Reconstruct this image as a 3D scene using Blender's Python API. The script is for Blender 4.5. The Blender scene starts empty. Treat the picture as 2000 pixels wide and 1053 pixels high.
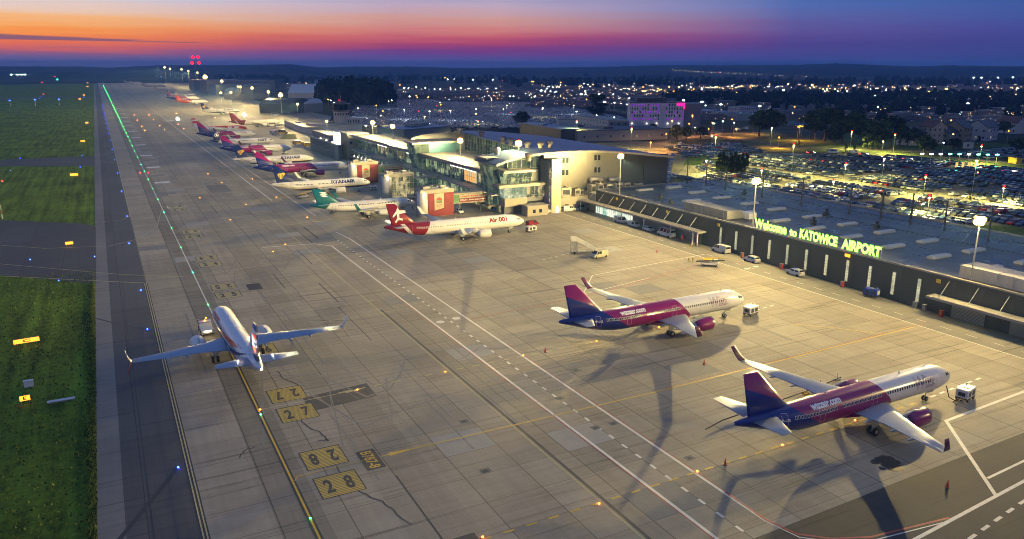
import bpy, bmesh, math, random
from mathutils import Vector, Matrix, noise
from math import sin, cos, pi, radians, atan, atan2, sqrt, tan

random.seed(7)
SC = bpy.context.scene
COL = SC.collection

# ------------------------------------------------------------------ camera
FPX, HY, VX, CAMZ = 1512.6, 127.3, 182.8, 49.7      # focal length in px of a 2000 px wide frame
PITCH = atan((526.5 - HY) / FPX)
YAW = -atan2(VX - 1000, FPX / cos(PITCH))
cd = bpy.data.cameras.new('camera'); cam = bpy.data.objects.new('camera', cd); COL.objects.link(cam)
cd.sensor_width = 36; cd.lens = 36 * FPX / 2000; cd.clip_start = 1; cd.clip_end = 30000
cam.location = (0, 0, CAMZ); cam.rotation_euler = (pi / 2 - PITCH, 0, -YAW)
SC.camera = cam
FW = Vector((sin(YAW) * cos(PITCH), cos(YAW) * cos(PITCH), -sin(PITCH)))
RT = Vector((cos(YAW), -sin(YAW), 0)); UP = RT.cross(FW)
def ray(x, y): return FW * FPX + RT * (x - 1000) - UP * (y - 526.5)
def G(x, y, z=0.0):                      # survey of the photograph: where the ground (height z) is at a pixel
    d = ray(x, y); t = (z - CAMZ) / d.z
    return Vector((d.x * t, d.y * t, z))
def onX(x, y, X):
    d = ray(x, y); t = X / d.x
    return Vector((X, d.y * t, CAMZ + d.z * t))

# ------------------------------------------------------------------ node helpers
class NT:
    def __init__(s, tree): s.t = tree; s.n = tree.nodes; s.l = tree.links
    def new(s, typ, **kw):
        n = s.n.new(typ)
        for k, v in kw.items():
            if k == 'inp':
                for kk, vv in v.items():
                    if hasattr(vv, 'is_output') or isinstance(vv, bpy.types.NodeSocket): s.l.new(vv, n.inputs[kk])
                    else: n.inputs[kk].default_value = vv
            else: setattr(n, k, v)
        return n
    def math(s, op, a, b=None, c=None, clamp=False):
        n = s.n.new('ShaderNodeMath'); n.operation = op; n.use_clamp = clamp
        for i, v in enumerate((a, b, c)):
            if v is None: continue
            if isinstance(v, bpy.types.NodeSocket): s.l.new(v, n.inputs[i])
            else: n.inputs[i].default_value = v
        return n.outputs[0]
    def mix(s, fac, a, b, blend='MIX'):
        n = s.n.new('ShaderNodeMix'); n.data_type = 'RGBA'; n.blend_type = blend
        for idx, v in ((0, fac), (6, a), (7, b)):
            if isinstance(v, bpy.types.NodeSocket): s.l.new(v, n.inputs[idx])
            elif idx == 0: n.inputs[0].default_value = v
            else: n.inputs[idx].default_value = (*v[:3], 1)
        return n.outputs[2]
    def ramp(s, fac, stops, interp='LINEAR'):
        n = s.n.new('ShaderNodeValToRGB'); n.color_ramp.interpolation = interp
        e = n.color_ramp.elements
        while len(e) < len(stops): e.new(0.5)
        for el, (p, c) in zip(e, stops): el.position = p; el.color = (*c[:3], 1) if hasattr(c, '__len__') else (c, c, c, 1)
        s.l.new(fac, n.inputs[0]); return n.outputs[0]
    def noise(s, vec, scale, detail=3, rough=.5, dist=0):
        n = s.n.new('ShaderNodeTexNoise'); n.inputs['Scale'].default_value = scale
        n.inputs['Detail'].default_value = detail; n.inputs['Roughness'].default_value = rough; n.inputs['Distortion'].default_value = dist
        if vec is not None: s.l.new(vec, n.inputs['Vector'])
        return n.outputs['Fac']
    def mapping(s, vec, scale=(1, 1, 1), rot=(0, 0, 0), loc=(0, 0, 0)):
        n = s.n.new('ShaderNodeMapping'); s.l.new(vec, n.inputs[0])
        n.inputs['Scale'].default_value = scale; n.inputs['Rotation'].default_value = rot; n.inputs['Location'].default_value = loc
        return n.outputs[0]

def srgb(r, g, b):
    f = lambda c: (c / 12.92 if c <= .04045 else ((c + .055) / 1.055) ** 2.4)
    return tuple(f(v / 255) for v in (r, g, b))

# ------------------------------------------------------------------ world: dusk sky, after-glow at the left, deep blue at the right
SC.view_settings.view_transform = 'Standard'; SC.view_settings.look = 'None'
SC.view_settings.exposure = .42; SC.view_settings.gamma = 1
W = bpy.data.worlds.new('World'); SC.world = W; W.use_nodes = True
w = NT(W.node_tree); w.n.clear()
tc = w.new('ShaderNodeTexCoord')
sep = w.new('ShaderNodeSeparateXYZ'); w.l.new(tc.outputs['Generated'], sep.inputs[0])
el = w.math('MULTIPLY', w.math('ARCSINE', sep.outputs[2]), 180 / pi)
az = w.math('MULTIPLY', w.math('ARCTAN2', sep.outputs[0], sep.outputs[1]), 180 / pi)
comb = w.new('ShaderNodeCombineXYZ'); w.l.new(w.math('MULTIPLY', az, .055), comb.inputs[0]); w.l.new(w.math('MULTIPLY', el, 1.5), comb.inputs[1])
nz = w.noise(comb.outputs[0], 1.3, 4, .55)
comb2 = w.new('ShaderNodeCombineXYZ'); w.l.new(w.math('MULTIPLY', az, .09), comb2.inputs[0]); w.l.new(w.math('MULTIPLY', el, 5), comb2.inputs[1])
nz2 = w.noise(comb2.outputs[0], 1.6, 4, .6)
el2 = w.math('ADD', el, w.math('ADD', w.math('MULTIPLY', w.math('SUBTRACT', nz, .5), 1.1), w.math('MULTIPLY', w.math('SUBTRACT', nz2, .5), .35)))
f = w.math('DIVIDE', el2, 12, clamp=True)
def st(rows, z): return [(e / 12, srgb(*c)) for e, c in rows] + [(1.0, srgb(*z))]
rl = w.ramp(f, st([(0.00, (118, 112, 160)), (0.39, (124, 104, 156)), (0.73, (168, 98, 124)), (1.03, (226, 106, 84)), (1.46, (248, 122, 54)), (1.89, (255, 146, 52)), (2.32, (253, 166, 78)), (2.84, (246, 186, 126)), (3.35, (234, 200, 178)), (4.47, (205, 204, 220))], (128, 150, 195)))
rc = w.ramp(f, st([(0, (108, 104, 170)), (.45, (104, 78, 150)), (1.0, (124, 58, 126)), (1.5, (172, 68, 104)), (1.9, (196, 90, 104)), (2.4, (208, 126, 120)), (3.1, (204, 152, 144)), (3.9, (186, 164, 184)), (5.4, (140, 148, 194))], (84, 108, 170)))
rr = w.ramp(f, st([(0.00, (84, 100, 168)), (0.48, (62, 72, 140)), (1.20, (60, 66, 134)), (2.15, (62, 74, 146)), (3.35, (54, 84, 152)), (4.64, (44, 78, 146))], (36, 66, 130)))
rm = w.ramp(f, st([(0, (92, 98, 172)), (.5, (78, 72, 146)), (1.4, (82, 64, 134)), (2.2, (98, 78, 144)), (3.0, (96, 96, 158)), (3.9, (84, 108, 172)), (5.4, (70, 100, 166))], (58, 88, 150)))
f1 = w.ramp(w.math('DIVIDE', w.math('ADD', az, 5), 72, clamp=True), [(0, 0), (.08, .1), (.2, .55), (.34, 1)])
f2 = w.ramp(w.math('DIVIDE', w.math('ADD', az, 5), 72, clamp=True), [(.44, 0), (.72, 1)])
f3 = w.ramp(w.math('DIVIDE', w.math('ADD', az, 5), 72, clamp=True), [(.68, 0), (.95, 1)])
sky = w.mix(f3, w.mix(f2, w.mix(f1, rl, rc), rm), rr)
# dark low cloud bar in the glow
cen = w.math('ADD', w.math('MULTIPLY', w.math('SUBTRACT', az, -4.5), -.022), 1.66)
wd = w.math('MULTIPLY', w.math('SUBTRACT', 8.5, az), .015)
bar = w.math('SUBTRACT', w.math('ADD', wd, w.math('MULTIPLY', w.math('SUBTRACT', nz2, .5), .25)), w.math('ABSOLUTE', w.math('SUBTRACT', el, cen)))
barm = w.math('MULTIPLY', bar, 14, clamp=True)
sky = w.mix(w.math('MULTIPLY', barm, .8), sky, srgb(104, 84, 118))
# dark-blue dome above the picture gives the blue fill light
up = w.ramp(w.math('DIVIDE', el, 90, clamp=True), [(0, 0), (.07, 0), (.2, 1)])
sky = w.mix(up, sky, (.10, .165, .36))
bg = w.new('ShaderNodeBackground'); w.l.new(sky, bg.inputs[0]); bg.inputs[1].default_value = .84
wo = w.new('ShaderNodeOutputWorld'); w.l.new(bg.outputs[0], wo.inputs[0])

SC.cycles.use_denoising = True; SC.cycles.pixel_filter_type = 'BLACKMAN_HARRIS'; SC.cycles.filter_width = .95
SC.cycles.max_bounces = 5; SC.cycles.diffuse_bounces = 2; SC.cycles.glossy_bounces = 3; SC.cycles.transmission_bounces = 4
SC.cycles.volume_bounces = 1; SC.cycles.sample_clamp_indirect = 3; SC.cycles.sample_clamp_direct = 0
SC.cycles.caustics_reflective = False; SC.cycles.caustics_refractive = False

# ------------------------------------------------------------------ objects
def tag(o, label=None, cat=None, group=None, kind=None):
    if label: o['label'] = label
    if cat: o['category'] = cat
    if group: o['group'] = group
    if kind: o['kind'] = kind
    return o
def thing(name, label, cat, loc=(0, 0, 0), rz=0, group=None):
    o = bpy.data.objects.new(name, None); COL.objects.link(o); o.empty_display_size = .5
    o.location = loc; o.rotation_euler = (0, 0, rz)
    return tag(o, label, cat, group)
ORD = ['first', 'second', 'third', 'fourth', 'fifth', 'sixth', 'seventh', 'eighth', 'ninth', 'tenth', 'eleventh', 'twelfth', 'thirteenth', 'fourteenth', 'fifteenth', 'sixteenth', 'seventeenth', 'eighteenth', 'nineteenth', 'twentieth']
def ordn(i):
    if i < 20: return ORD[i]
    t = ['', '', 'twenty', 'thirty', 'forty', 'fifty', 'sixty', 'seventy', 'eighty', 'ninety'][(i + 1) // 10]
    u = (i + 1) % 10
    if u == 0: return {'twenty': 'twentieth', 'thirty': 'thirtieth', 'forty': 'fortieth', 'fifty': 'fiftieth', 'sixty': 'sixtieth', 'seventy': 'seventieth', 'eighty': 'eightieth', 'ninety': 'ninetieth'}.get(t, 'hundredth')
    return t + '-' + ORD[u - 1]

class MB:
    """collects geometry; build() links it as one mesh object"""
    def __init__(s): s.v = []; s.f = []; s.m = []; s.smooth = []
    def poly(s, pts, mi=0, sm=False):
        i = len(s.v); s.v += [tuple(p) for p in pts]; s.f.append(tuple(range(i, i + len(pts)))); s.m.append(mi); s.smooth.append(sm); return s
    def mesh(s, vs, fs, mi=0, sm=False):
        i = len(s.v); s.v += [tuple(p) for p in vs]
        for f_ in fs: s.f.append(tuple(i + k for k in f_)); s.m.append(mi); s.smooth.append(sm)
        return s
    def box(s, x0, x1, y0, y1, z0, z1, mi=0, M=None):
        vs = [Vector(p) for p in ((x0, y0, z0), (x1, y0, z0), (x1, y1, z0), (x0, y1, z0), (x0, y0, z1), (x1, y0, z1), (x1, y1, z1), (x0, y1, z1))]
        if M: vs = [M @ v for v in vs]
        return s.mesh(vs, [(0, 3, 2, 1), (4, 5, 6, 7), (0, 1, 5, 4), (1, 2, 6, 5), (2, 3, 7, 6), (3, 0, 4, 7)], mi)
    def cbox(s, c, d, mi=0, M=None): return s.box(c[0] - d[0] / 2, c[0] + d[0] / 2, c[1] - d[1] / 2, c[1] + d[1] / 2, c[2] - d[2] / 2, c[2] + d[2] / 2, mi, M)
    def hexa(s, b, t, mi=0):   # bottom quad, top quad
        return s.mesh(list(b) + list(t), [(0, 3, 2, 1), (4, 5, 6, 7), (0, 1, 5, 4), (1, 2, 6, 5), (2, 3, 7, 6), (3, 0, 4, 7)], mi)
    def prism(s, pts, a0, a1, axis='z', mi=0, sm=False):
        n = len(pts)
        def P(p, a): return {'z': (p[0], p[1], a), 'y': (p[0], a, p[1]), 'x': (a, p[0], p[1])}[axis]
        vs = [P(p, a0) for p in pts] + [P(p, a1) for p in pts]
        fs = [tuple(range(n))[::-1], tuple(range(n, 2 * n))] + [(i, (i + 1) % n, n + (i + 1) % n, n + i) for i in range(n)]
        return s.mesh(vs, fs, mi, sm)
    def tube(s, pts, r, n=6, mi=0, sm=True):
        pts = [Vector(p) for p in pts]; rr = r if hasattr(r, '__len__') else [r] * len(pts); rings = []
        for i, p in enumerate(pts):
            d = (pts[min(i + 1, len(pts) - 1)] - pts[max(i - 1, 0)]).normalized()
            a = d.orthogonal().normalized() if i == 0 else (a - d * a.dot(d)).normalized()
            b = d.cross(a)
            rings.append([p + (a * cos(2 * pi * k / n) + b * sin(2 * pi * k / n)) * rr[i] for k in range(n)])
        vs = [q for g in rings for q in g]; fs = []
        for i in range(len(pts) - 1):
            for k in range(n): fs.append((i * n + k, i * n + (k + 1) % n, (i + 1) * n + (k + 1) % n, (i + 1) * n + k))
        s.mesh(vs, fs, mi, sm)
        return s.mesh(rings[0][::-1] + rings[-1], [tuple(range(n)), tuple(range(n, 2 * n))], mi)
    def loft(s, rings, mi=0, sm=True, cap=True):
        n = len(rings[0]); vs = [q for g in rings for q in g]; fs = []
        for i in range(len(rings) - 1):
            for k in range(n): fs.append((i * n + k, i * n + (k + 1) % n, (i + 1) * n + (k + 1) % n, (i + 1) * n + k))
        if cap: fs += [tuple(range(n))[::-1], tuple(range((len(rings) - 1) * n, len(rings) * n))]
        return s.mesh(vs, fs, mi, sm)
    def lathe(s, prof, c, axis='z', n=16, mi=0, sm=True, cap=False):
        rings = []
        for (a, r) in prof:
            g = []
            for k in range(n):
                u, v_ = r * cos(2 * pi * k / n), r * sin(2 * pi * k / n)
                g.append({'z': (c[0] + u, c[1] + v_, c[2] + a), 'x': (c[0] + a, c[1] + u, c[2] + v_), 'y': (c[0] + v_, c[1] + a, c[2] + u)}[axis])
            rings.append(g)
        return s.loft(rings, mi, sm, cap)
    def data(s, name, mats):
        me = bpy.data.meshes.new(name); me.from_pydata(s.v, [], s.f)
        for m_ in (mats if isinstance(mats, (list, tuple)) else [mats]): me.materials.append(m_)
        me.polygons.foreach_set('material_index', s.m); me.polygons.foreach_set('use_smooth', s.smooth); me.update()
        return me
    def build(s, name, mats, parent=None, **kw):
        o = bpy.data.objects.new(name, s.data(name, mats)); COL.objects.link(o)
        if parent: o.parent = parent
        if kw: tag(o, **kw)
        return o
def inst(me, name, parent=None, loc=(0, 0, 0), rz=0, sc=None):
    o = bpy.data.objects.new(name, me); COL.objects.link(o); o.location = loc; o.rotation_euler = (0, 0, rz)
    if sc: o.scale = sc if hasattr(sc, '__len__') else (sc, sc, sc)
    if parent: o.parent = parent
    return o
def copy_tree(o, parent=None):
    c = o.copy(); COL.objects.link(c); c.parent = parent
    for ch in list(o.children): copy_tree(ch, c)
    return c

# ------------------------------------------------------------------ materials
MATS = {}
def mat(name, col, rough=.6, metal=0, var=.12, vs=.6, bump=0, bs=8, spec=.5, coat=0):
    if name in MATS: return MATS[name]
    m = bpy.data.materials.new(name); m.use_nodes = True; t = NT(m.node_tree); p = t.n['Principled BSDF']
    p.inputs['Roughness'].default_value = rough; p.inputs['Metallic'].default_value = metal
    p.inputs['Specular IOR Level'].default_value = spec; p.inputs['Coat Weight'].default_value = coat
    tc_ = t.new('ShaderNodeTexCoord').outputs['Object']
    n = t.noise(tc_, vs, 4, .6)
    k = t.math('MULTIPLY_ADD', t.math('SUBTRACT', n, .5), var * 4, 1)
    c = t.new('ShaderNodeVectorMath', operation='SCALE'); c.inputs[0].default_value = col[:3]; t.l.new(k, c.inputs['Scale'])
    t.l.new(c.outputs[0], p.inputs['Base Color'])
    if bump:
        b = t.new('ShaderNodeBump'); b.inputs['Strength'].default_value = bump; b.inputs['Distance'].default_value = .05
        t.l.new(t.noise(tc_, bs, 3), b.inputs['Height']); t.l.new(b.outputs[0], p.inputs['Normal'])
    MATS[name] = m; return m
def emit(name, col, strength, sample=False):
    if name in MATS: return MATS[name]
    m = bpy.data.materials.new(name); m.use_nodes = True; t = NT(m.node_tree); p = t.n['Principled BSDF']
    p.inputs['Base Color'].default_value = (*[min(1, c) for c in col], 1)
    p.inputs['Emission Color'].default_value = (*col, 1); p.inputs['Emission Strength'].default_value = strength
    m.cycles.emission_sampling = 'AUTO' if sample else 'NONE'
    MATS[name] = m; return m
WHITE = mat('white_paint', (.72, .71, .68), .4, var=.05)
GREY = mat('grey_metal', (.3, .31, .32), .45, .3)
DARK = mat('dark_metal', (.05, .055, .06), .5, .2)
RUBBER = mat('rubber', (.02, .02, .02), .8)
GLASSD = mat('dark_glass', (.02, .03, .04), .08, spec=.8)
STEEL = mat('galvanised_steel', (.42, .42, .41), .4, .5)
YEL = mat('yellow_paint', (.75, .5, .04), .5)
RED = mat('red_paint', (.5, .03, .03), .45)
ORANGE = mat('orange_plastic', (.8, .2, .03), .5)

def text_mesh(s, size=1.0, outline=0, bold=0.0, extrude=0):
    cu = bpy.data.curves.new('lettering', 'FONT'); cu.body = s; cu.size = size
    cu.align_x = 'CENTER'; cu.align_y = 'CENTER'; cu.resolution_u = 3; cu.extrude = extrude
    if outline: cu.fill_mode = 'NONE'; cu.bevel_depth = outline; cu.bevel_resolution = 0
    elif bold: cu.offset = bold
    o = bpy.data.objects.new('lettering', cu); COL.objects.link(o)
    dg = bpy.context.evaluated_depsgraph_get(); dg.update()
    me = bpy.data.meshes.new_from_object(o.evaluated_get(dg))
    bpy.data.objects.remove(o); bpy.data.curves.remove(cu)
    return me
def text_mb(mb, s, w_, h_, fn, mi=0, bold=0.0, outline=0, maxedge=None, stretch=True):
    """fit text into w_ x h_ centred on 0 and send every vertex through fn(u, v, depth)"""
    me = text_mesh(s, 1, outline, bold)
    bm = bmesh.new(); bm.from_mesh(me); bpy.data.meshes.remove(me)
    xs = [v.co.x for v in bm.verts]; ys = [v.co.y for v in bm.verts]
    x0, x1, y0, y1 = min(xs), max(xs), min(ys), max(ys)
    sx, sy = w_ / (x1 - x0), h_ / (y1 - y0)
    if not stretch: sx = sy = min(sx, sy)
    for v in bm.verts: v.co = ((v.co.x - (x0 + x1) / 2) * sx, (v.co.y - (y0 + y1) / 2) * sy, v.co.z)
    if maxedge:
        bmesh.ops.triangulate(bm, faces=bm.faces)
        for _ in range(2):
            es = [e for e in bm.edges if e.calc_length() > maxedge]
            if not es: break
            bmesh.ops.subdivide_edges(bm, edges=es, cuts=1)
            bmesh.ops.triangulate(bm, faces=bm.faces)
    bm.verts.ensure_lookup_table()
    mb.mesh([fn(v.co.x, v.co.y, v.co.z) for v in bm.verts], [tuple(v.index for v in f_.verts) for f_ in bm.faces], mi)
    bm.free(); return mb
HAZE = 0.00015
# ================================================================== GROUND AND MARKINGS
def sheet(name, pts, z, m, kind='structure', **kw):
    me = bpy.data.meshes.new(name); me.from_pydata([(p[0], p[1], z) for p in pts], [], [tuple(range(len(pts)))]); me.materials.append(m)
    if me.polygons[0].normal.z < 0: me.flip_normals()
    o = bpy.data.objects.new(name, me); COL.objects.link(o); return tag(o, kind=kind, **kw)
def rect(x0, x1, y0, y1): return [(x0, y0), (x1, y0), (x1, y1), (x0, y1)]

def ground_mat(name, c1, c2, s1, s2, stripes=0, bump=.3, c3=None):
    m = bpy.data.materials.new(name); m.use_nodes = True; t = NT(m.node_tree); p = t.n['Principled BSDF']
    o = t.new('ShaderNodeTexCoord').outputs['Object']
    n1 = t.noise(o, s1, 5, .6); n2 = t.noise(o, s2, 3, .6)
    fac = t.math('ADD', t.math('MULTIPLY', n1, .55), t.math('MULTIPLY', n2, .45))
    if stripes:
        q = t.mapping(o, (1, .05, 1)); n3 = t.noise(q, stripes, 3, .5)
        fac = t.math('ADD', t.math('MULTIPLY', fac, .6), t.math('MULTIPLY', n3, .4))
    c = t.mix(t.ramp(fac, [(.38, 0), (.62, 1)]), c1, c2)
    if c3:
        vor = t.noise(o, .0016, 3, .6); c = t.mix(t.ramp(vor, [(.5, 0), (.53, 1)]), c, c3)
    t.l.new(c, p.inputs['Base Color']); p.inputs['Roughness'].default_value = .95; p.inputs['Specular IOR Level'].default_value = .1
    b = t.new('ShaderNodeBump'); b.inputs['Strength'].default_value = bump; b.inputs['Distance'].default_value = .3
    t.l.new(t.noise(o, 2.2, 4, .7), b.inputs['Height']); t.l.new(b.outputs[0], p.inputs['Normal'])
    return m
GRASS = ground_mat('airfield_grass', (.035, .06, .008), (.17, .29, .028), .05, .8, .5, 1.0)
LAND = ground_mat('dark_land', (.025, .036, .02), (.055, .062, .03), .004, .03, 0, .2, (.09, .08, .04))
VERGE = ground_mat('verge_grass', (.04, .07, .015), (.10, .13, .03), .12, 1.2)

def pave(name, base, slab, jw, jdark, tone, streak, xr=None, rough=.75):
    m = bpy.data.materials.new(name); m.use_nodes = True; t = NT(m.node_tree); p = t.n['Principled BSDF']
    o = t.new('ShaderNodeTexCoord').outputs['Object']; sp = t.new('ShaderNodeSeparateXYZ'); t.l.new(o, sp.inputs[0])
    X, Y = sp.outputs[0], sp.outputs[1]
    gx = t.math('DIVIDE', t.math('SUBTRACT', X, 4.9), slab[0]); gy = t.math('DIVIDE', Y, slab[1])
    def line(g, sz, w_):
        fr = t.math('FRACT', g); d = t.math('MINIMUM', fr, t.math('SUBTRACT', 1, fr))
        return t.math('LESS_THAN', t.math('MULTIPLY', d, sz), w_)
    jn = t.math('MAXIMUM', t.math('MULTIPLY', line(gx, slab[0], jw), 1.0), t.math('MULTIPLY', line(gy, slab[1], jw * .8), .75))
    cv = t.new('ShaderNodeCombineXYZ'); t.l.new(t.math('FLOOR', gx), cv.inputs[0]); t.l.new(t.math('FLOOR', gy), cv.inputs[1])
    wn = t.new('ShaderNodeTexWhiteNoise'); t.l.new(cv.outputs[0], wn.inputs[0])
    # lane-wide tone: rows of slabs poured together
    cv2 = t.new('ShaderNodeCombineXYZ'); t.l.new(t.math('FLOOR', gx), cv2.inputs[0]); t.l.new(t.math('FLOOR', t.math('DIVIDE', gy, 9)), cv2.inputs[1])
    wn2 = t.new('ShaderNodeTexWhiteNoise'); t.l.new(cv2.outputs[0], wn2.inputs[0])
    big = t.noise(o, .02, 4, .6); mid = t.noise(o, .25, 5, .65); fine = t.noise(o, 3, 3, .6)
    # brushed texture and rubber streaks along X (stands) or Y (taxiway)
    sx = t.noise(t.mapping(o, (.035, 1.1, 1)), 1.0, 5, .65, .4); sy = t.noise(t.mapping(o, (1.3, .03, 1)), 1.0, 4, .6, .3)
    k = t.math('ADD', 1, t.math('MULTIPLY', t.math('SUBTRACT', wn.outputs[0], .5), tone))
    for n_, a in ((wn2.outputs[0], tone * .8), (big, .5), (mid, .55), (fine, .25), (sx, streak), (sy, streak * .7)):
        k = t.math('ADD', k, t.math('MULTIPLY', t.math('SUBTRACT', n_, .5), a))
    dk = t.ramp(sx, [(.3, .55), (.42, 1)]); k = t.math('MULTIPLY', k, dk)
    # oil drips and patches
    sp2 = t.noise(o, .55, 6, .75); k = t.math('MULTIPLY', k, t.ramp(sp2, [(.25, .55), (.33, 1)]))
    k = t.math('MULTIPLY', k, t.math('SUBTRACT', 1, t.math('MULTIPLY', jn, jdark)))
    if xr:
        rr_ = t.ramp(t.math('DIVIDE', t.math('SUBTRACT', X, xr[0]), xr[1] - xr[0], clamp=True), xr[2], 'CONSTANT'); k = t.math('MULTIPLY', k, rr_)
    tint = t.mix(big, base, (base[0] * 1.05, base[1] * .98, base[2] * .86))
    sc_ = t.new('ShaderNodeVectorMath', operation='SCALE'); t.l.new(tint, sc_.inputs[0]); t.l.new(k, sc_.inputs['Scale'])
    t.l.new(sc_.outputs[0], p.inputs['Base Color'])
    t.l.new(t.math('MULTIPLY_ADD', mid, .3, rough - .15), p.inputs['Roughness']); p.inputs['Specular IOR Level'].default_value = .35
    return m
def xs(*v):   # (x metres, tone) stops over -6..144
    return [((a + 6) / 150, b) for a, b in v]
APRON = pave('apron_concrete', (.315, .287, .235), (7.5, 6.1), .075, .55, .2, .5, (-6, 144, xs((-6, 1), (11.8, .72), (17.0, .98), (24.4, .88), (32, 1.0), (47, .9), (53, 1.0), (138.4, .72))))
ASPH = pave('asphalt', (.07, .073, .08), (9, 26), .07, .4, .2, .35)
ASPH2 = pave('dark_asphalt', (.06, .06, .058), (200, 3.8), .03, .25, .2, .55)
TAXI = pave('shoulder_asphalt', (.085, .09, .10), (5.6, 22), .06, .5, .25, .4)
STRIP = pave('shoulder_concrete', (.19, .19, .19), (30, 14), .05, .4, .15, .3)

sheet('ground', [(-9000, -200), (9000, -200), (11000, 12000), (-9000, 12000)], -.06, LAND)
sheet('airfield_grass', rect(-900, -5.6, 20, 2600), -.03, GRASS)
sheet('apron', rect(4.6, 205, 20, 1500), 0, APRON)
sheet('far_apron', rect(4.6, 240, 1500, 2600), 0, APRON)
sheet('taxiway_shoulder', rect(-3.0, 4.8, 20, 2600), .004, TAXI)
sheet('shoulder_strip', rect(-5.7, -2.9, 20, 2600), .008, STRIP)
sheet('taxiway_crossing', [(-5.5, 200), (-26.4, 220.4), (-330, 520), (-330, 577), (-33.6, 302.5), (-9, 283), (-5.5, 276)], .012, ASPH)
sheet('second_taxiway_crossing', [(-5.5, 447.6), (-48, 469), (-330, 479), (-330, 514), (-51, 503), (-5.5, 499.3)], .012, ASPH)
sheet('far_taxiway_crossing', rect(-420, -5.5, 1420, 1480), .012, ASPH)
sheet('runway', rect(-520, -460, 150, 2600), .012, ASPH)
sheet('asphalt_apron', [(58, 53.3), (112, 54.6), (205, 55.5), (205, 20), (40, 20), (40, 53.2)], .006, ASPH2)
sheet('service_road', rect(138.4, 148.8, 20, 222), .005, pave('service_asphalt', (.2, .195, .18), (60, 40), .03, .3, .1, .3))

PW = mat('white_marking', (.72, .70, .64), .6, var=.14, vs=1.4)
PY = mat('yellow_marking', (.62, .40, .03), .6, var=.14, vs=1.4)
PYD = mat('pale_yellow_marking', (.5, .43, .2), .65, var=.16, vs=1.4)
PB = mat('black_marking', (.035, .035, .04), .7, var=.1)
PR = mat('red_marking', (.42, .07, .05), .6, var=.12)
SEAL = mat('crack_sealant', (.03, .03, .033), .6)
ZM = .018
def strip_mb(mb, pts, wd, mi=0, z=ZM):
    pts = [Vector((p[0], p[1])) for p in pts]
    L, R_ = [], []
    for i, p in enumerate(pts):
        d1 = (pts[i] - pts[i - 1]).normalized() if i else (pts[1] - pts[0]).normalized()
        d2 = (pts[i + 1] - pts[i]).normalized() if i < len(pts) - 1 else d1
        d = (d1 + d2).normalized(); n = Vector((-d.y, d.x)) * (wd / 2 / max(.5, d.dot(d1)))
        L.append(p + n); R_.append(p - n)
    for i in range(len(pts) - 1):
        mb.poly([(*R_[i], z), (*R_[i + 1], z), (*L[i + 1], z), (*L[i], z)], mi)
def line(name, pts, wd, m, z=ZM, label=None):
    mb = MB(); strip_mb(mb, pts, wd, 0, z); return mb.build(name, m, kind='structure')
def dashes(name, pts, wd, m, dl, gl, z=ZM):
    mb = MB(); pts = [Vector(p) for p in pts]
    for a, b in zip(pts[:-1], pts[1:]):
        L_ = (b - a).length; d = (b - a) / L_; s = 0
        while s + dl <= L_: strip_mb(mb, [a + d * s, a + d * (s + dl)], wd, 0, z); s += dl + gl
    return mb.build(name, m, kind='structure')
# taxi centre line on a black bed
line('centre_line_bed', [(15.7, 20), (15.7, 160)], .75, PB, .014)
line('taxiway_centre_line', [(15.7, 20), (15.7, 160)], .24, PY)
line('pale_taxiway_centre_line', [(15.7, 160), (15.7, 2300)], .24, PW)
e = MB(); strip_mb(e, [(4.55, 20), (4.55, 196)], .16); strip_mb(e, [(4.95, 20), (4.95, 196)], .16); strip_mb(e, [(4.95, 1480), (4.95, 290), (2, 284), (-6, 283)], .2)
strip_mb(e, [(4.5, 196), (-1, 200), (-26, 219), (-330, 516)], .3)
e.build('taxiway_edge_line', PYD, kind='structure')
line('edge_line_bed', [(4.75, 20), (4.75, 196)], .9, PB, .012)
for k, (n, pts) in enumerate([('curve_line', [(-90, 320), (-40, 268), (-18, 248), (-2, 243), (6, 250), (12, 268), (15.5, 300)]), ('lead_line', [(-120, 322), (-20, 226), (0, 207), (15.6, 196)]), ('lead_line', [(15.7, 420), (8, 452), (-6, 474), (-60, 486), (-330, 495)]), ('lead_line', [(15.7, 560), (8, 520), (-6, 496)])]):
    line(n, pts, .2, PYD)
dashes('hold_dashes', [(4.9, 161), (14, 161.2)], .25, PYD, .9, .9)
# vehicle road between taxiway and stands
line('road_edge_line', [(53.9, 20), (53.9, 214), (50, 219), (36, 221)], .42, PW)
line('road_edge_red_line', [(53.55, 20), (53.55, 160)], .16, PR)
line('stand_limit_line', [(61.1, 57), (61.1, 222), (60, 232)], .42, PW)
line('stand_limit_red_line', [(61.45, 60), (61.45, 120)], .14, PR)
line('red_curve_line', [(61.3, 62), (61.3, 55.5), (62.3, 51.7), (64.9, 49.4), (69, 47.6), (80, 46)], .26, PR, .021)
line('white_curve_line', [(61.0, 62), (61.0, 55.3), (62.0, 51.2), (64.6, 48.9), (69, 47), (80, 45.5)], .16, PW, .024)
dashes('road_dashes', [(57.4, 30), (57.4, 222)], .38, PW, 1.2, 1.9)
line('far_road_line', [(53.9, 300), (53.9, 880)], .4, PW); line('far_stand_limit_line', [(61.1, 262), (61.1, 620)], .35, PW)
dashes('far_road_dashes', [(57.4, 290), (57.4, 620)], .28, PW, 1.5, 1.9)
line('drain_channel', [(47.4, 40), (47.4, 150)], .42, PB, .010); line('drain_channel_edge', [(46.85, 40), (46.85, 260)], .18, PYD, .010)
line('drain_channel', [(53, 244), (53, 226)], .5, PB, .010)
for y in range(160, 560, 61): line('slab_joint_seal', [(32 + (y % 3) * 9, y), (32 + (y % 3) * 9, y + 17)], .3, SEAL, .010)
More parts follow.
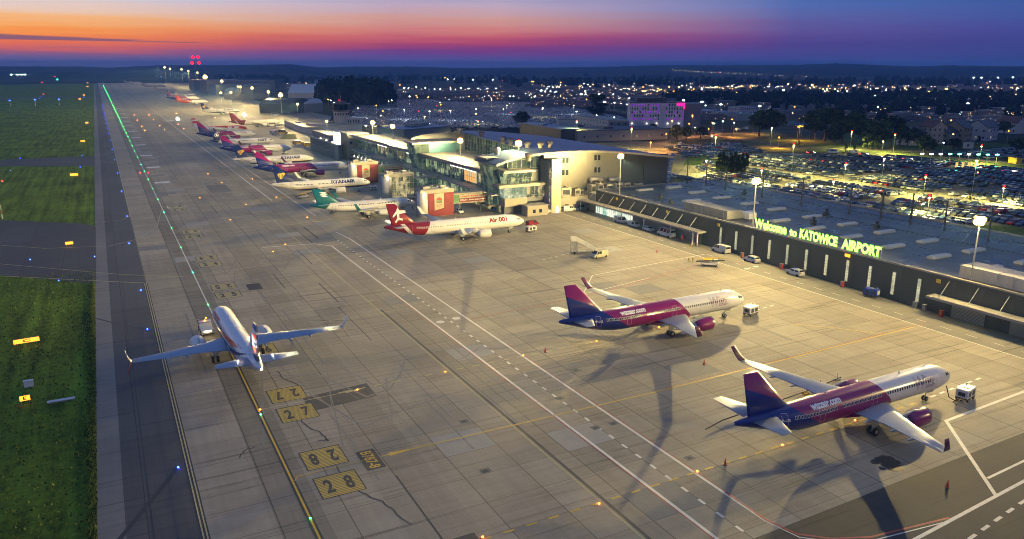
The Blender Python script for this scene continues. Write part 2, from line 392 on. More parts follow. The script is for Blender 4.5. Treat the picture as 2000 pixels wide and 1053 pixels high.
# stand centre lines, each with its arrow
ar = MB(); strip_mb(ar, [(16, 88.6), (16.5, 89.5), (24.9, 89.55)], .16); strip_mb(ar, [(27.4, 89.6), (74, 89.6), (136.7, 91.2)], .26)
ar.poly([(28.5, 89.1, .022), (28.5, 90.1, .022), (32.5, 89.62, .022)]); ar.build('stand_centre_line', PY, kind='structure')
line('centre_line_red_trace', [(74, 89.85), (141, 91.7)], .1, PR, .02)
line('yellow_guide_line', [(117, 103.5), (122, 98.5), (127.5, 91.5)], .22, PY)
for y in (112.6, 67.0):
    dashes('stand_lead_in_dashes', [(28, y - .3), (110, y + 1)], .3, PY if y < 100 else PYD, 1.4, 1.5)
ar = MB(); strip_mb(ar, [(16, 111.6), (31, 112.1)], .15); ar.poly([(29, 111.6, .022), (29, 112.6, .022), (32, 112.1, .022)]); ar.build('stand_lead_in_line', PYD, kind='structure')
sheet('dark_patch', [(22.5, 107.5), (33, 108.5), (33, 114), (22.5, 113)], .009, ASPH); sheet('dark_patch', rect(25, 31, 64.5, 68.4), .009, ASPH)
dashes('stand_mark_dashes', [(108.7, 68.3), (123.5, 69.4)], .4, PW, 1.4, 1.2)
dashes('stand_mark_dashes', [(114.5, 113.1), (123, 114.4)], .32, PW, 1.3, 1.1); dashes('stand_mark_dashes', [(99, 172), (112, 176)], .25, PW, 1.3, 1.1)
line('stand_outline', [(138, 63.5), (103.1, 61.9), (89.5, 46.5)], .5, PW); line('stand_outline', [(110, 50.3), (92.5, 49.3)], .36, PW)
line('stand_outline', [(60, 44.4), (73, 45.1), (95.8, 46.8), (120, 48.5)], .45, PW); dashes('asphalt_dashes', [(75, 42), (90, 44), (110, 46)], .4, PW, 1.6, 1.4)
line('stand_outline', [(141, 157), (102, 152.8), (91.2, 140.2)], .22, PW); line('stand_outline', [(91.2, 140.2), (113, 144.5)], .2, PW)
line('red_stand_line', [(61, 136), (90, 138.5), (138, 150)], .2, PR)
dashes('stand_mark_dashes', [(84, 199), (96, 203)], .25, PW, 1.3, 1.1)
for i, y in enumerate((205, 251, 305, 366, 396, 456, 505, 564)): line('stand_guide_line', [(16, y - 8 if i < 2 else y), (55, y), (112, y + 2)], .2, PYD)
line('stand_guide_line', [(34, 148), (70, 149), (96, 156)], .18, PYD)
# service road in front of the hall
line('service_road_edge_line', [(138.2, 30), (138.3, 180), (137.5, 226)], .2, PW)
dashes('service_road_dashes', [(141.5, 40), (141.6, 225)], .14, PW, 2.2, 3.0); dashes('service_bay_dashes', [(144.7, 60), (144.7, 95)], .14, PW, 2.0, 1.4)
d = MB()
for x, y in ((41.6, 133.5), (46.4, 133.3)): pass
for (px, py) in ((860, 629), (891, 622)):
    g = G(px, py); d.poly([(g.x + .85 * cos(a), g.y + .85 * sin(a), ZM) for a in [k * pi / 8 for k in range(16)]])
for (px, py) in ((1459, 525), (1476, 521)):
    g = G(px, py); d.poly([(g.x + .7 * cos(a), g.y + .7 * sin(a), ZM) for a in [k * pi / 8 for k in range(16)]])
d.build('white_disc_marks', PW, kind='structure')
d = MB()
for g in ((41.3, 94), (38, 80), (60, 83.5), (66, 103), (57.7, 94.5), (57, 83.5), (63, 70.5)): d.cbox((g[0], g[1], .016), (1.3, 1.1, .01)); d.cbox((g[0], g[1], .024), (.5, .5, .01), 1)
d.build('drain_covers', [mat('cover_grey', (.12, .12, .12), .8), PB], kind='structure')
# stop blocks across the taxiway in the distance
for k in range(26):
    y = 300 + k * 31 + (k % 3) * 3
    sheet('pale_slab', rect(17.5, 23.5, y, y + 5), .010, STRIP if k % 2 else PW)
sheet('pale_slab', rect(36, 44, 330, 352), .010, STRIP)
# cracks sealed with bitumen
for pts in ([(21.3, 126), (21.6, 122), (22.9, 118.8), (22.4, 116), (23.2, 112)], [(20.4, 106), (20.9, 102.5), (21.9, 100.5), (22.4, 97)], [(21.2, 97.6), (22.8, 97.6)], [(21.7, 90), (21.4, 86.4), (22.2, 83), (24.0, 79), (24.7, 76), (25.5, 73)], [(11, 98), (11.8, 99.6), (13.2, 100)], [(33, 150), (39, 146.5)], [(68, 240), (74, 232), (84, 229)], [(84, 165), (92, 165.4), (98, 163)]):
    q = []
    for a, b in zip(pts[:-1], pts[1:]):
        for i in range(5): q.append((a[0] + (b[0] - a[0]) * i / 5 + random.uniform(-.16, .16), a[1] + (b[1] - a[1]) * i / 5 + random.uniform(-.2, .2)))
    line('sealed_crack', q + [pts[-1]], .2, SEAL, .014)
st_ = MB()
for _ in range(9):
    a = random.uniform(0, 6.28); c = Vector((84.5 + random.uniform(-1.8, 1.8), 57.5 + random.uniform(-1.2, 1.2), .011))
    r_ = random.uniform(.5, 1.4); st_.poly([c + Vector((cos(k) * r_ * random.uniform(.6, 1.2), sin(k) * r_ * random.uniform(.5, 1), random.random() * .002)) for k in [i * .7 for i in range(9)]])
st_.build('oil_stain', SEAL, kind='structure')
# painted stand numbers: a pair, one block upside down above the other
def num_block(txt, y0, up, black=True):
    mb = MB(); x0, x1, y1 = 18.1, 23.2, y0 + 5.1
    mb.poly([(x0 - .15, y0 - .15, .012), (x1 + .15, y0 - .15, .012), (x1 + .15, y1 + .15, .012), (x0 - .15, y1 + .15, .012)], 1)
    n = 14
    for k in range(n):
        a = y0 + (y1 - y0) * k / n; mb.poly([(x0, a, .016), (x1, a, .016), (x1, a + .24, .016), (x0, a + .24, .016)], 0)
        mb.poly([(x0, a + .24, .015), (x1, a + .24, .015), (x1, a + .365, .015), (x0, a + .365, .015)], 2)
    sg = 1 if up else -1
    # wide-set digits
    for i, ch in enumerate(txt):
        cx = (x0 + x1) / 2 + sg * (i - .5) * 2.5
        text_mb(mb, ch, 1.05, 3.3, lambda u, v, dz, cx=cx: (cx + sg * u, (y0 + y1) / 2 + sg * v, .021), 1, bold=.035)
    mb.build('painted_stand_number', [mat('dull_yellow_marking', (.55, .40, .07), .65, var=.18, vs=1.2) if y0 < 130 else PYD, PB, mat('worn_yellow', (.13, .11, .06), .7)], kind='structure')
for y, t_ in ((61.9, '29'), (89.6, '28'), (112.3, '27')):
    num_block(t_, y - 6.8, True); num_block(t_, y + .7, False)
for y, t_ in ((141.5, '26'), (181, '25'), (212, '24'), (250, '23'), (300, '22')):
    num_block(t_, y - 6.8, True); num_block(t_, y + .7, False)
mb = MB(); mb.poly([(24.7, 86.7, .012), (27.15, 86.7, .012), (27.15, 92.2, .012), (24.7, 92.2, .012)], 1)
text_mb(mb, 'B787-8', 4.7, 1.5, lambda u, v, dz: (25.9 + v, 89.45 - u, .018), 0, bold=.02)
mb.build('painted_type_mark', [PY, PB], kind='structure')
sheet('painted_dark_mark', rect(25.4, 28.5, 178, 183.5), .012, PB)

# hills and woods on the horizon
prof = [(-800, 129.3), (0, 129.3), (150, 129.5), (210, 131.5), (320, 127.5), (450, 127), (570, 125.6), (625, 131.5), (690, 130), (800, 130), (900, 132.5), (1060, 132), (1200, 130), (1280, 127.5), (1400, 127), (1560, 126.5), (1635, 124.2), (1700, 126.5), (1790, 129.5), (1850, 127.5), (2000, 129), (2900, 128)]
def hill_h(azr, r, rough=True):      # azr = degrees right of the view direction
    x = 1000 + tan(radians(max(-62, min(62, azr)))) * FPX / cos(PITCH)
    for (xa, ya), (xb, yb) in zip(prof[:-1], prof[1:]):
        if x <= xb or xb == 2900: k = max(0, min(1, (x - xa) / (xb - xa))); y = ya + (yb - ya) * k; break
    top = CAMZ + (HY - y) * 5600 / 1560
    a = max(0, min(1, (r - 2300) / 3300)); a = a * a * (3 - 2 * a)
    h = top * a
    if rough:
        P_ = Vector((azr * .35, r * .0012, 3))
        h += noise.noise(P_) * 9 * a * (1 - a) * 4 + noise.noise(Vector((azr * 2.2, r * .004, 7))) * 5 * min(1, a * 3) * (1 - a * .6)
        h += (noise.noise(Vector((azr * 9, r * .02, 1))) * 2.2 + noise.noise(Vector((azr * 26, r * .05, 5))) * 1.6) * min(1, a * 4)
    return h
vs, fs = [], []; NA, NR = 700, 44
for j in range(NR + 1):
    r = 2300 + (j / NR) ** 1.0 * 5000
    for i in range(NA + 1):
        a = -52 + 104 * i / NA; b = radians(a) + YAW
        hh = hill_h(a, r) if r < 5700 else hill_h(a, 5700) * (1 - (r - 5700) / 3200)
        vs.append((sin(b) * r, cos(b) * r, hh - .5))
for j in range(NR):
    for i in range(NA): k = j * (NA + 1) + i; fs.append((k, k + 1, k + NA + 2, k + NA + 1))
me = bpy.data.meshes.new('hills'); me.from_pydata(vs, [], fs)
me.materials.append(ground_mat('wooded_hills', (.010, .016, .010), (.018, .024, .012), .004, .02, 0, .3, (.05, .045, .025)))
me.polygons.foreach_set('use_smooth', [True] * len(fs))
tag(inst(me, 'hills'), kind='structure')

# rubber marks left by turning wheels
TY = mat('rubber_mark', (.205, .196, .178), .7, var=.1); rnd = random.Random(3); mb = MB()
for k in range(46):
    if k < 22: sy = rnd.choice((67, 112.5, 150, 205, 251, 305, 366, 456)) + rnd.uniform(-7, 7); x0 = rnd.uniform(14, 24); pts = [(x0 + 60 * t_, sy + (1 - t_) ** 3 * rnd.choice((-1, 1)) * 14) for t_ in [i / 14 for i in range(15)]]
    else: xx = rnd.uniform(8, 52) if k < 36 else rnd.uniform(60, 135); sy = rnd.uniform(60, 300); l_ = rnd.uniform(12, 45); c_ = rnd.uniform(-.08, .08); pts = [(xx + c_ * (t_ * 6) ** 2 / 6, sy + l_ * t_) for t_ in [i / 10 for i in range(11)]]
    strip_mb(mb, pts, rnd.uniform(.16, .5), 0, .0095 + k * .00003)
mb.build('rubber_marks', TY, kind='structure')
mb = MB()
for k in range(34): x0 = 4.9 + 7.5 * rnd.randint(0, 17); y0 = 6.1 * rnd.randint(9, 60); mb.poly([(x0 + .05, y0 + .05, .0062 + k * .00002), (x0 + 7.45, y0 + .05, .0062 + k * .00002), (x0 + 7.45, y0 + 6.05, .0062 + k * .00002), (x0 + .05, y0 + 6.05, .0062 + k * .00002)], k % 2)
mb.build('replaced_slabs', [mat('new_slab', (.31, .30, .28), .75, var=.1), mat('old_slab', (.2, .195, .18), .75, var=.14)], kind='structure')

line('cable_trench', [(3.4, 99.0), (2.2, 96.2), (-3.5, 85.2), (-5.6, 80)], .62, mat('bitumen_strip', (.028, .028, .03), .6), .0135)
line('cable_trench', [(3.1, 159.3), (-.5, 163.5), (-5.6, 171.5)], .5, MATS['bitumen_strip'], .0135)
line('shoulder_joint', [(-.2, 20), (-.2, 196)], .14, SEAL, .0138); line('shoulder_joint', [(2.1, 20), (2.1, 196)], .05, SEAL, .0138)
# blades standing along the mown edge and over the near grass
rnd = random.Random(9); mb = MB()
for k in range(15000):
    if k < 7000: x = -5.75 - abs(rnd.gauss(0, .5)); y = rnd.uniform(62, 202)
    else: x = -6 - rnd.random() ** 1.4 * 34; y = rnd.uniform(62, 216)
    h_ = rnd.uniform(.12, .42); a = rnd.uniform(0, 6.28); w_ = rnd.uniform(.06, .2); l_ = rnd.uniform(-.15, .15)
    mb.poly([(x - cos(a) * w_, y - sin(a) * w_, -.03), (x + cos(a) * w_, y + sin(a) * w_, -.03), (x + l_, y + l_, h_)], k % 3)
tag(mb.build('grass_blades', [mat('blade_green', (.10, .16, .015), .8), mat('blade_yellow_green', (.2, .25, .03), .8), mat('blade_dark_green', (.03, .055, .01), .8)], kind='stuff'), 'green grass blades along the edge of the taxiway shoulder', 'grass')

rnd = random.Random(21); mb = MB()
for k in range(46): x = rnd.uniform(76, 93); y = 111.2 + rnd.choice((0, .7, 1.4, 2.2, 3.0)); l_ = rnd.uniform(.4, 1.3); strip_mb(mb, [(x, y), (x + l_, y + .05)], .24, 0, .0165)
for k in range(30): x = 62 + k * .78; strip_mb(mb, [(x, 158.4 + (k % 3) * .5 * (k > 16)), (x + .5, 158.4 + (k % 3) * .5 * (k > 16))], .26, 0, .0165)
mb.build('worn_stand_lettering', PYD, kind='structure')
dashes('far_stand_dashes', [(34, 157), (62, 158.4)], .2, PYD, 1.2, 1.4)
for x_, ya, yb in ((39.9, 133, 156), (33, 176, 190), (62.5, 196, 222), (27.4, 60, 84), (70, 224, 240), (44, 196, 214)): line('slab_joint_seal', [(x_, ya), (x_ + .1, yb)], .22, SEAL, .0101)
# ================================================================== AIRCRAFT
# local frame: nose tip at x=0, tail towards -x, +y = port wing, z up; s = -x = metres behind the nose
C_MAG = (.24, .002, .115); C_NAVY = (.003, .014, .17); C_WHITE = (.74, .73, .71); C_PURP = (.14, .01, .13)
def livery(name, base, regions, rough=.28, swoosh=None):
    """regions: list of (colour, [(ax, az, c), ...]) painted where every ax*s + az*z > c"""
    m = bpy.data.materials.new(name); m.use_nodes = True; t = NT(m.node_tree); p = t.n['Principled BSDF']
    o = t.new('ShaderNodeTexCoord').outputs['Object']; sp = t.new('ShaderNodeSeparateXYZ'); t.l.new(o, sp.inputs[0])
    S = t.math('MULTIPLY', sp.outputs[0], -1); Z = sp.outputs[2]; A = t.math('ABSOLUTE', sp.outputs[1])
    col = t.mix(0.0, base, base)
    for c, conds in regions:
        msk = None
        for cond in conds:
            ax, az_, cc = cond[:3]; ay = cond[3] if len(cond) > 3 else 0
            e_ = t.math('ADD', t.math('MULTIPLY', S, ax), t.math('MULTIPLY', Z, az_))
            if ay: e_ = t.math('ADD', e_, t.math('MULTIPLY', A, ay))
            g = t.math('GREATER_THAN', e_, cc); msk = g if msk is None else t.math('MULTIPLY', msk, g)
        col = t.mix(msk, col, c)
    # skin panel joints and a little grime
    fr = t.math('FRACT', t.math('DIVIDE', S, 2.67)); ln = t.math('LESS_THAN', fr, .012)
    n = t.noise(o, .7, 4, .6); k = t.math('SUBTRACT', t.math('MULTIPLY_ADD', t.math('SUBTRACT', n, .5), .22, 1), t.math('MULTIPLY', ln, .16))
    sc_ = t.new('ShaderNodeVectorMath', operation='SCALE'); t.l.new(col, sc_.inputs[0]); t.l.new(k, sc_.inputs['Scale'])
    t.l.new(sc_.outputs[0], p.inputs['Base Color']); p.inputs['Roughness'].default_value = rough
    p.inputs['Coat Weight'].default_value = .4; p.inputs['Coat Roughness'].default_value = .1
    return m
WING = mat('wing_grey', (.44, .46, .48), .35, .1, var=.06, vs=1.2)
ENGM = mat('engine_metal', (.5, .5, .5), .25, .9); FAN = mat('fan_dark', (.03, .03, .035), .4, .6)
LIP = mat('polished_lip', (.75, .75, .76), .12, 1)
COCK = mat('cockpit_glass', (.015, .02, .025), .05, spec=1)
WINDOW = mat('cabin_window_glass', (.03, .035, .045), .1, spec=.8)
TAILLIT = emit('white_position_light', (1, .95, .85), 60); REDB = emit('red_beacon', (1, .0, .004), 7); AMB = emit('amber_lamp', (1, .22, .012), 28)

class Fuse:
    def __init__(s, L, R, zc=3.82):
        k = R / 1.98; s.L = L; s.R = R
        s.P = [(0, 3.28, .03), (.25, 3.3, .42), (.7, 3.34, .76), (1.3, 3.4, 1.06), (2.1, 3.5, 1.36), (3.1, 3.63, 1.64), (4.2, 3.73, 1.84), (5.6, zc, 1.95), (7.2, zc, 1.98),
               (L - 13.5, zc, 1.98), (L - 11.4, zc + .05, 1.93), (L - 9, zc + .22, 1.74), (L - 6.6, zc + .52, 1.43), (L - 4.4, zc + .84, 1.08), (L - 2.4, zc + 1.12, .72), (L - .8, zc + 1.32, .42), (L, zc + 1.4, .2)]
        s.P = [(a, zc + (z - zc) * (k if a < 8 else 1), r * k) for a, z, r in s.P]
    def at(s, x):
        P_ = s.P; x = max(0, min(s.L, x))
        for (a, z0, r0), (b, z1, r1) in zip(P_[:-1], P_[1:]):
            if x <= b:
                k = (x - a) / (b - a); k2 = k * k * (3 - 2 * k) if False else k
                return z0 + (z1 - z0) * k2, r0 + (r1 - r0) * k2
        return P_[-1][1:]
    def on(s, x, h, side=-1, off=.015):    # x metres behind the nose, h = arc height above the centre line
        z, r = s.at(x); th = h / max(r, .05); th = max(-1.5, min(1.6, th))
        return (-x, side * (r + off) * cos(th), z + (r + off) * sin(th))
def patch(mb, F, quad, side=-1, mi=0, off=.02, nx=1, ny=3):
    """quad: four (x, h) corners, lower-front, lower-rear, upper-rear, upper-front"""
    a, b, c, d = quad; vs = []
    for j in range(ny + 1):
        for i in range(nx + 1):
            u, v = i / nx, j / ny
            p0 = (a[0] + (b[0] - a[0]) * u, a[1] + (b[1] - a[1]) * u); p1 = (d[0] + (c[0] - d[0]) * u, d[1] + (c[1] - d[1]) * u)
            vs.append(F.on(p0[0] + (p1[0] - p0[0]) * v, p0[1] + (p1[1] - p0[1]) * v, side, off))
    fs = [(j * (nx + 1) + i, j * (nx + 1) + i + 1, (j + 1) * (nx + 1) + i + 1, (j + 1) * (nx + 1) + i) for j in range(ny) for i in range(nx)]
    mb.mesh(vs, fs, mi, True)
def airfoil(le, te, y, z, th, n=6, tw=0, vert=False):
    """closed section between leading edge s=le and trailing edge s=te"""
    top, bot = [], []
    for i in range(n + 1):
        c = (1 - cos(pi * i / n)) / 2; t_ = th * 7.5 * (.2969 * sqrt(c) - .126 * c - .3516 * c ** 2 + .2843 * c ** 3 - .1036 * c ** 4)
        x = -(le + (te - le) * c)
        if vert: top.append((x, y + t_, z)); bot.append((x, y - t_, z))
        else: top.append((x, y, z + t_ * 1.15 - tw * c)); bot.append((x, y, z - t_ * .75 - tw * c))
    return top + bot[-2:0:-1]

def plane(name, label, pos, L=44.5, R=1.98, rz=0, group='airliners parked along the apron', wl=None, liv=None, fin=None, wing_span=17.1, eng=None, wingm=None, winglet='sharklet', wm=None,
          texts=(), detail=1, wheels=True, E190=False, both=False, finart=None, lights=True, tailm=None, wins=(7.2, None), doorc=None):
    root = thing(name, label, 'airliner', (pos[0], pos[1], 0), rz, group)
    F = Fuse(L, R)
    n = 24 if detail else 14
    ss = sorted(set([p[0] for p in F.P] + ([.12, .45, 1.0, 1.7, 2.6] if detail else [])))
    mb = MB(); rings = []
    for s_ in ss:
        z, r = F.at(s_); rings.append([(-s_, r * cos(2 * pi * k / n), z + r * 1.03 * sin(2 * pi * k / n)) for k in range(n)])
    mb.loft(rings); fu = mb.build('fuselage', liv, root)
    # belly fairing
    w0 = L * .365; zb = 3.82 - R
    mb = MB(); rings = []
    for s_, a, b in ((w0 - 2.2, .2, .1), (w0 - .6, 1.5, .45), (w0 + 2, 1.95, .62), (w0 + 6, 2.0, .62), (w0 + 8.2, 1.4, .4), (w0 + 10, .2, .1)):
        rings.append([(-s_, a * cos(2 * pi * k / 14), zb + .55 + (b + .35) * sin(2 * pi * k / 14)) for k in range(14)])
    mb.loft(rings); mb.build('belly_fairing', liv, root)
    # cockpit windows
    for side in (-1, 1):
        for q, ny_ in (([(1.55, .62), (2.15, .55), (2.45, 1.1), (1.95, 1.12)], 2), ([(2.25, .55), (2.85, .62), (3.0, 1.05), (2.55, 1.1)], 2), ([(1.5, .68), (1.6, .66), (1.95, 1.16), (2.0, 1.75)], 3)):
            mb = MB(); patch(mb, F, q, side, ny=ny_); mb.build('cockpit_window', COCK, root)
    # cabin windows
    if wm is None: wm = WINDOW
    w1 = wins[1] or L - 8.6
    nwin = int((w1 - wins[0]) / .533); gaps = [int(nwin * .36), int(nwin * .36) + 1, int(nwin * .68), int(nwin * .68) + 1]
    def skip(i): return i in gaps
    if detail:
        for side in ((-1, 1) if detail == 2 else (-1,)):
            for i in range(nwin):
                if skip(i): continue
                x = wins[0] + i * .533; mb = MB()
                patch(mb, F, [(x, .42), (x + .27, .42), (x + .27, .80), (x, .80)], side, ny=2, off=.022)
                if detail == 2: patch(mb, F, [(x - .05, .36), (x + .32, .36), (x + .32, .86), (x - .05, .86)], side, 1, ny=2, off=.014)
                mb.build('cabin_window', [wm, WHITE], root)
    # door outlines
    if detail:
        for x in ((5.9, L * .43, L * .67, L - 8.1) if L > 42 else (5.0, L - 8.1)):
            for side in (-1, 1):
                mb = MB(); a, b, h0, h1, g = x, x + .95, -.75, 1.25, .06
                for q in ([(a, h0), (b, h0), (b, h0 + g), (a, h0 + g)], [(a, h1), (b, h1), (b, h1 + g), (a, h1 + g)], [(a, h0), (a + g, h0), (a + g, h1), (a, h1)], [(b, h0), (b + g, h0), (b + g, h1), (b, h1)]): patch(mb, F, q, side, ny=4, off=.025)
                mb.build('cabin_door', doorc or GREY, root)
    # wings
    zr = 2.75; h = wing_span
    for side in (-1, 1):
        mb = MB(); rings = []
        st_w = [(1.3, w0, w0 + 7.3, zr, .42), (1.98, w0 + .4, w0 + 7.2, zr + .05, .42), (6.4 * h / 17.1, w0 + 3.3, w0 + 7.5, zr + .5, .27), (11.5 * h / 17.1, w0 + 6.3, w0 + 9.1, zr + 1.15, .17), (h * .985, w0 + 9.5, w0 + 11.05, zr + 2.0, .09)]
        rev = side > 0
        for y, le, te, z, th in st_w: rings.append(airfoil(le, te, side * y, z, th, 6, .12))
        if side < 0: rings = [g[::-1] for g in rings]
        mb.loft(rings)
        wg = mb.build('wing', wl or WING, root)
        # slat and flap lines, flap track fairings
        for y in (4.2, 8.4, 11.6):
            mb = MB(); yy = y * h / 17.1; k = (yy - 2) / (h - 2); te = w0 + 7.3 + (3.6 * max(0, (yy - 6.4) / (h - 6.4)) if yy > 6.4 else .1)
            zz = zr + k * 2.0 - .38
            mb.lathe([(-1.5, .04), (-1.0, .17), (.2, .22), (1.2, .15), (1.9, .03)], (-(te - .5), side * yy, zz), 'x', 8)
            mb.build('flap_track_fairing', wl or WING, wg)
        if detail == 2:
            mb = MB(); pts1 = [(side * y, le, te, z, th) for y, le, te, z, th in st_w]
            for fr in (.17, .72):
                for (ya, la, ta, za, tha), (yb, lb, tb, zb_, thb) in zip(pts1[1:-1], pts1[2:]):
                    xa, xb = la + (ta - la) * fr, lb + (tb - lb) * fr; up_ = lambda th: th * (.62 if fr < .5 else .34)
                    pa = Vector((-xa, ya, za + up_(tha) - .12 * fr + .03)); pb = Vector((-xb, yb, zb_ + up_(thb) - .12 * fr + .03)); w_ = Vector((.05, 0, 0))
                    mb.poly([pa - w_, pb - w_, pb + w_, pa + w_] if side > 0 else [pa + w_, pb + w_, pb - w_, pa - w_])
            mb.build('wing_panel_line', GREY, wg)
        # wing tip device
        tipz, tle, tte, ty = zr + 2.0, w0 + 9.5, w0 + 11.05, h * .985
        mb = MB()
        def fence(pts, th=.05):
            rr_ = [airfoil(le, te, side * y, z, th_, 4, 0, True) for y, le, te, z, th_ in pts]
            if side > 0: rr_ = [g[::-1] for g in rr_]
            mb.loft(rr_)
        fence([(ty - .02, tle, tte, tipz, .07), (ty + .25, tle + .35, tte + .12, tipz + .25, .06), (ty + .5, tle + .95, tte + .5, tipz + .95, .05), (ty + .8, tle + 1.9, tte + 1.25, tipz + 2.35, .035)])
        mb.build('winglet', wingm or WHITE, wg)
        if winglet == 'split':
            mb = MB(); fence([(ty, tle + .2, tte, tipz, .06), (ty + .35, tle + .9, tte + .4, tipz - .6, .06), (ty + .8, tle + 2.1, tte + 1.3, tipz - 1.6, .05)]); mb.build('lower_winglet', tailm or RED, wg)
        # engine
        ey = 5.75 if not E190 else 5.0; er = (1.22 if not E190 else .95); ex = w0 + .2 - .9; ez = 1.95
        mb = MB(); mb.lathe([(1.55, er * .86), (1.72, er * .93), (1.6, er * 1.02), (1.0, er * 1.07), (-.6, er * 1.06), (-1.7, er * .92), (-2.4, er * .74), (-2.35, er * .66), (-1.6, er * .6)], (-ex, side * ey, ez), 'x', 20)
        en = mb.build('engine', eng or WHITE, root)
        mb = MB(); mb.lathe([(1.45, er * .84), (1.6, er * .85), (1.74, er * .935), (1.6, er * 1.03), (1.45, er * 1.045)], (-ex, side * ey, ez), 'x', 20); mb.build('intake_lip', LIP, en)
        mb = MB(); mb.lathe([(1.5, er * .85), (.9, er * .82), (.85, er * .25), (1.3, .02)], (-ex, side * ey, ez), 'x', 20); mb.build('fan', FAN, en)
        mb = MB(); mb.lathe([(-1.6, er * .62), (-2.9, er * .5), (-2.9, er * .34), (-3.7, .05)], (-ex, side * ey, ez), 'x', 14); mb.build('exhaust', ENGM, en)
        mb = MB(); mb.hexa([(-ex + .9, side * ey - .12, ez + er * .9), (-ex + .9, side * ey + .12, ez + er * .9), (-ex - 3.2, side * ey + .12, ez + er * .55), (-ex - 3.2, side * ey - .12, ez + er * .55)],
                           [(-ex - .8, side * ey - .12, zr + .62), (-ex - .8, side * ey + .12, zr + .62), (-ex - 4.2, side * ey + .12, zr + .28), (-ex - 4.2, side * ey - .12, zr + .28)]); mb.build('engine_pylon', wl or WING, en)
        # tailplane
        mb = MB(); zt = F.at(L - 4)[0] + .35; sp_ = 6.2 if not E190 else 5.6
        rr_ = [airfoil(L - 7.0, L - 2.6, side * .3, zt, .2, 5), airfoil(L - 3.6, L - 1.9, side * sp_, zt + .75, .07, 5)]
        if side < 0: rr_ = [g[::-1] for g in rr_]
        mb.loft(rr_); mb.build('tailplane', wl or WING, root)
    # fin
    zf = F.at(L - 6)[0] + .6
    mb = MB(); mb.loft([g[::-1] for g in (airfoil(L - 11.2, L - 2.3, 0, zf - .3, .12, 6, 0, True), airfoil(L - 9.3, L - 2.2, 0, zf + 1.0, .24, 6, 0, True), airfoil(L - 8.7, L - 2.1, 0, zf + 1.5, .24, 6, 0, True), airfoil(L - 3.4, L - .9, 0, 11.8 if not E190 else 10.5, .1, 6, 0, True))][::1])
    fo = mb.build('fin', fin or liv, root)
    if finart:
        for side in (-1, 1):
            mb = MB(); finart(mb, side, L, zf); mb.build('fin_emblem', finart.mats, fo)
    # gear
    def wheel(par, x, y, r, w_):
        mb = MB(); mb.lathe([(-w_ / 2, r * .5), (-w_ / 2, r * .92), (-w_ * .3, r), (w_ * .3, r), (w_ / 2, r * .92), (w_ / 2, r * .5)], (x, y, r), 'y', 14)
        mb.lathe([(-w_ * .42, .02), (-w_ * .42, r * .52), (w_ * .42, r * .52), (w_ * .42, .02)], (x, y, r), 'y', 12, 1); mb.build('wheel', [RUBBER, STEEL], par)
    mb = MB(); mb.tube([(-5.07, 0, .38), (-4.85, 0, 2.5)], .1, 8); mb.tube([(-5.0, 0, 1.2), (-4.0, 0, 2.2)], .06, 6); mb.cbox((-4.6, .42, 1.75), (1.5, .04, .7)); mb.cbox((-4.6, -.42, 1.75), (1.5, .04, .7))
    ng = mb.build('nose_gear', STEEL, root)
    for y in (-.25, .25): wheel(ng, -5.07, y, .38, .2)
    mg = 21.97 if L > 42 else w0 + 4.6
    for side in (-1, 1):
        mb = MB(); mb.tube([(-mg, side * 3.8, .58), (-mg, side * 3.75, 2.7)], .16, 8); mb.tube([(-mg + .1, side * 3.7, 1.3), (-mg + .2, side * 2.1, 2.4)], .09, 6); mb.cbox((-mg, side * 4.0, 1.9), (1.3, .05, 1.3))
        g = mb.build('main_gear', STEEL, root)
        for y in (-.42, .42): wheel(g, -mg, side * 3.8 + y, .58, .38)
    # lettering (reads correctly on either side)
    for (txt, x, hgt, w_, hh, m_, kw) in texts:
        for side in (-1, 1):
            mb = MB()
            text_mb(mb, txt, w_, hh, lambda u, v, dz, side=side: F.on(x - (u if side < 0 else -u), hgt + v, side, .035 + kw.get('o', 0)), 0, bold=kw.get('bold', .02), outline=kw.get('outline', 0), maxedge=.45)
            mb.build('lettering', m_, root)
    # small antennas and beacon
    for x in ((6.2, 12, L * .5, L * .62) if detail else ()): mb = MB(); z, r = F.at(x); mb.hexa([(-x, -.02, z + r), (-x, .02, z + r), (-x - .35, .02, z + r), (-x - .35, -.02, z + r)], [(-x - .2, -.02, z + r + .38), (-x - .2, .02, z + r + .38), (-x - .42, .02, z + r + .38), (-x - .42, -.02, z + r + .38)]); mb.build('antenna', WHITE, root)
    if lights:
        mb = MB(); z, r = F.at(L); mb.lathe([(-.12, .02), (0, .12), (.1, .1)], (-L - .05, 0, z), 'x', 8); mb.build('tail_light', TAILLIT if lights == 2 else WHITE, root)
    return root, F
def fp(L, s_, z, side, off=.0):  # a point on the fin skin: s metres behind the nose, height z
    k = (z - 5.2) / 6.6; th = .215 - .12 * k
    return (-s_, side * (th + off), z)
def poly_fin(mb, side, L, pts, mi=0, off=.03):
    q = [fp(L, L - a, z, side, off) for a, z in pts]; mb.poly(q if side < 0 else q[::-1], mi)

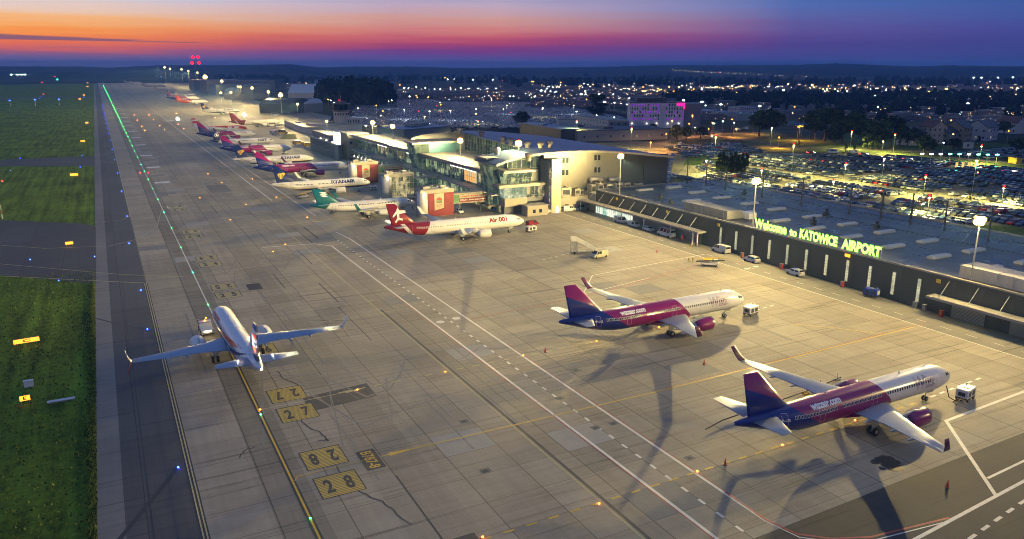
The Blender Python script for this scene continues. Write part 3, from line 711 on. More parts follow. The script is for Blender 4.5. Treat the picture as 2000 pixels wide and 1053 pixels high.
# --- liveries
LM = mat('magenta_paint', C_MAG, .28, var=.05, coat=.4); LN = mat('navy_paint', C_NAVY, .28, var=.05, coat=.4); LT = mat('teal_paint', (.004, .14, .18), .3, var=.05)
LPU = mat('purple_winglet_paint', (.10, .01, .07), .3, var=.05); LR = mat('crimson_paint', (.22, .006, .013), .3, var=.05); LO = mat('orange_red_paint', (.7, .08, .02), .3, var=.05)
LYE = mat('harp_yellow_paint', (.8, .5, .02), .35, var=.03); LP = mat('pink_outline_paint', (.42, .2, .36), .4, var=.03); LG = mat('greyish_lettering', (.25, .25, .27), .4); LB = mat('navy_lettering', (.012, .03, .14), .4)
TXW = mat('white_lettering', (.85, .85, .85), .4, var=.02); DOORW = mat('pale_door_outline', (.6, .45, .6), .4, var=.02)
def wizz_liv(L):
    k = L / 44.5; a = 18.6 * k; b = 35.3 * k
    return livery('white_magenta_navy_livery', C_WHITE, [(C_MAG, [(1, -.95, a - .95 * 5.9)]), (C_NAVY, [(1, -1.55, b - 1.55 * 5.9)])])
def wizz_fin(L): return livery('magenta_navy_fin', C_MAG, [(C_NAVY, [(.42, -1, .42 * (L - 1) - 9.9)])])
def ryan_liv(L): return livery('white_navy_belly_livery', C_WHITE, [(srgb(225, 180, 30), [(0, -1, -2.95), (-1, 0, -(L - 3))]), ((.008, .02, .12), [(0, -1, -2.78), (-1, 0, -(L - 3))])])
NAVYFIN = livery('navy_fin', (.008, .02, .12), [])
def harp(mb, side, L, zf):
    pts = [(4.2 + (a - 4.2) * .78, 8.3 + (b - 8.1) * .72) for a, b in [(6.3, 9.0), (5.2, 9.9), (4.2, 9.4), (2.6, 9.3), (2.2, 8.7), (3.6, 6.3), (4.3, 6.6), (5.6, 8.3)]]
    poly_fin(mb, side, L, pts[::-1], 0)
    for i in range(3): a = 4.8 - i * .6; poly_fin(mb, side, L, [(a, 7.7 - i * .1), (a, 8.9), (a - .22, 8.9), (a - .22, 7.6 - i * .1)][::-1], 1, .045)
harp.mats = [LYE, LB]
def dove(mb, side, L, zf):   # white airliner silhouette on a crimson fin
    c = (4.4, 8.4)
    def P_(pts): poly_fin(mb, side, L, [(c[0] - a * .85, c[1] + b * .85 + .3) for a, b in pts])
    P_([(-.35, -2.0), (.4, -2.2), (.6, 1.4), (.15, 2.4), (-.3, 1.4)]); P_([(.3, .3), (1.9, -1.1), (2.0, -.5), (.5, 1.3)]); P_([(-.2, .0), (-2.6, .3), (-2.4, 1.0), (-.2, 1.3)]); P_([(-.1, -2.0), (-1.5, -2.3), (-1.4, -1.6), (0, -1.1)]); P_([(.3, -2.2), (1.0, -3.1), (1.2, -2.4), (.35, -1.3)])
dove.mats = [TXW]
def leaf(mb, side, L, zf):
    for k in range(3):
        b = (4.9 - k * .1, 7.6 + k * .55); poly_fin(mb, side, L, [(b[0] + 1.2, b[1] + .2), (b[0], b[1] + .7), (b[0] - 1.5, b[1] + .6), (b[0] - .2, b[1])])
leaf.mats = [TXW]
def crane(mb, side, L, zf):
    poly_fin(mb, side, L, [(4.2 + 1.25 * cos(a), 8.3 + 1.25 * sin(a)) for a in [i * pi / 8 for i in range(16)]], 0)
    poly_fin(mb, side, L, [(4.2 + 1.0 * cos(a), 8.3 + 1.0 * sin(a)) for a in [i * pi / 8 for i in range(16)]], 1, .045); poly_fin(mb, side, L, [(5.0, 8.0), (4.4, 8.9), (3.6, 9.0), (3.9, 8.3), (3.6, 7.6)], 0, .06)
crane.mats = [TXW, LB]
def wedges(mb, side, L, zf):
    poly_fin(mb, side, L, [(1.2, 11.75), (3.1, 11.75), (3.9, 10.9), (1.3, 10.7)], 1)
    poly_fin(mb, side, L, [(1.5, 10.2), (4.6, 9.6), (1.7, 9.1)], 0); poly_fin(mb, side, L, [(1.7, 8.6), (4.4, 8.3), (1.8, 8.1)], 1); poly_fin(mb, side, L, [(1.9, 7.8), (6.2, 7.3), (2.0, 6.8)], 0); poly_fin(mb, side, L, [(2.0, 6.5), (5.2, 6.1), (2.2, 5.4)], 1)
wedges.mats = [LO, LB]

def wizz(name_label, pos, L=44.5, detail=1, rz=0, reg=None):
    tx = [('wizzair.com', L - 15.3 * L / 44.5, 1.68, 5.7, 1.05, TXW, {'bold': .05}), ('Wizz', 8.6, .7, 4.7, 2.0, LP, {'outline': .017, 'bold': 0})]
    if reg: tx.append((reg, L - 7.6, .35, 1.6, .36, TXW, {}))
    return plane('airliner', name_label, pos, L, 1.98, rz, liv=wizz_liv(L), fin=wizz_fin(L), eng=LM, wingm=LPU, texts=tx if detail else tx[:1], detail=detail, doorc=DOORW if detail else None)
wizz('white, magenta and navy airliner nearest to the camera at lower right', (111.9, 68.0), 44.5, 2, .012, 'HA-LXE')
wizz('white, magenta and navy airliner alone in the middle of the apron before the dark hall', (112.9, 113.1), 44.5, 2, .006, 'HA-LVZ')
def ribbon(mb_root, F, L, root):
    for (m_, h0, h1, o) in ((LO, 1.5, 2.3, 0), (LB, .3, 1.1, .005)):
        for side in (-1, 1):
            mb = MB(); N = 20
            for i in range(N):
                a, b = i / N, (i + 1) / N
                f_ = lambda k: (13 + k * (L - 17), h0 - 1.2 + 3.0 * k * k)
                wdt = lambda k: .08 + .75 * sin(pi * min(1, k * 1.1)) ** 1 * .9
                (xa, ha), (xb, hb) = f_(a), f_(b); r1, r2 = F.at(xa)[1], F.at(xb)[1]
                q = [(xa, ha - wdt(a) / 2), (xb, hb - wdt(b) / 2), (xb, hb + wdt(b) / 2), (xa, ha + wdt(a) / 2)]
                q = [(x, max(-1.5 * F.at(x)[1], min(1.45 * F.at(x)[1], h_))) for x, h_ in q]
                patch(mb, F, q, side, ny=2, off=.03 + o)
            mb.build('painted_ribbon', m_, root)
rt_, F_ = plane('taxiing_airliner', 'white airliner with orange and blue ribbon seen from behind, on the taxiway at left', (15.9, 154.0), 39.5, 1.9, pi / 2 + .03, group=None, liv=livery('pearl_white', (.70, .71, .74), []), fin=livery('white_fin', C_WHITE, []), wl=mat('blue_grey_wing', (.27, .36, .49), .3, .1, var=.05), wingm=WHITE, winglet='split', tailm=LO, finart=wedges, detail=2, lights=2,
      texts=[('smartwings', 8.5, 1.2, 6, 1.1, LO, {})])
ribbon(None, F_, 39.5, rt_)
for side in (-1, 1):
    mb = MB(); mb.lathe([(0, .08), (.08, .06), (.1, 0)], (-35.3, side * 2.6, 5.62), 'z', 8); lo = mb.build('logo_lamp', emit('logo_lamp_glow', (1, .9, .85), 30), rt_)
    l = bpy.data.lights.new('logo_light', 'SPOT'); l.energy = 2600; l.color = (1, .93, .95); l.shadow_soft_size = .1; l.spot_size = radians(62); l.spot_blend = .6; o = bpy.data.objects.new('logo_light', l); COL.objects.link(o); o.location = (-35.3, side * 2.6, 6.0); o.rotation_euler = Vector((-.8, -side * 2.5, 2.6)).to_track_quat('-Z', 'Y').to_euler(); o.parent = rt_
a1 = livery('white_crimson_rear_livery', C_WHITE, [((.22, .006, .013), [(1, .55, 34.0)]), (C_WHITE, [(1, -.75, 34.1), (-1, .75, -35.3)])])
a1f = livery('crimson_fin', (.22, .006, .013), [])
rt1, F1 = plane('airliner', 'white airliner with crimson tail bearing a white plane emblem, near the glass terminal', (111.9, 206.3), 44.5, rz=-.03, liv=a1, fin=a1f, finart=dove, wl=mat('blue_wing', (.34, .40, .5), .35, var=.05), eng=WHITE, wingm=WHITE, wm=mat('pale_window_glass', (.34, .34, .32), .2, var=.03), texts=[('Air 001', 9.6, 1.05, 6.0, 1.6, LR, {'bold': .05})], detail=2)
plane('airliner', 'white regional jet with teal tail and white leaf emblem by the unbannered bridge tower', (93.6, 252.3), 36.2, 1.7, -.02, liv=livery('white_teal_rear_livery', C_WHITE, [((.004, .14, .18), [(1, .9, 34.6)])]), fin=livery('teal_fin', (.004, .14, .18), []), wingm=LT, wing_span=14.2, finart=leaf, E190=True, texts=[('Luxair', 9, 1.1, 3, .6, LG, {})], detail=1)
def ryan(lb, pos, d=1, harp_=harp): return plane('airliner', lb, pos, 39.5, 1.9, 0, liv=ryan_liv(39.5), fin=NAVYFIN, eng=WHITE, wingm=WHITE, finart=harp_, texts=[('RYANAIR', 11.6, 1.05, 9.6, 1.55, LB, {'bold': .03})], detail=d)
ryan('white airliner with navy belly and harp tail, its nose beside the red bridge tower', (94.6, 306.2))
wizz('white, magenta and navy airliner with its nose at the farther red bridge tower', (102.6, 363.0), 44.5)
ryan('white airliner with navy belly and harp tail, between two magenta and navy airliners', (94.3, 400.5))
wizz('white, magenta and navy airliner parked between the harp tail and the plane lettered in black', (95.8, 459.0), 39.5)
plane('airliner', 'white jet with large black lettering near its nose, between two magenta and navy airliners', (96, 508.5), 38.6, 1.75, 0, liv=livery('plain_white_navy_tail_livery', C_WHITE, [((.02, .04, .16), [(1, .9, 37.6)])]), fin=livery('midnight_fin', (.01, .03, .12), []), E190=True, wing_span=14.4, finart=crane, texts=[('LOT', 7.6, .7, 5.4, 1.6, LB, {'bold': .05})], detail=1)
wizz('magenta and navy airliner beside the red topped one', (95.5, 569.0), 39.5)
plane('airliner', 'airliner with a bright red upper fuselage and a red and white banded fin', (98, 622), 40, 1.95, 0, liv=livery('red_top_livery', C_WHITE, [((.5, .015, .01), [(-.1, 1, 2.8), (-1, 0, -33)])]), fin=livery('red_white_banded_fin', C_WHITE, [((.5, .015, .01), [(0, 1, 10.9)]), ((.5, .015, .01), [(0, 1, 8.2), (0, -1, -9.8)])]), eng=WHITE, texts=[('Air 001', 10.5, .9, 8.5, 2.0, TXW, {'bold': .03})], detail=0)
plane('airliner', 'white airliner with dark crimson tail and pale diagonal band beyond the service trucks', (134.5, 678), 42, 1.98, 0, liv=livery('white_dark_crimson_rear', (.6, .58, .55), [((.16, .02, .03), [(1, .5, 31.5)]), (C_WHITE, [(1, -.75, 31.9), (-1, .75, -33.1)])]), fin=livery('dark_crimson_fin', (.16, .02, .03), []), detail=0)
ryan('white airliner with navy belly and harp tail, standing alone farther down the apron', (131, 868), 0)
plane('airliner', 'far airliner with red and white patterned tail, first beyond the solitary harp tail', (128, 1112), 40, 1.95, 0, liv=livery('red_speckled_rear', C_WHITE, [((.45, .06, .05), [(1, 0, 20)])]), fin=livery('red_speckled_fin', (.45, .06, .05), []), detail=0)
wizz('dim magenta and navy airliner standing third from the far end of the apron', (131, 1235), 44.5, 0)
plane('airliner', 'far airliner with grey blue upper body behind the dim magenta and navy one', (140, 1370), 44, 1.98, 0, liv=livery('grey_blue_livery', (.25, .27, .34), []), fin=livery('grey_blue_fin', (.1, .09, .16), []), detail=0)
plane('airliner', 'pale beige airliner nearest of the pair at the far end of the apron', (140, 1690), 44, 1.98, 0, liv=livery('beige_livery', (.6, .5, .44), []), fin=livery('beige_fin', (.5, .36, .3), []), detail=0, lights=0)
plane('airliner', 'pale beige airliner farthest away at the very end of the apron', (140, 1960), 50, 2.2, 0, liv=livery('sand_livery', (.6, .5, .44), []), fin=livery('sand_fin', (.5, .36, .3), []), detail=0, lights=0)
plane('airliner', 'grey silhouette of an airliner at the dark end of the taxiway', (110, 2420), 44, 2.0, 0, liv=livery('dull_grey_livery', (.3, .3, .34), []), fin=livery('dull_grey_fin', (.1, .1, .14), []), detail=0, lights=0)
# ================================================================== BUILDINGS
def onY(x, y, Y):
    d = ray(x, y); t = Y / d.y
    return Vector((d.x * t, Y, CAMZ + d.z * t))
def lit_mat(name, bright, dark, sc, lo=.42, hi=.6, strength=1.0, cell=(1.5, 3.2)):
    m = bpy.data.materials.new(name); m.use_nodes = True; t = NT(m.node_tree); p = t.n['Principled BSDF']
    o = t.new('ShaderNodeTexCoord').outputs['Object']
    sn = t.new('ShaderNodeVectorMath', operation='SNAP'); t.l.new(o, sn.inputs[0]); sn.inputs[1].default_value = (cell[0], cell[0], cell[1])
    wn = t.new('ShaderNodeTexWhiteNoise'); t.l.new(sn.outputs[0], wn.inputs[0])
    n = t.noise(t.mapping(o, (1, 1, .8)), sc, 4, .7)
    fac = t.math('ADD', t.math('MULTIPLY', n, .75), t.math('MULTIPLY', wn.outputs[0], .25))
    c = t.mix(t.ramp(fac, [(lo, 0), (hi, 1)]), dark, bright)
    p.inputs['Base Color'].default_value = (.02, .03, .03, 1); p.inputs['Roughness'].default_value = .08
    t.l.new(c, p.inputs['Emission Color']); p.inputs['Emission Strength'].default_value = strength
    m.cycles.emission_sampling = 'NONE'; return m
LITG = lit_mat('lit_glass_green_white', (.50, .58, .30), (.012, .035, .035), .8, .46, .66, .7)
LITW = lit_mat('lit_glass_warm', (.75, .60, .28), (.05, .055, .03), .7, .46, .66, .75)
LITD = lit_mat('dim_glass', (.10, .13, .08), (.005, .012, .016), .35, .48, .72)
LITO = lit_mat('lit_glass_orange', (.9, .35, .06), (.5, .45, .25), 1.2)
BEIGE = mat('beige_panel', (.34, .31, .25), .6, var=.05, vs=.3); BEIGE2 = mat('grey_beige_panel', (.33, .32, .30), .6, var=.05, vs=.3)
GREYW = mat('grey_cladding', (.17, .18, .2), .5, var=.06, vs=.3); DARKW = mat('anthracite_cladding', (.045, .05, .06), .55, var=.1, vs=.25)
ROOFM = mat('pale_roof_membrane', (.24, .23, .21), .55, var=.16, vs=.25); BROOF = mat('blue_grey_metal_roof', (.09, .15, .24), .4, .2, var=.08, vs=.1)
CONC = mat('concrete_wall', (.28, .27, .25), .7, var=.1); WWALL = mat('white_render', (.5, .49, .46), .7, var=.06); TILE = mat('red_brown_tiles', (.12, .05, .035), .7, var=.15, vs=2)
FRAME = mat('window_frame_grey', (.2, .22, .22), .4, .4); CREAMLIT = emit('backlit_white_panel', (1, .92, .78), 1.6)
SLABC = mat('ledge_grey', (.30, .29, .28), .5, var=.08)

def mullions(mb, X, y0, y1, z0, z1, dy, rows=(), w=.09, off=-.08, mi=0):
    n = max(1, round(abs(y1 - y0) / dy))
    for i in range(n + 1): y = y0 + (y1 - y0) * i / n; mb.box(X + off - .06, X + off, y - w / 2, y + w / 2, z0, z1, mi)
    for z in rows: mb.box(X + off - .063, X + off - .003, min(y0, y1), max(y0, y1), z - w / 2, z + w / 2, mi)
def mullionsY(mb, Y, x0, x1, z0, z1, dx, rows=(), w=.09, off=-.08, mi=0):
    n = max(1, round(abs(x1 - x0) / dx))
    for i in range(n + 1): x = x0 + (x1 - x0) * i / n; mb.box(x - w / 2, x + w / 2, Y + off - .06, Y + off, z0, z1, mi)
    for z in rows: mb.box(min(x0, x1), max(x0, x1), Y + off - .063, Y + off - .003, z - w / 2, z + w / 2, mi)

# --- long dark hall on the right
hall = thing('airport_hall', 'long anthracite hall with flat dark roof and narrow lit window strips behind the apron', 'airport building', (148.8, 222, 0))
def hb(mb, name, m): o = mb.build(name, m); o.parent = hall; o.matrix_parent_inverse = Matrix.Translation((-148.8, -222, 0)); return o
H0, XB = 8.2, 201.0
mb = MB(); mb.box(148.8, XB, 24, 222, 0, H0 - .25)
for k in range(33):  # cladding ribs
    y = 222 - k * 6.05 - 3
    if y > 26: mb.box(148.76, 148.8, y - .05, y + .05, .3, H0 - .3)
hb(mb, 'wall', DARKW)
rm_ = bpy.data.materials.new('dark_roof_membrane'); rm_.use_nodes = True; t = NT(rm_.node_tree); p = t.n['Principled BSDF']
o_ = t.new('ShaderNodeTexCoord').outputs['Object']; n_ = t.noise(o_, .12, 5, .65); n2_ = t.noise(o_, 1.4, 4, .6)
sp_ = t.new('ShaderNodeSeparateXYZ'); t.l.new(o_, sp_.inputs[0]); fr_ = t.math('LESS_THAN', t.math('FRACT', t.math('DIVIDE', sp_.outputs[1], 2.0)), .05)
k_ = t.math('ADD', t.math('MULTIPLY', n_, .8), t.math('ADD', t.math('MULTIPLY', n2_, .4), t.math('MULTIPLY', fr_, -.12)))
t.l.new(t.mix(t.ramp(k_, [(.35, 0), (.85, 1)]), (.03, .036, .048), (.105, .115, .135)), p.inputs['Base Color']); t.l.new(t.ramp(n_, [(.35, .22), (.65, .5)]), p.inputs['Roughness'])
b_ = t.new('ShaderNodeBump'); b_.inputs['Strength'].default_value = .3; b_.inputs['Distance'].default_value = .1; t.l.new(t.noise(o_, .8, 4, .7), b_.inputs['Height']); t.l.new(b_.outputs[0], p.inputs['Normal'])
mb = MB(); mb.box(149.2, XB - .4, 24.4, 221.6, H0 - .5, H0 - .05); ro = hb(mb, 'roof', rm_)
mb = MB(); mb.box(148.62, 149.25, 24, 222.2, H0 - .25, H0 + .12); mb.box(XB - .5, XB + .1, 24, 222.2, H0 - .25, H0 + .3); mb.box(149.25, XB - .5, 221.6, 222.2, H0 - .25, H0 + .12); hb(mb, 'parapet', ROOFM)
for k in range(17):
    y = 159.6 - (k - 0) * 6.02
    if not (99 < y < 161): continue
    mb = MB(); mb.box(148.68, 148.79, y - .38, y + .38, 1.25, 6.25)
    wnd = hb(mb, 'window', lit_mat('window_strip_lit', (.50, .45, .26), (.26, .26, .18), .6) if 'wsl' not in globals() else wsl); wsl = wnd.data.materials[0]
    mb = MB()
    for j in range(8): mb.box(148.66, 148.68, y - .4, y + .4, 1.22 + j * .715, 1.26 + j * .715)
    mb.box(148.65, 148.68, y - .44, y - .38, 1.2, 6.3); mb.box(148.65, 148.68, y + .38, y + .44, 1.2, 6.3); fr = mb.build('window_frame', DARK, wnd)
def canopy(y0, y1, rods, lab):
    mb = MB(); mb.box(145.6, 148.75, y0, y1, 3.75, 4.05); c = hb(mb, 'canopy', ROOFM)
    mb = MB(); mb.box(145.5, 145.6, y0, y1, 3.6, 4.12); mb.box(145.6, 148.7, y0 - .1, y0, 3.6, 4.1); mb.box(145.6, 148.7, y1, y1 + .1, 3.6, 4.1); mb.build('fascia', SLABC, c)
    for y in rods: mb = MB(); mb.tube([(145.9, y, 4.1), (148.75, y, 7.3)], .07, 6); mb.build('tie_rod', STEEL, c)
canopy(165.5, 228, [170 + 5.9 * k for k in range(10)], ''); canopy(40, 95.5, [93, 87, 81, 75], '')
mb = MB(); mb.box(148.5, 148.78, 167, 200, .1, 3.6); hb(mb, 'shop_front', GREYW)
mb = MB(); mb.box(148.55, 148.79, 200.1, 221.5, .2, 3.5); g_ = hb(mb, 'glass_front', lit_mat('shop_lit', (.8, .8, .6), (.15, .35, .3), .9, .35, .6, 1.2))
mb = MB(); mullions(mb, 148.55, 200, 221.6, .1, 3.6, 1.2, (2.5,)); hb(mb, 'window_frame', STEEL)
for y in (227.5, 203, 191, 178, 168, 166): mb = MB(); mb.box(145.9, 146.2, y - .15, y + .15, 0, 3.75); hb(mb, 'column', WHITE)
mb = MB(); mb.box(148.66, 148.79, 61, 80, .1, 3.6); hb(mb, 'shop_front', mat('grey_shop_front', (.2, .2, .2), .6))
mb = MB(); mb.box(148.55, 148.66, 84.8, 91.6, .1, 3.4); sh = hb(mb, 'roller_door', mat('slatted_shutter', (.3, .28, .25), .6, var=.05))
mb = MB(); [mb.box(148.52, 148.55, 84.9, 91.5, .3 + k * .28, .36 + k * .28) for k in range(11)]; mb.build('slat', DARK, sh)
mb = MB(); mb.box(148.6, 148.66, 82.2, 83.3, .1, 2.4); hb(mb, 'door', DARK)
mb = MB(); mb.box(148.55, 148.66, 70.5, 75, .1, 3.3); hb(mb, 'glass_front', LITG); mb = MB(); mullions(mb, 148.56, 70.4, 75.1, .1, 3.4, 1.1, (2.4,)); hb(mb, 'window_frame', STEEL)
mb = MB(); mb.box(148.4, 148.5, 73.6, 74.8, 2.5, 3.2); hb(mb, 'lit_sign_panel', emit('cyan_sign', (.5, .95, 1), 2))
for y in (209.3, 183, 160.5, 95.2): mb = MB(); mb.box(148.45, 148.6, y - .45, y + .45, 6.4, 7.2); hb(mb, 'stand_sign', YEL)
mb = MB(); mb.box(148.5, 148.62, 117.0, 118.4, 7.0, 7.7); hb(mb, 'stand_sign', emit('orange_sign', (1, .38, .02), 1.6))
sky_m = mat('skylight_polycarbonate', (.5, .5, .47), .3, var=.05)
for i, y in enumerate((212.5, 200.2, 188.2, 175.8, 164.7, 151.5, 139.5, 128.1, 116.2, 104.7, 93, 81)):
    for x in (174.7,) + ((162.3,) if y not in (175.8,) else ()):
        if x < 165 and y > 190 and y < 201: continue
        mb = MB(); n = 8; prof_ = [(-.95, 0)] + [(-.95 * cos(pi * k / n), .38 + .3 * sin(pi * k / n)) for k in range(n + 1)] + [(.95, 0)]
        mb.prism([(y + a, H0 - .04 + b) for a, b in prof_], x - 3.0, x + 3.0, 'x'); s_ = hb(mb, 'skylight', sky_m)
        mb = MB(); [mb.box(x - 3 + 1.2 * k - .04, x - 3 + 1.2 * k + .04, y - .97, y + .97, H0 + .3, H0 + .36) for k in range(1, 5)]; mb.build('glazing_bar', GREY, s_)
for (x0, x1, y0, y1, h, m_) in ((150.0, 155.5, 159, 177, 2.5, mat('duct_casing', (.2, .2, .2), .5)), (149.9, 155.5, 74, 92, 2.6, mat('pale_casing', (.45, .43, .4), .5)), (149.9, 155.5, 52, 73, 2.6, MATS['pale_casing']), (155.7, 158.5, 156.5, 160, 1.8, WHITE)):
    mb = MB(); mb.box(x0, x1, y0, y1, H0 + .15, H0 + h)
    for k in range(int((y1 - y0) / 3)): mb.box(x0 - .05, x1 + .05, y0 + 3 * k + 1.4, y0 + 3 * k + 1.5, H0 + .15, H0 + h + .04)
    hb(mb, 'ventilation_unit', m_)
for (x, y) in ((156, 196), (153.5, 187.5), (181, 152), (178, 133), (186, 190), (168, 145)):
    mb = MB(); mb.box(x - .6, x + .6, y - .6, y + .6, H0, H0 + .9); mb.lathe([(0, .3), (1.5, .3), (1.5, .5), (1.8, .5), (1.8, 0)], (x, y, H0), 'z', 8); hb(mb, 'roof_vent', DARK)
for (x, y) in ((185.3, 222 - 4), (188, 211), (187, 200), (187, 183), (187.3, 167), (188, 150), (189.0, 145.4 - 5), (190.0, 132), (190.2, 122.5), (188.3, 109.8)):
    mb = MB(); mb.tube([(x, y, H0), (x, y, H0 + 8.4)], [.26, .16], 8); po = hb(mb, 'roof_pole', DARK)
    mb = MB()
    for dx, dy in ((5, 3), (5, -3), (-5, 3), (-5, -3)): mb.tube([(x, y, H0 + 8.2), (x + dx, y + dy, H0)], .035, 4)
    mb.build('stay_wire', DARK, po)
mb = MB(); mb.tube([(180, 218, H0 + .12), (180, 150, H0 + .12), (182, 60, H0 + .12)], .1, 4); mb.tube([(192, 218, H0 + .12), (193, 60, H0 + .12)], .1, 4); hb(mb, 'cable_tray', DARK)
# rooftop sign
sgn = thing('rooftop_sign', 'glowing green and white letters reading Welcome to KATOWICE AIRPORT on the hall roof edge', 'sign', (148.95, 128.5, H0))
GL = emit('glowing_green_edge', (.16, .8, .01), .55, True); WL = emit('glowing_pale_face', (.82, 1, .24), 1.15)
for txt, ya, yb in (('Welcome', 147.6, 136.6), ('to', 135.7, 133.3), ('KATOWICE', 132.4, 121.2), ('AIRPORT', 119.9, 109.5)):
    yc, w_ = (ya + yb) / 2, ya - yb; hgt = 2.4 if txt != 'to' else 1.8
    mb = MB(); text_mb(mb, txt, w_ + .25, hgt + .25, lambda u, v, dz: (0 + .06, yc - 128.5 - u, v + hgt / 2 + .35), 0, bold=.07); mb.build('letter_glow', GL, sgn)
    mb = MB(); text_mb(mb, txt, w_, hgt, lambda u, v, dz: (0, yc - 128.5 - u, v + hgt / 2 + .35), 0, bold=.05); mb.build('letter_face', WL, sgn)
mb = MB(); [mb.box(.12, .2, y - .04, y + .04, 0, 2.4) for y in [-19 + 2 * k for k in range(20)]]; mb.box(.1, .2, -19.2, 19.2, .3, .4); mb.build('sign_frame', STEEL, sgn)

# --- main terminal
term = thing('terminal_building', 'large glass and beige terminal with curved roof and long lit concourse facing the apron', 'airport building', (134.7, 234, 0))
def tb(mb, name, m, par=None):
    o = mb.build(name, m)
    o.parent = term; o.matrix_parent_inverse = Matrix.Translation((-134.7, -234, 0)); return o
YW = 234.0
arc = [(114, 17.9), (118, 19.0), (125, 20.4), (133, 20.9), (141, 21.0), (150, 20.8), (158, 20.2), (167, 19.3), (178, 18.0), (189, 16.6)]
def arcz(x):
    for (a, za), (b, zb) in zip(arc[:-1], arc[1:]):
        if x <= b: return za + (zb - za) * (x - a) / (b - a)
    return arc[-1][1]
mb = MB(); pr = [(x, z) for x, z in arc] + [(x, z - .5) for x, z in arc[::-1]]
mb.prism(pr, 229.5, 246.5, 'y')
pr2 = [(141, 21.0)] + [p_ for p_ in arc if p_[0] > 141]; mb.prism([(x, z) for x, z in pr2] + [(x, z - .5) for x, z in pr2[::-1]], 246.5, 326, 'y')
mb.hexa([(134, 246.5, 20.4), (141, 246.5, 20.5), (141, 300, 20.5), (139, 300, 20.4)], [(134, 246.5, 20.9), (141, 246.5, 21), (141, 300, 21), (139, 300, 20.9)]); tb(mb, 'curved_roof', BROOF)
mb = MB(); mb.prism([(x, z + .12) for x, z in arc] + [(x, z - .62) for x, z in arc[::-1]], 229.2, 229.5, 'y'); tb(mb, 'roof_edge', SLABC)
mb = MB(); mb.prism([(134.8, 0)] + [(x, arcz(x) - .5) for x in (134.8, 141, 150, 158, 167)] + [(167, 0)], YW, YW + 1, 'y'); tb(mb, 'wall', mat('curved_wall_panel', (.165, .16, .14), .55, var=.06, vs=.3))
mb = MB(); mb.prism([(167, 0)] + [(x, arcz(x) - .5) for x in (167, 178)] + [(178, 0)], YW + .4, YW + 1, 'y'); mb.box(178, 189, YW, YW + 1, 0, 17.2); mb.box(188, 189, YW + 1, 325, 0, 16.2); tb(mb, 'wall', mat('slate_wall', (.06, .068, .08), .5, var=.1))
mb = MB(); mb.prism([(120, 0)] + [(x, arcz(x) - .5) for x in (120, 125, 133, 141, 150, 158, 167, 178, 188)] + [(188, 0)], 325, 326, 'y'); tb(mb, 'wall', GREYW)
mb = MB()
for z in (4, 7.2, 10.4, 13.6, 16.8): mb.box(139, 166.9, YW - .02, YW, z, z + .05)
mb.box(152.2, 152.3, YW - .12, YW, 3, 20); tb(mb, 'panel_joint', GREYW)
for (x, y) in ((1100.5, 313), (1108, 313), (1100, 337), (1107.5, 337), (1163, 308), (1170, 308), (1163, 332), (1170, 332)):
    c = onY(x, y, YW); mb = MB(); mb.box(c.x - .55, c.x + .55, YW - .05, YW - .02, c.z - .95, c.z + .95); wi = tb(mb, 'window', GLASSD)
    mb = MB(); mb.box(c.x - .62, c.x - .55, YW - .07, YW, c.z - 1, c.z + 1); mb.box(c.x + .55, c.x + .62, YW - .07, YW, c.z - 1, c.z + 1); mb.box(c.x - .62, c.x + .62, YW - .07, YW, c.z - 1.03, c.z - .95); mb.build('window_frame', FRAME, wi)
# stair tower
mb = MB(); mb.box(134.7, 138.6, 228.4, 228.6, 0, 18.3); tb(mb, 'stair_tower_lit_face', mat('lit_tower_front', (.50, .43, .29), .6, var=.05))  # floodlight on the front face put into a paler, yellower colour
mb = MB(); mb.box(134.7, 138.6, 228.6, 246, 0, 18.0); tb(mb, 'stair_tower', mat('shaded_tower_cladding', (.30, .31, .34), .55, var=.05, vs=.3))  # shade on the tower sides put into a cooler grey
mb = MB(); mb.box(134.5, 138.8, 228.2, 246.2, 18.3, 18.5); tb(mb, 'tower_roof', GREYW)
for k in range(8): mb = MB(); mb.box(134.62, 134.69, 229.2, 230.0, 1.6 + k * 2.05, 3.1 + k * 2.05); tb(mb, 'window', LITW)
mb = MB(); mb.box(136.6, 137.6, 228.33, 228.39, .1, 2.3); tb(mb, 'door', CREAMLIT)
# lower annex with plant on its roof
mb = MB(); mb.box(138.7, 150, 229, 233.9, 0, 5.0); mb.box(150, 188, 222.3, 233.9, 0, 6.2); tb(mb, 'annex', BEIGE)
mb = MB(); mb.box(140.6, 142.0, 228.9, 229, .1, 2.6); mb.box(144, 145, 228.9, 229, 1, 2.4); tb(mb, 'door', DARK)
for (x, y, sx, sy, z, h) in ((141.5, 231, 4, 2.6, 5, 3.2), (146.5, 231.3, 2.2, 2.2, 5, 2.3), (151.5, 229, 2, 3, 6.2, 2.6), (154.5, 229, 2.2, 3, 6.2, 2.8), (158, 228.5, 3, 3, 6.2, 2.5), (162, 228.5, 3, 3, 6.2, 2.4), (166, 229, 2.6, 3, 6.2, 2.2), (149, 232, 1.5, 1.5, 5, 1.6), (171, 228, 3, 2, 6.2, 1.8)):
    mb = MB(); mb.cbox((x, y, z + h / 2), (sx, sy, h)); mb.cbox((x, y, z + h + .05), (sx + .15, sy + .15, .1)); mb.cbox((x, y - sy / 2 - .02, z + h / 2), (sx * .7, .05, h * .6), 1); mb.lathe([(0, .5), (.35, .5), (.35, .42)], (x, y, z + h + .1), 'z', 10, 1); tb(mb, 'cooling_unit', [mat('unit_casing', (.38, .36, .3), .5), DARK])
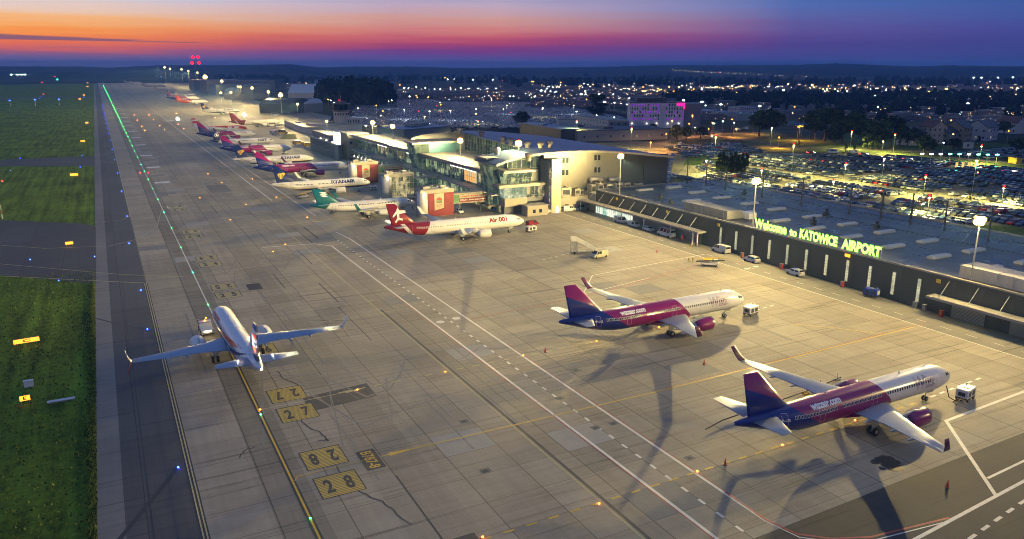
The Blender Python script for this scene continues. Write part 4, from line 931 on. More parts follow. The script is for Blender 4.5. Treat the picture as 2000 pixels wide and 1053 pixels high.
for (x, z, L_) in ((152.5, 10.2, 5), (160.5, 9.6, 4.5)): mb = MB(); mb.lathe([(0, .0), (0, .75), (L_, .75), (L_, 0)], (x, 231.5, z), 'x', 12); mb.tube([(x + .5, 231.5, z), (x + .5, 231.5, 6.2)], .3, 8); mb.tube([(x + L_ - .6, 231.5, z), (x + L_ - .6, 231.5, 6.2)], .3, 8); tb(mb, 'air_duct', STEEL)
mb = MB(); [mb.tube([(x, 229.1, 5), (x, 229.1, 6)], .04, 4) for x in [139 + k for k in range(11)]]; mb.tube([(139, 229.1, 6), (149.5, 229.1, 6)], .05, 4); tb(mb, 'railing', STEEL)
# glass corner under the curved roof
mb = MB(); mb.box(122, 134.7, 237, 238, 0, 19.5); tb(mb, 'dark_glass_wall', LITD)
mb = MB(); mullionsY(mb, 237, 122, 134.7, 6, 19.5, 1.8, (9, 12, 15, 18)); tb(mb, 'mullion', FRAME)
mb = MB(); mb.hexa([(119.6, 233.8, 10.4), (129.2, 233.8, 10.4), (129.2, 238, 10.4), (119.6, 238, 10.4)], [(118.6, 232.8, 14.2), (129.6, 232.8, 14.2), (129.6, 238, 14.2), (118.6, 238, 14.2)]); tb(mb, 'glazed_bay', LITG)
mb = MB(); mb.hexa([(118.2, 232.4, 14.2), (130.6, 232.4, 14.2), (130.6, 239, 14.2), (118.2, 239, 14.2)], [(118.6, 232.8, 14.9), (130.2, 232.8, 14.9), (129.9, 239, 15.3), (119.2, 239, 15.3)]); tb(mb, 'bay_roof', SLABC)
mb = MB(); mullionsY(mb, 233.4, 119.4, 129.5, 10.4, 14.1, 1.3, (12.2,)); mb.box(129.6, 134.6, 236.6, 237, 10.3, 14.4); tb(mb, 'mullion', FRAME)
mb = MB(); mb.box(116.5, 134.6, 232.2, 238, 9.3, 10.3); tb(mb, 'floor_band', BEIGE); 
mb = MB(); mb.box(119, 127.2, 232.9, 237, 5.6, 9.3); tb(mb, 'glazed_room', lit_mat('bright_room_glass', (.7, .75, .5), (.12, .2, .14), .5, .4, .62, .8)); mb = MB(); mullionsY(mb, 232.9, 119, 127.2, 5.6, 9.3, 1.0, (8.4,)); tb(mb, 'mullion', FRAME)
mb = MB(); mb.box(127.5, 134.6, 233.2, 237, 5.4, 9.3); tb(mb, 'glazed_room', LITW); mb = MB(); mullionsY(mb, 233.2, 127.5, 134.6, 5.4, 9.3, 1.0, (6.2,)); tb(mb, 'mullion', FRAME)
mb = MB(); mb.box(118.6, 127.3, 232.3, 237, 2.9, 5.6); tb(mb, 'floor_band', BEIGE); mb = MB(); mb.box(119.5, 134.6, 234.5, 237, 0, 2.9); mb.box(127.3, 134.6, 233.4, 237, 3.9, 5.4); tb(mb, 'recessed_wall', GREYW)
# leaning dark glass slabs
for y0, y1, top in ((238.2, 246.5, 18.6), (309.5, 318.5, 17.6)):
    for k, (a, b) in enumerate(((y0, y0 + 3.9), (y0 + 4.2, y1))):
        mb = MB(); mb.hexa([(117.4, a, 6.9), (117.4, b, 6.9), (122, b, 6.9), (122, a, 6.9)], [(115.2, a, top), (115.2, b, top), (122, b, top), (122, a, top)]); tb(mb, 'leaning_glass_slab', LITD)
    mb = MB(); mb.box(114.2, 123 if y0 < 300 else 136, y0 - .8, y1 + .6, top, top + .6); tb(mb, 'slab_roof', ROOFM)
mb = MB(); mb.box(122.2, 136, 310, 318, 7, 17.5); tb(mb, 'block_wall', mat('blue_glass', (.05, .12, .16), .15, var=.1))
# long concourse
Y0, Y1 = 247, 409
mb = MB(); mb.box(119.8, 134, Y0, Y1, 6.8, 12.9); tb(mb, 'upper_glazing', LITD)
for k, (a, b, m_) in enumerate(((248, 256, LITW), (257, 268, LITO), (269.5, 281, LITG), (282.5, 294, LITG), (295.5, 308, LITG), (320, 331, LITG), (333, 343, LITW), (345, 356, LITD), (358, 372, LITW), (375, 389, LITD), (391, 405, LITD))):
    mb = MB(); mb.box(119.62, 119.79, a, b, 7.6 if k % 2 else 8.4, 11.6); tb(mb, 'lit_window', m_)
    if k in (1, 2, 5, 8): mb = MB(); mb.box(119.3, 119.6, a, b, 11.65, 11.9); tb(mb, 'light_strip', CREAMLIT)
mb = MB(); mullions(mb, 119.6, Y0, Y1, 6.9, 12.8, 2.0, (7.5, 9.6, 11.7)); tb(mb, 'mullion', FRAME)
mb = MB(); mb.box(117.6, 134.5, Y0 - .5, 309.4, 12.9, 13.6); mb.box(117.6, 134.5, 318.6, Y1, 12.9, 13.6); tb(mb, 'roof', ROOFM)
mb = MB(); mb.box(117.3, 117.6, Y0 - .5, 309.3, 12.7, 13.9); mb.box(117.3, 117.6, 318.6, Y1, 12.7, 13.9); mb.box(134.5, 134.8, Y0, Y1, 12.7, 14.1); tb(mb, 'roof_edge', GREYW)
mb = MB(); mb.box(115.2, 119.8, 236, Y1, 6.3, 6.8); tb(mb, 'ledge', SLABC)
mb = MB(); mb.box(116.8, 119.8, 238, 340, 2.9, 6.3); tb(mb, 'gallery_glazing', LITG); mb = MB(); mb.box(117.6, 119.8, 340, Y1, 2.9, 6.3); tb(mb, 'gallery_glazing', LITD)
mb = MB(); mullions(mb, 116.8, 238, 340, 2.9, 6.3, 1.5, (4.2, 5.3)); tb(mb, 'mullion', FRAME)
mb = MB(); mb.box(115.5, 120, 238, Y1, 2.4, 2.9); tb(mb, 'floor_slab', mat('brown_soffit', (.22, .17, .13), .7))
mb = MB(); mb.box(119.4, 120, 238, 345, 0, 2.4); tb(mb, 'ground_floor_glazing', LITW); mb = MB(); mullions(mb, 119.4, 238, 345, 0, 2.4, 1.5, ()); tb(mb, 'mullion', FRAME)
for k in range(10): mb = MB(); mb.lathe([(0, .35), (.9, .16), (1.1, 0)], (116.3, 345 + k * 6.4, 2.95), 'z', 10); tb(mb, 'soffit_lamp', CREAMLIT)
for k in range(14): mb = MB(); mb.lathe([(0, .5), (.7, .2), (.9, 0)], (114.6, 248 + k * 6.8, 3.0), 'z', 10); tb(mb, 'soffit_lamp', CREAMLIT)
# inner court roofs
mb = MB(); mb.box(134.9, 145.6, 246.5, 318, 9, 10.2); tb(mb, 'court_roof', ROOFM); mb = MB(); mb.box(134.9, 150, 319, 345, 6, 12.4); tb(mb, 'rear_block', GREYW)
mb = MB(); mb.box(145.5, 146, 247, 325, 10.2, 20.4); tb(mb, 'court_wall', LITD); mb = MB(); mullions(mb, 145.5, 247, 325, 10.2, 20.3, 1.6, (12, 14, 17)); tb(mb, 'mullion', FRAME)
for (x, y, h) in ((139, 268, 2.4), (141, 271, 1.6), (142, 276, 2.6), (145, 290, 3.2), (143, 300, 2), (146, 303, 2), (138, 262, 1.2)): mb = MB(); mb.cbox((x, y, 10.2 + h / 2), (1.6, 1.6, h)); mb.lathe([(0, .5), (.6, .5), (.6, 0)], (x, y, 10.2 + h), 'z', 10); tb(mb, 'roof_vent', WHITE)
for (px, py) in ((898, 262), (940, 268), (983, 281), (997, 284), (1012, 287), (1030, 290), (1056, 291), (1073, 290), (1032, 308), (970, 296)):
    g = G(px, py, 20.6); z = arcz(g.x); mb = MB(); mb.lathe([(-.3, .9), (1.0, .9), (1.2, 1.3), (2.2, 1.3), (2.4, .9)], (g.x, g.y, z), 'z', 12); tb(mb, 'roof_vent', BEIGE if px > 1030 else GREYW)
# grey-beige end block, screen wall and slatted pier
mb = MB(); mb.box(115.5, 127, 410, 425, 0, 13.8); tb(mb, 'end_block', BEIGE); mb = MB(); mb.box(115.2, 127.3, 409.7, 425.3, 13.8, 14.4); mb.box(118.7, 118.8, 409.6, 409.9, 0, 13.8); tb(mb, 'end_block_cap', SLABC)
for z in (2.2, 5.6, 9.0): mb = MB(); mb.box(116.6, 117.8, 409.9, 409.99, z, z + 1.2); tb(mb, 'window', GLASSD)
mb = MB(); mb.box(110.6, 112.0, 412, 420, 0, 15.2); tb(mb, 'sign_pylon', GREYW); mb = MB(); mb.box(110.4, 110.6, 412.2, 419.8, 8.6, 15.0); mb.box(110.6, 112.0, 411.8, 412, 8.6, 15); tb(mb, 'lit_pylon_panel', emit('cool_white_panel', (.75, 1, .95), 2.0))
mb = MB(); mb.box(111.2, 127, 420.5, 476, 0, 7.6); tb(mb, 'pier', mat('pier_wall', (.3, .3, .26), .5)); mb = MB()
for k in range(46): y = 420.6 + k * 1.2; mb.hexa([(110.7, y, 0), (110.95, y, 0), (110.95, y + .3, 0), (110.7, y + .3, 0)], [(110.7, y + .55, 8), (110.95, y + .55, 8), (110.95, y + .85, 8), (110.7, y + .85, 8)])
mb.box(110.64, 110.7, 420.5, 476, 3.7, 3.9); mb.box(110.64, 110.7, 420.5, 476, 7.8, 8.1); tb(mb, 'slat_screen', GREY)
mb = MB(); mb.box(111.0, 111.15, 421, 475, .3, 7.4); tb(mb, 'glazing', LITD)
mb = MB(); mb.box(113, 130, 440, 478, 8, 11.5); tb(mb, 'pier_upper_floor', GREYW); mb = MB(); mb.box(110.5, 131, 421, 480, 7.6, 8.0); tb(mb, 'pier_roof', ROOFM)
for y in (432, 445, 458): mb = MB(); mb.lathe([(0, .5), (.2, .5), (.25, 0)], (113, y, 8.2), 'z', 10); tb(mb, 'roof_lamp', emit('bright_warm_lamp', (1, .82, .5), 25))
# guard hut in front of the tower
gh = thing('guard_hut', 'small beige flat roofed hut with two windows at the foot of the stair tower', 'hut', (127, 228.5, 0))
mb = MB(); mb.box(-2.6, 5.4, -1.8, 2.6, 0, 3.3); mb.build('wall', BEIGE, gh); mb = MB(); mb.box(-3.1, 5.7, -2.1, 3.0, 3.3, 3.6); mb.build('roof', SLABC, gh)
for x in (-.6, 1.9): mb = MB(); mb.box(x, x + 1.1, -1.84, -1.8, 1, 2.2); mb.build('window', GLASSD, gh)

# --- boarding bridge towers
BAN = mat('red_banner_mesh', (.22, .014, .022), .6, var=.25, vs=.5); BANC = mat('cream_banner', (.42, .38, .28), .6, var=.05); BANG = mat('green_banner', (.10, .26, .12), .6)
BROWN = mat('burger_brown', (.18, .08, .03), .6); CURV = mat('curved_white_panel', (.62, .61, .58), .4)
def bridge_tower(lb, X0, X1, Yc, red, h=9.4):
    b = thing('bridge_tower', lb, 'boarding bridge', (X0, Yc, 0), 0, 'boarding bridge towers beside the terminal')
    w = X1 - X0; y0, y1 = -2.6, 2.6
    mb = MB(); mb.lathe([(0, .0), (0, 1.9), (h - .9, 1.9), (h - .9, 0)], (1.4, -1.0, .1), 'z', 20); mb.build('curved_panel', CURV, b)
    mb = MB(); mb.box(.1, .35, -2.2, 2.6, 0, h - .9); mb.build('edge_wall', SLABC, b)
    mb = MB(); mb.box(2.9, w - .1, y0 + .15, y1 - .1, .1, h - 1.3); mb.build('glazed_core', LITW if not red else mat('dim_core', (.3, .2, .15), .6), b)
    mb = MB(); mullionsY(mb, y0 + .12, 2.9, w - .1, .1, h - 1.2, 1.9, (3.0, 5.6)); mb.build('mullion', STEEL, b)
    mb = MB(); mb.box(-.1, w + .1, y0 - .25, y1 + .1, h - 1.3, h - .15); mb.build('roof_band', BEIGE, b); mb = MB(); mb.box(.1, w - .1, y0, y1, h - .15, h - .05); mb.box(1.5, 4, -1.2, .4, h - .05, h + .8); mb.box(w - 4, w - 2, -1, 1, h - .05, h + .6); mb.build('roof', ROOFM, b)
    if red:
        mb = MB(); mb.box(2.7, w, y0 - .16, y0 - .1, .3, h - 1.35); bn = mb.build('banner', BAN, b)
        mb = MB(); x0, x1 = 4.9, 8.3; mb.hexa([(x0, y0 - .22, 2.2), (x1, y0 - .22, 2.9), (x1, y0 - .17, 2.9), (x0, y0 - .17, 2.2)], [(x0, y0 - .22, h - 1.5), (x1, y0 - .22, h - 1.5), (x1, y0 - .17, h - 1.5), (x0, y0 - .17, h - 1.5)]); pn = mb.build('banner_panel', BANC, bn)
        cx, cz = (x0 + x1) / 2, 5.3; mb = MB()
        mb.poly([(cx + 1.05 * cos(a), y0 - .24, cz + .35 + .95 * sin(a)) for a in [pi * k / 10 for k in range(11)]], 0); mb.poly([(cx - 1.05, y0 - .24, cz - .1), (cx + 1.05, y0 - .24, cz - .1), (cx + .95, y0 - .24, cz - .55), (cx - .95, y0 - .24, cz - .55)], 1); mb.poly([(cx - 1.15, y0 - .25, cz), (cx + 1.15, y0 - .25, cz), (cx + 1.1, y0 - .25, cz + .3), (cx - 1.1, y0 - .25, cz + .3)], 2)
        mb.build('burger_picture', [RED, BROWN, MATS['green_banner']], pn)
        mb = MB(); mb.box(cx - 1.1, cx + 1.1, y0 - .24, y0 - .23, 3.9, 4.1); mb.box(cx - .8, cx + .8, y0 - .24, y0 - .23, 3.5, 3.65); mb.build('caption_bar', RED, pn)
    # walkway to the terminal
    we = 116.6 - X0
    mb = MB(); mb.box(w + .1, we, -1.5, 1.5, 3.6, 3.95); mb.box(w + .1, we, -1.7, 1.7, 6.7, 7.2); wk = mb.build('walkway', BEIGE, b)
    mb = MB(); mb.box(w + .1, we, -1.4, 1.4, 3.95, 6.7); mb.build('walkway_glazing', LITG if not red else LITW, wk); mb = MB(); mullionsY(mb, -1.4, w + .1, we, 3.95, 6.7, 1.6, (5.3,)); mb.build('mullion', STEEL, wk)
    if red:
        mb = MB(); mb.box(w + .3, w + 2.6, -1.6, -1.56, 4.0, 6.6); mb.build('green_panel', BANG, wk); mb = MB(); mb.box(w + 2.7, we - .1, -1.6, -1.56, 4.0, 5.35); mb.build('brown_panel', mat('dark_red_banner', (.22, .03, .02), .6), wk); mb = MB(); mb.box(w + 2.7, we - .1, -1.6, -1.56, 5.4, 6.6); mb.build('cream_panel', BANC, wk)
        mb = MB(); text_mb(mb, 'START: świat jest piękny', we - w - 3.4, .75, lambda u, v, dz: ((w + 2.6 + we) / 2 + u, -1.63, 4.7 + v), 0, bold=.02); mb.build('banner_lettering', TXW, wk)
        mb = MB(); text_mb(mb, 'niech żyje lato', we - w - 3.6, .8, lambda u, v, dz: ((w + 2.6 + we) / 2 + u, -1.63, 6.0 + v), 0, bold=.03); mb.build('banner_lettering', RED, wk)
    for x in (w + 3.5, we - 2): mb = MB(); mb.tube([(x, 0, 0), (x, 0, 3.6)], .25, 8); mb.build('support_column', CONC, wk)
    mb = MB(); mb.lathe([(-.15, .35), (0, .3), (0, 0)], (1.2, y0 - .6, h - 1.1), 'z', 8); mb.build('wall_lamp', emit('wall_lamp_glow', (1, .93, .78), 12), b)
    return b
BT = [bridge_tower('red bannered bridge tower with burger picture nearest the camera', 91.4, 103.3, 243.5, True),
      bridge_tower('glazed bridge tower without banner between the two red ones', 93.3, 105.2, 286.5, False),
      bridge_tower('farther red bannered bridge tower with burger picture', 92.5, 104.5, 329, True)]

# --- generic buildings
def building(name, lb, x0, x1, y0, y1, h, m, roof='flat', rmat=None, win=None, lit=0, cat='building', group=None, rz=0, wdx=3.2, wrows=None):
    cx, cy = (x0 + x1) / 2, (y0 + y1) / 2; b = thing(name, lb, cat, (cx, cy, 0), rz, group); w, d = (x1 - x0) / 2, (y1 - y0) / 2
    mb = MB(); mb.box(-w, w, -d, d, 0, h)
    rmat = rmat or ROOFM
    if roof == 'gable': mb.prism([(-d, h), (d, h), (0, h + d * .62)], -w, w, 'x')
    if roof == 'gabley': mb.prism([(-w, h), (w, h), (0, h + w * .62)], -d, d, 'y')
    mb.build('wall', m, b)
    mb = MB()
    if roof == 'flat': mb.box(-w - .2, w + .2, -d - .2, d + .2, h, h + .4); mb.box(-w * .3, -w * .1, -d * .3, d * .2, h + .4, h + 1.4)
    elif roof == 'gable':
        for s_ in (-1, 1): mb.hexa([(-w - .4, s_ * (d + .5), h - .3), (w + .4, s_ * (d + .5), h - .3), (w + .4, 0, h + d * .62 + .02), (-w - .4, 0, h + d * .62 + .02)], [(-w - .4, s_ * (d + .5), h), (w + .4, s_ * (d + .5), h), (w + .4, 0, h + d * .62 + .3), (-w - .4, 0, h + d * .62 + .3)])
    elif roof == 'gabley':
        for s_ in (-1, 1): mb.hexa([(s_ * (w + .5), -d - .4, h - .3), (s_ * (w + .5), d + .4, h - .3), (0, d + .4, h + w * .62 + .02), (0, -d - .4, h + w * .62 + .02)], [(s_ * (w + .5), -d - .4, h), (s_ * (w + .5), d + .4, h), (0, d + .4, h + w * .62 + .3), (0, -d - .4, h + w * .62 + .3)])
    elif roof == 'arch':
        n = 10; pr_ = [(-w * cos(pi * k / n) * 1.02, h + w * .38 * sin(pi * k / n)) for k in range(n + 1)]; mb.prism(pr_, -d - .2, d + .2, 'y', 0, False)
    elif roof == 'archx':
        n = 10; pr_ = [(-d * cos(pi * k / n) * 1.02, h + d * .38 * sin(pi * k / n)) for k in range(n + 1)]; mb.prism(pr_, -w - .2, w + .2, 'x', 0, False)
    mb.build('roof', rmat, b)
    if win:
        rows = wrows or max(1, int(h / 3.1)); nx = max(1, int(2 * w / wdx)); ny = max(1, int(2 * d / wdx))
        tot = 0
        for r in range(rows):
            for i in range(nx):
                if tot > 44: break
                x = -w + (i + .5) * 2 * w / nx; z = r * h / rows + h / rows * .35; mb = MB(); mb.box(x - .55, x + .55, -d - .05, -d - .01, z, z + 1.3); mb.build('window', LITW if random.random() < lit else GLASSD, b); tot += 1
            for i in range(ny):
                if tot > 60: break
                y = -d + (i + .5) * 2 * d / ny; z = r * h / rows + h / rows * .35; mb = MB(); mb.box(-w - .05, -w - .01, y - .55, y + .55, z, z + 1.3); mb.build('window', LITW if random.random() < lit else GLASSD, b); tot += 1
    return b
# control tower
ct = thing('control_tower', 'round control tower with dark flared glass cab and tall pale base behind the terminal', 'control tower', (166, 604, 0))
def oct_(mb, pr_, n=12, mi=0): mb.lathe(pr_, (0, 0, 0), 'z', n, mi, False, True)
mb = MB(); oct_(mb, [(0, 6.2), (15.2, 6.2)]); mb.box(2, 14, -5, 8, 0, 9.8); mb.build('shaft', mat('tower_concrete', (.42, .41, .40), .7), ct)
mb = MB(); oct_(mb, [(15.2, 6.6), (16.0, 7.2), (16.2, 6.4), (20.6, 7.6)]); mb.build('cab_glass', mat('teal_dark_glass', (.008, .03, .04), .08, spec=.8), ct)
mb = MB(); oct_(mb, [(20.6, 7.8), (21.0, 7.8), (21.6, 5.2), (22.2, 5.0)]); mb.build('cab_roof', DARK, ct)
mb = MB(); oct_(mb, [(15.6, 7.3), (15.9, 7.3)]); mb.build('balcony', STEEL, ct)
for k in range(12): a = 2 * pi * k / 12; mb = MB(); mb.tube([(6.45 * cos(a), 6.45 * sin(a), 16.2), (7.65 * cos(a), 7.65 * sin(a), 20.6)], .12, 4); mb.build('cab_mullion', DARK, ct)
for k in range(5):
    for z in (3, 6.4): mb = MB(); mb.box(3.2 + k * 2.1, 4.1 + k * 2.1, -5.08, -5.02, z, z + 1.9); mb.build('window', GLASSD, ct)
for k in range(6): a = -2.6 + k * .35; mb = MB(); mb.cbox((6.2 * cos(a), 6.2 * sin(a), 13.2), (.7, .7, 1.8)); mb.build('window', GLASSD, ct)
mb = MB(); mb.tube([(0, 0, 22), (0, 0, 27)], .12, 6); mb.build('antenna_mast', STEEL, ct); mb = MB(); mb.lathe([(-.4, 0), (0, .45), (.4, 0)], (-1.2, 0, 23.6), 'z', 8); mb.build('obstruction_lamp', REDB, ct)
# hotel
PURP = emit('purple_window_glow', (.36, .03, .6), .4); PINK = emit('pink_neon', (1, .01, .22), 1.6)
hx, hy = G(1229, 250).x, G(1229, 250).y
ht_ = thing('hotel', 'pale block hotel with purple glowing windows and pink neon corner sign', 'hotel', (hx, hy, 0), -.50)
mb = MB(); mb.box(0, 44, 0, 16, 0, 20.3); mb.build('wall', mat('hotel_panel', (.58, .55, .60), .6, var=.06), ht_); mb = MB(); mb.box(-.3, 44.3, -.3, 16.3, 20.3, 20.9); mb.box(6, 30, 4, 12, 20.9, 24); mb.build('roof', DARK, ht_)
mb = MB(); mb.box(44, 58, 1, 20, 0, 19.5); mb.build('wall', mat('hotel_dark_panel', (.16, .16, .18), .6), ht_)
for r in range(5):
    for i in range(20):
        if i in (11, 12): continue
        x = 1.4 + i * 2.15; z = 6.2 + r * 2.85; mb = MB(); mb.box(x, x + .95, -.06, -.01, z, z + 1.7); mb.build('window', PURP if (r % 2 == 0 and random.random() < .8) or random.random() < .25 else GLASSD, ht_)
for i in range(21): mb = MB(); mb.box(.5 + i * 2.15, .75 + i * 2.15, -.1, -.0, 5.4, 20.2); mb.build('wall_fin', mat('fin_light', (.6, .58, .6), .6), ht_)
for x in (2, 14, 22, 31, 40): mb = MB(); mb.lathe([(0, .8), (1.3, 0)], (x, -.8, 3.3), 'z', 8); mb.build('entrance_lamp', CREAMLIT, ht_)
mb = MB(); mb.box(38, 44.3, -.4, -.3, 17.9, 20.1); mb.box(43.2, 44.4, -.45, -.3, 15.2, 20.1); mb.build('neon_sign', PINK, ht_)
# halls, hangars and sheds by survey position (pixel of left-front base, pixel of right-front base, depth, height)
def bpx(name, lb, a, b, dep, h, m, **kw):
    A, B = G(*a), G(*b); d = (B - A); w_ = d.length; an = atan2(d.y, d.x); c = (A + B) / 2 + Vector((-sin(an), cos(an), 0)) * dep / 2
    return building(name, lb, c.x - w_ / 2, c.x + w_ / 2, c.y - dep / 2, c.y + dep / 2, h, m, rz=an, **kw)
bpx('warehouse', 'low wide grey warehouse with warm lit doorways beside the terminal forecourt', (1128, 277), (1305, 272), 30, 7, CONC, rmat=DARKW, win=1, lit=.3, wdx=9, wrows=1)
bpx('warehouse', 'white two storey office block behind the low grey warehouse', (1117, 243), (1188, 256), 16, 8, WWALL, win=1, wdx=6)
bpx('warehouse', 'small square white building with wall lamp between the car park and the warehouse', (1090, 257), (1128, 257), 14, 9, WWALL, win=None)
bpx('warehouse', 'long dark building joined to the right of the white office block', (1188, 256), (1228, 256), 18, 7, GREYW, win=1, wdx=5)
bpx('office_building', 'pale cube shaped office beside the depot road beyond the roundabout', (1443, 233), (1478, 231), 14, 11, mat('pink_render', (.46, .40, .42), .7), win=1)
bpx('depot_building', 'long low depot with blue grey roof left of the pale cube office', (1345, 226), (1440, 236), 20, 6, BEIGE2, rmat=BROOF, win=1, wdx=7)
bpx('kiosk', 'small orange lit kiosk right of the hotel', (1352, 237), (1368, 237), 6, 5, BEIGE, win=1, lit=.8)
bpx('hangar', 'barrel roofed hangar with pale roof beside the cargo apron', (541, 219), (562, 221), 42, 9, GREYW, roof='arch', rmat=mat('pale_barrel_roof', (.3, .34, .42), .5))
bpx('hangar', 'dark arched hangar right of the pale barrel roofed one', (567, 222), (612, 218), 40, 7, DARKW, roof='arch', rmat=DARKW)
bpx('hangar', 'large pale arched tent hangar beside the bright floodlights', (438, 194), (460, 195), 60, 8, mat('tent_fabric', (.3, .28, .26), .7), roof='archx', rmat=mat('tent_roof', (.2, .22, .25), .6))
bpx('hangar', 'tall concrete maintenance hangar with bright open door at far left of the row', (391, 182), (406, 184), 120, 22, CONC)
bpx('hangar', 'tall grey maintenance hangar with teal lit door', (409, 184), (423, 187), 90, 17, mat('teal_grey_wall', (.3, .36, .34), .6))
bpx('hangar', 'narrow pale hangar farthest along the row of tall ones', (370, 175), (380, 177), 90, 20, CONC)
bpx('hangar', 'blue roofed shed standing before the dark wood', (654, 188), (672, 186), 40, 12, mat('blue_shed_wall', (.2, .25, .32), .6), roof='gabley', rmat=BROOF)
bpx('hangar', 'small white roofed shed left of the dark wood', (612, 192), (628, 190), 40, 8, WWALL, roof='gabley', rmat=mat('white_roof', (.5, .55, .6), .5))
bpx('service_building', 'low pale service building with a bright end wall beyond the slatted pier', (599, 257), (640, 262), 30, 6, WWALL)
bpx('fuel_depot', 'long grey fenced service block left of the slatted pier', (556, 247), (598, 262), 10, 4.5, mat('lilac_grey_fence', (.26, .26, .33), .6))
bpx('car_park_building', 'flat car park deck with blue roof behind the concourse', (790, 268), (880, 260), 30, 5, GREYW, rmat=BROOF)
bpx('entrance_canopy', 'dark curved forecourt canopy behind the blue metal roof', (1015, 262), (1095, 277), 14, 8, DARKW, rmat=BROOF)
bpx('service_building', 'pale box building with lit sign at the end of the car park deck', (815, 262), (838, 258), 10, 7, BEIGE)
for i, (a, b, dep, h, m, rf, lb) in enumerate([((1788, 285), (1816, 279), 12, 7, WWALL, 'gable', 'white gabled house nearest the car park barrier with warm street lamp'), ((1818, 282), (1846, 281), 12, 11, mat('peach_render', (.48, .38, .28), .7), 'gabley', 'tall peach gabled house with six small windows'), ((1850, 282), (1876, 280), 12, 7, mat('olive_render', (.22, .22, .16), .7), 'gable', 'dull olive house right of the tall peach one'), ((1880, 281), (1896, 279), 14, 10, mat('tan_render', (.26, .22, .14), .7), 'gable', 'narrow tan house beside the white walled one'), ((1899, 272), (1922, 271), 10, 8, WWALL, 'gable', 'white walled house with dark roof left of the grey twin house'), ((1926, 276), (1947, 273), 14, 9, mat('grey_render', (.36, .36, .38), .7), 'gable', 'grey twin house with one window'), ((1944, 259), (1984, 262), 14, 8, WWALL, 'gable', 'long white house with dark red roof at the right edge'), ((1884, 246), (1897, 247), 10, 6, WWALL, 'gabley', 'small distant white gabled house above the others'), ((1871, 247), (1882, 247), 10, 5, WWALL, 'gable', 'small distant white house left of the gabled one'), ((1988, 258), (2020, 262), 12, 8, mat('tan_render2', (.36, .3, .24), .7), 'gable', 'tan house cut by the right edge of the frame'), ((1684, 262), (1700, 258), 12, 10, mat('orange_render', (.4, .26, .16), .7), 'flat', 'orange lit box house half hidden among trees'), ((1880, 290), (1900, 291), 6, 4, WWALL, 'flat', 'small white flat shed by the overflow car park'), ((1968, 318), (1985, 320), 4, 3, YEL, 'flat', 'small yellow hoarding on the verge by the road')]):
    bpx('house', lb, a, b, dep, h, m, roof=rf, rmat=TILE if i in (6, 1) else DARKW, win=1 if i < 12 else None, lit=.08, cat='house', wdx=3.6)

# ================================================================== FLOODLIGHT MASTS AND LAMPS
FL = emit('floodlight_face', (1, .62, .17), 6); FLW = emit('white_floodlight_face', (1, .93, .78), 20)
def spot(par, x, y, z, power, aim, col, size=165, rad=.6, blend=.5):
    """floodlight with the optics of an apron mast: thrown far and low towards the aim side, little behind and above"""
    l = bpy.data.lights.new('floodlight', 'POINT'); l.energy = power; l.color = col; l.shadow_soft_size = rad; l.use_nodes = True
    t = NT(l.node_tree); em = t.n['Emission']; tc_ = t.new('ShaderNodeTexCoord'); sp = t.new('ShaderNodeSeparateXYZ'); t.l.new(tc_.outputs['Normal'], sp.inputs[0])
    dz = t.math('MULTIPLY', sp.outputs[2], SGN_L); a2 = Vector((aim[0], aim[1])).normalized()
    fwd = t.math('MULTIPLY', t.math('ADD', t.math('MULTIPLY', sp.outputs[0], a2.x), t.math('MULTIPLY', sp.outputs[1], a2.y)), -SGN_L)
    low = t.math('DIVIDE', 1, t.math('ADD', t.math('MULTIPLY', dz, dz), THROW))             # stronger towards the horizon
    cut = t.ramp(t.math('MULTIPLY_ADD', dz, 1, .5), [(.44, 0), (.53, 1)])                       # nothing above the horizontal
    side = t.ramp(t.math('MULTIPLY_ADD', fwd, .5, .5), [(.36, BACK), (.62, 1)])
    t.l.new(t.math('MULTIPLY', t.math('MULTIPLY', low, cut), side), em.inputs['Strength'])
    o = bpy.data.objects.new('floodlight', l); COL.objects.link(o); o.location = (x, y, z); o.parent = par; return o
SGN_L, THROW, BACK = -1, .035, .055
def mast(lb, x, y, z0, z1, power=0, aim=(-.8, 0, -.6), col=(1, .735, .265), R=1.5, fm=None, red=True, n=6, cat='floodlight mast', grp='floodlight masts along the apron', name='floodlight_mast', size=165):
    m = thing(name, lb, cat, (x, y, z0), 0, grp); h = z1 - z0
    mb = MB(); mb.tube([(0, 0, 0), (0, 0, h)], [max(.12, R * .14), max(.08, R * .08)], 8); mb.build('pole', STEEL, m)
    for k in range(n):
        a = 2 * pi * k / n; mb = MB(); q = R * .5; c = Vector((cos(a) * R * .34, sin(a) * R * .34, h + (R * .3 if k % 2 else -R * .12)))
        mb.lathe([(-q, 0), (-q * .8, q * .55), (-q * .2, q), (q * .4, q * .85), (q * .85, q * .3), (q * .9, 0)], c, 'z', 10); mb.build('lamp_head', fm or FL, m)  # heads swollen into glowing balls, their shape standing in for glare
    mb = MB(); mb.lathe([(0, R * .45), (.1, R * .45)], (0, 0, h + .75 * R), 'z', 10, cap=True); mb.build('head_ring', DARK, m)
    if red: mb = MB(); mb.lathe([(-.25, 0), (0, .28), (.25, 0)], (0, 0, h + .9 * R), 'z', 8); mb.build('obstruction_lamp', REDB, m)
    if power: spot(m, 0, 0, h - .6 * R, power * 1000, aim, col, size, .45)
    return m
P0 = 37
mast('floodlight mast at the right edge of the hall roof, beside the pale ventilation casing', 149.4, 89.2, 8.2, 20.3, P0 * 1.1, red=False, R=1.4)
mast('floodlight mast on the hall roof above the first letters of the green sign', 149.4, 148.6, 8.2, 20.4, P0 * 1.35, R=1.4, red=False)
mast('floodlight mast beside the long canopy, in front of the beige terminal wall', 149.2, 208.8, 8.2, 20.8, P0 * .85, R=1.3)
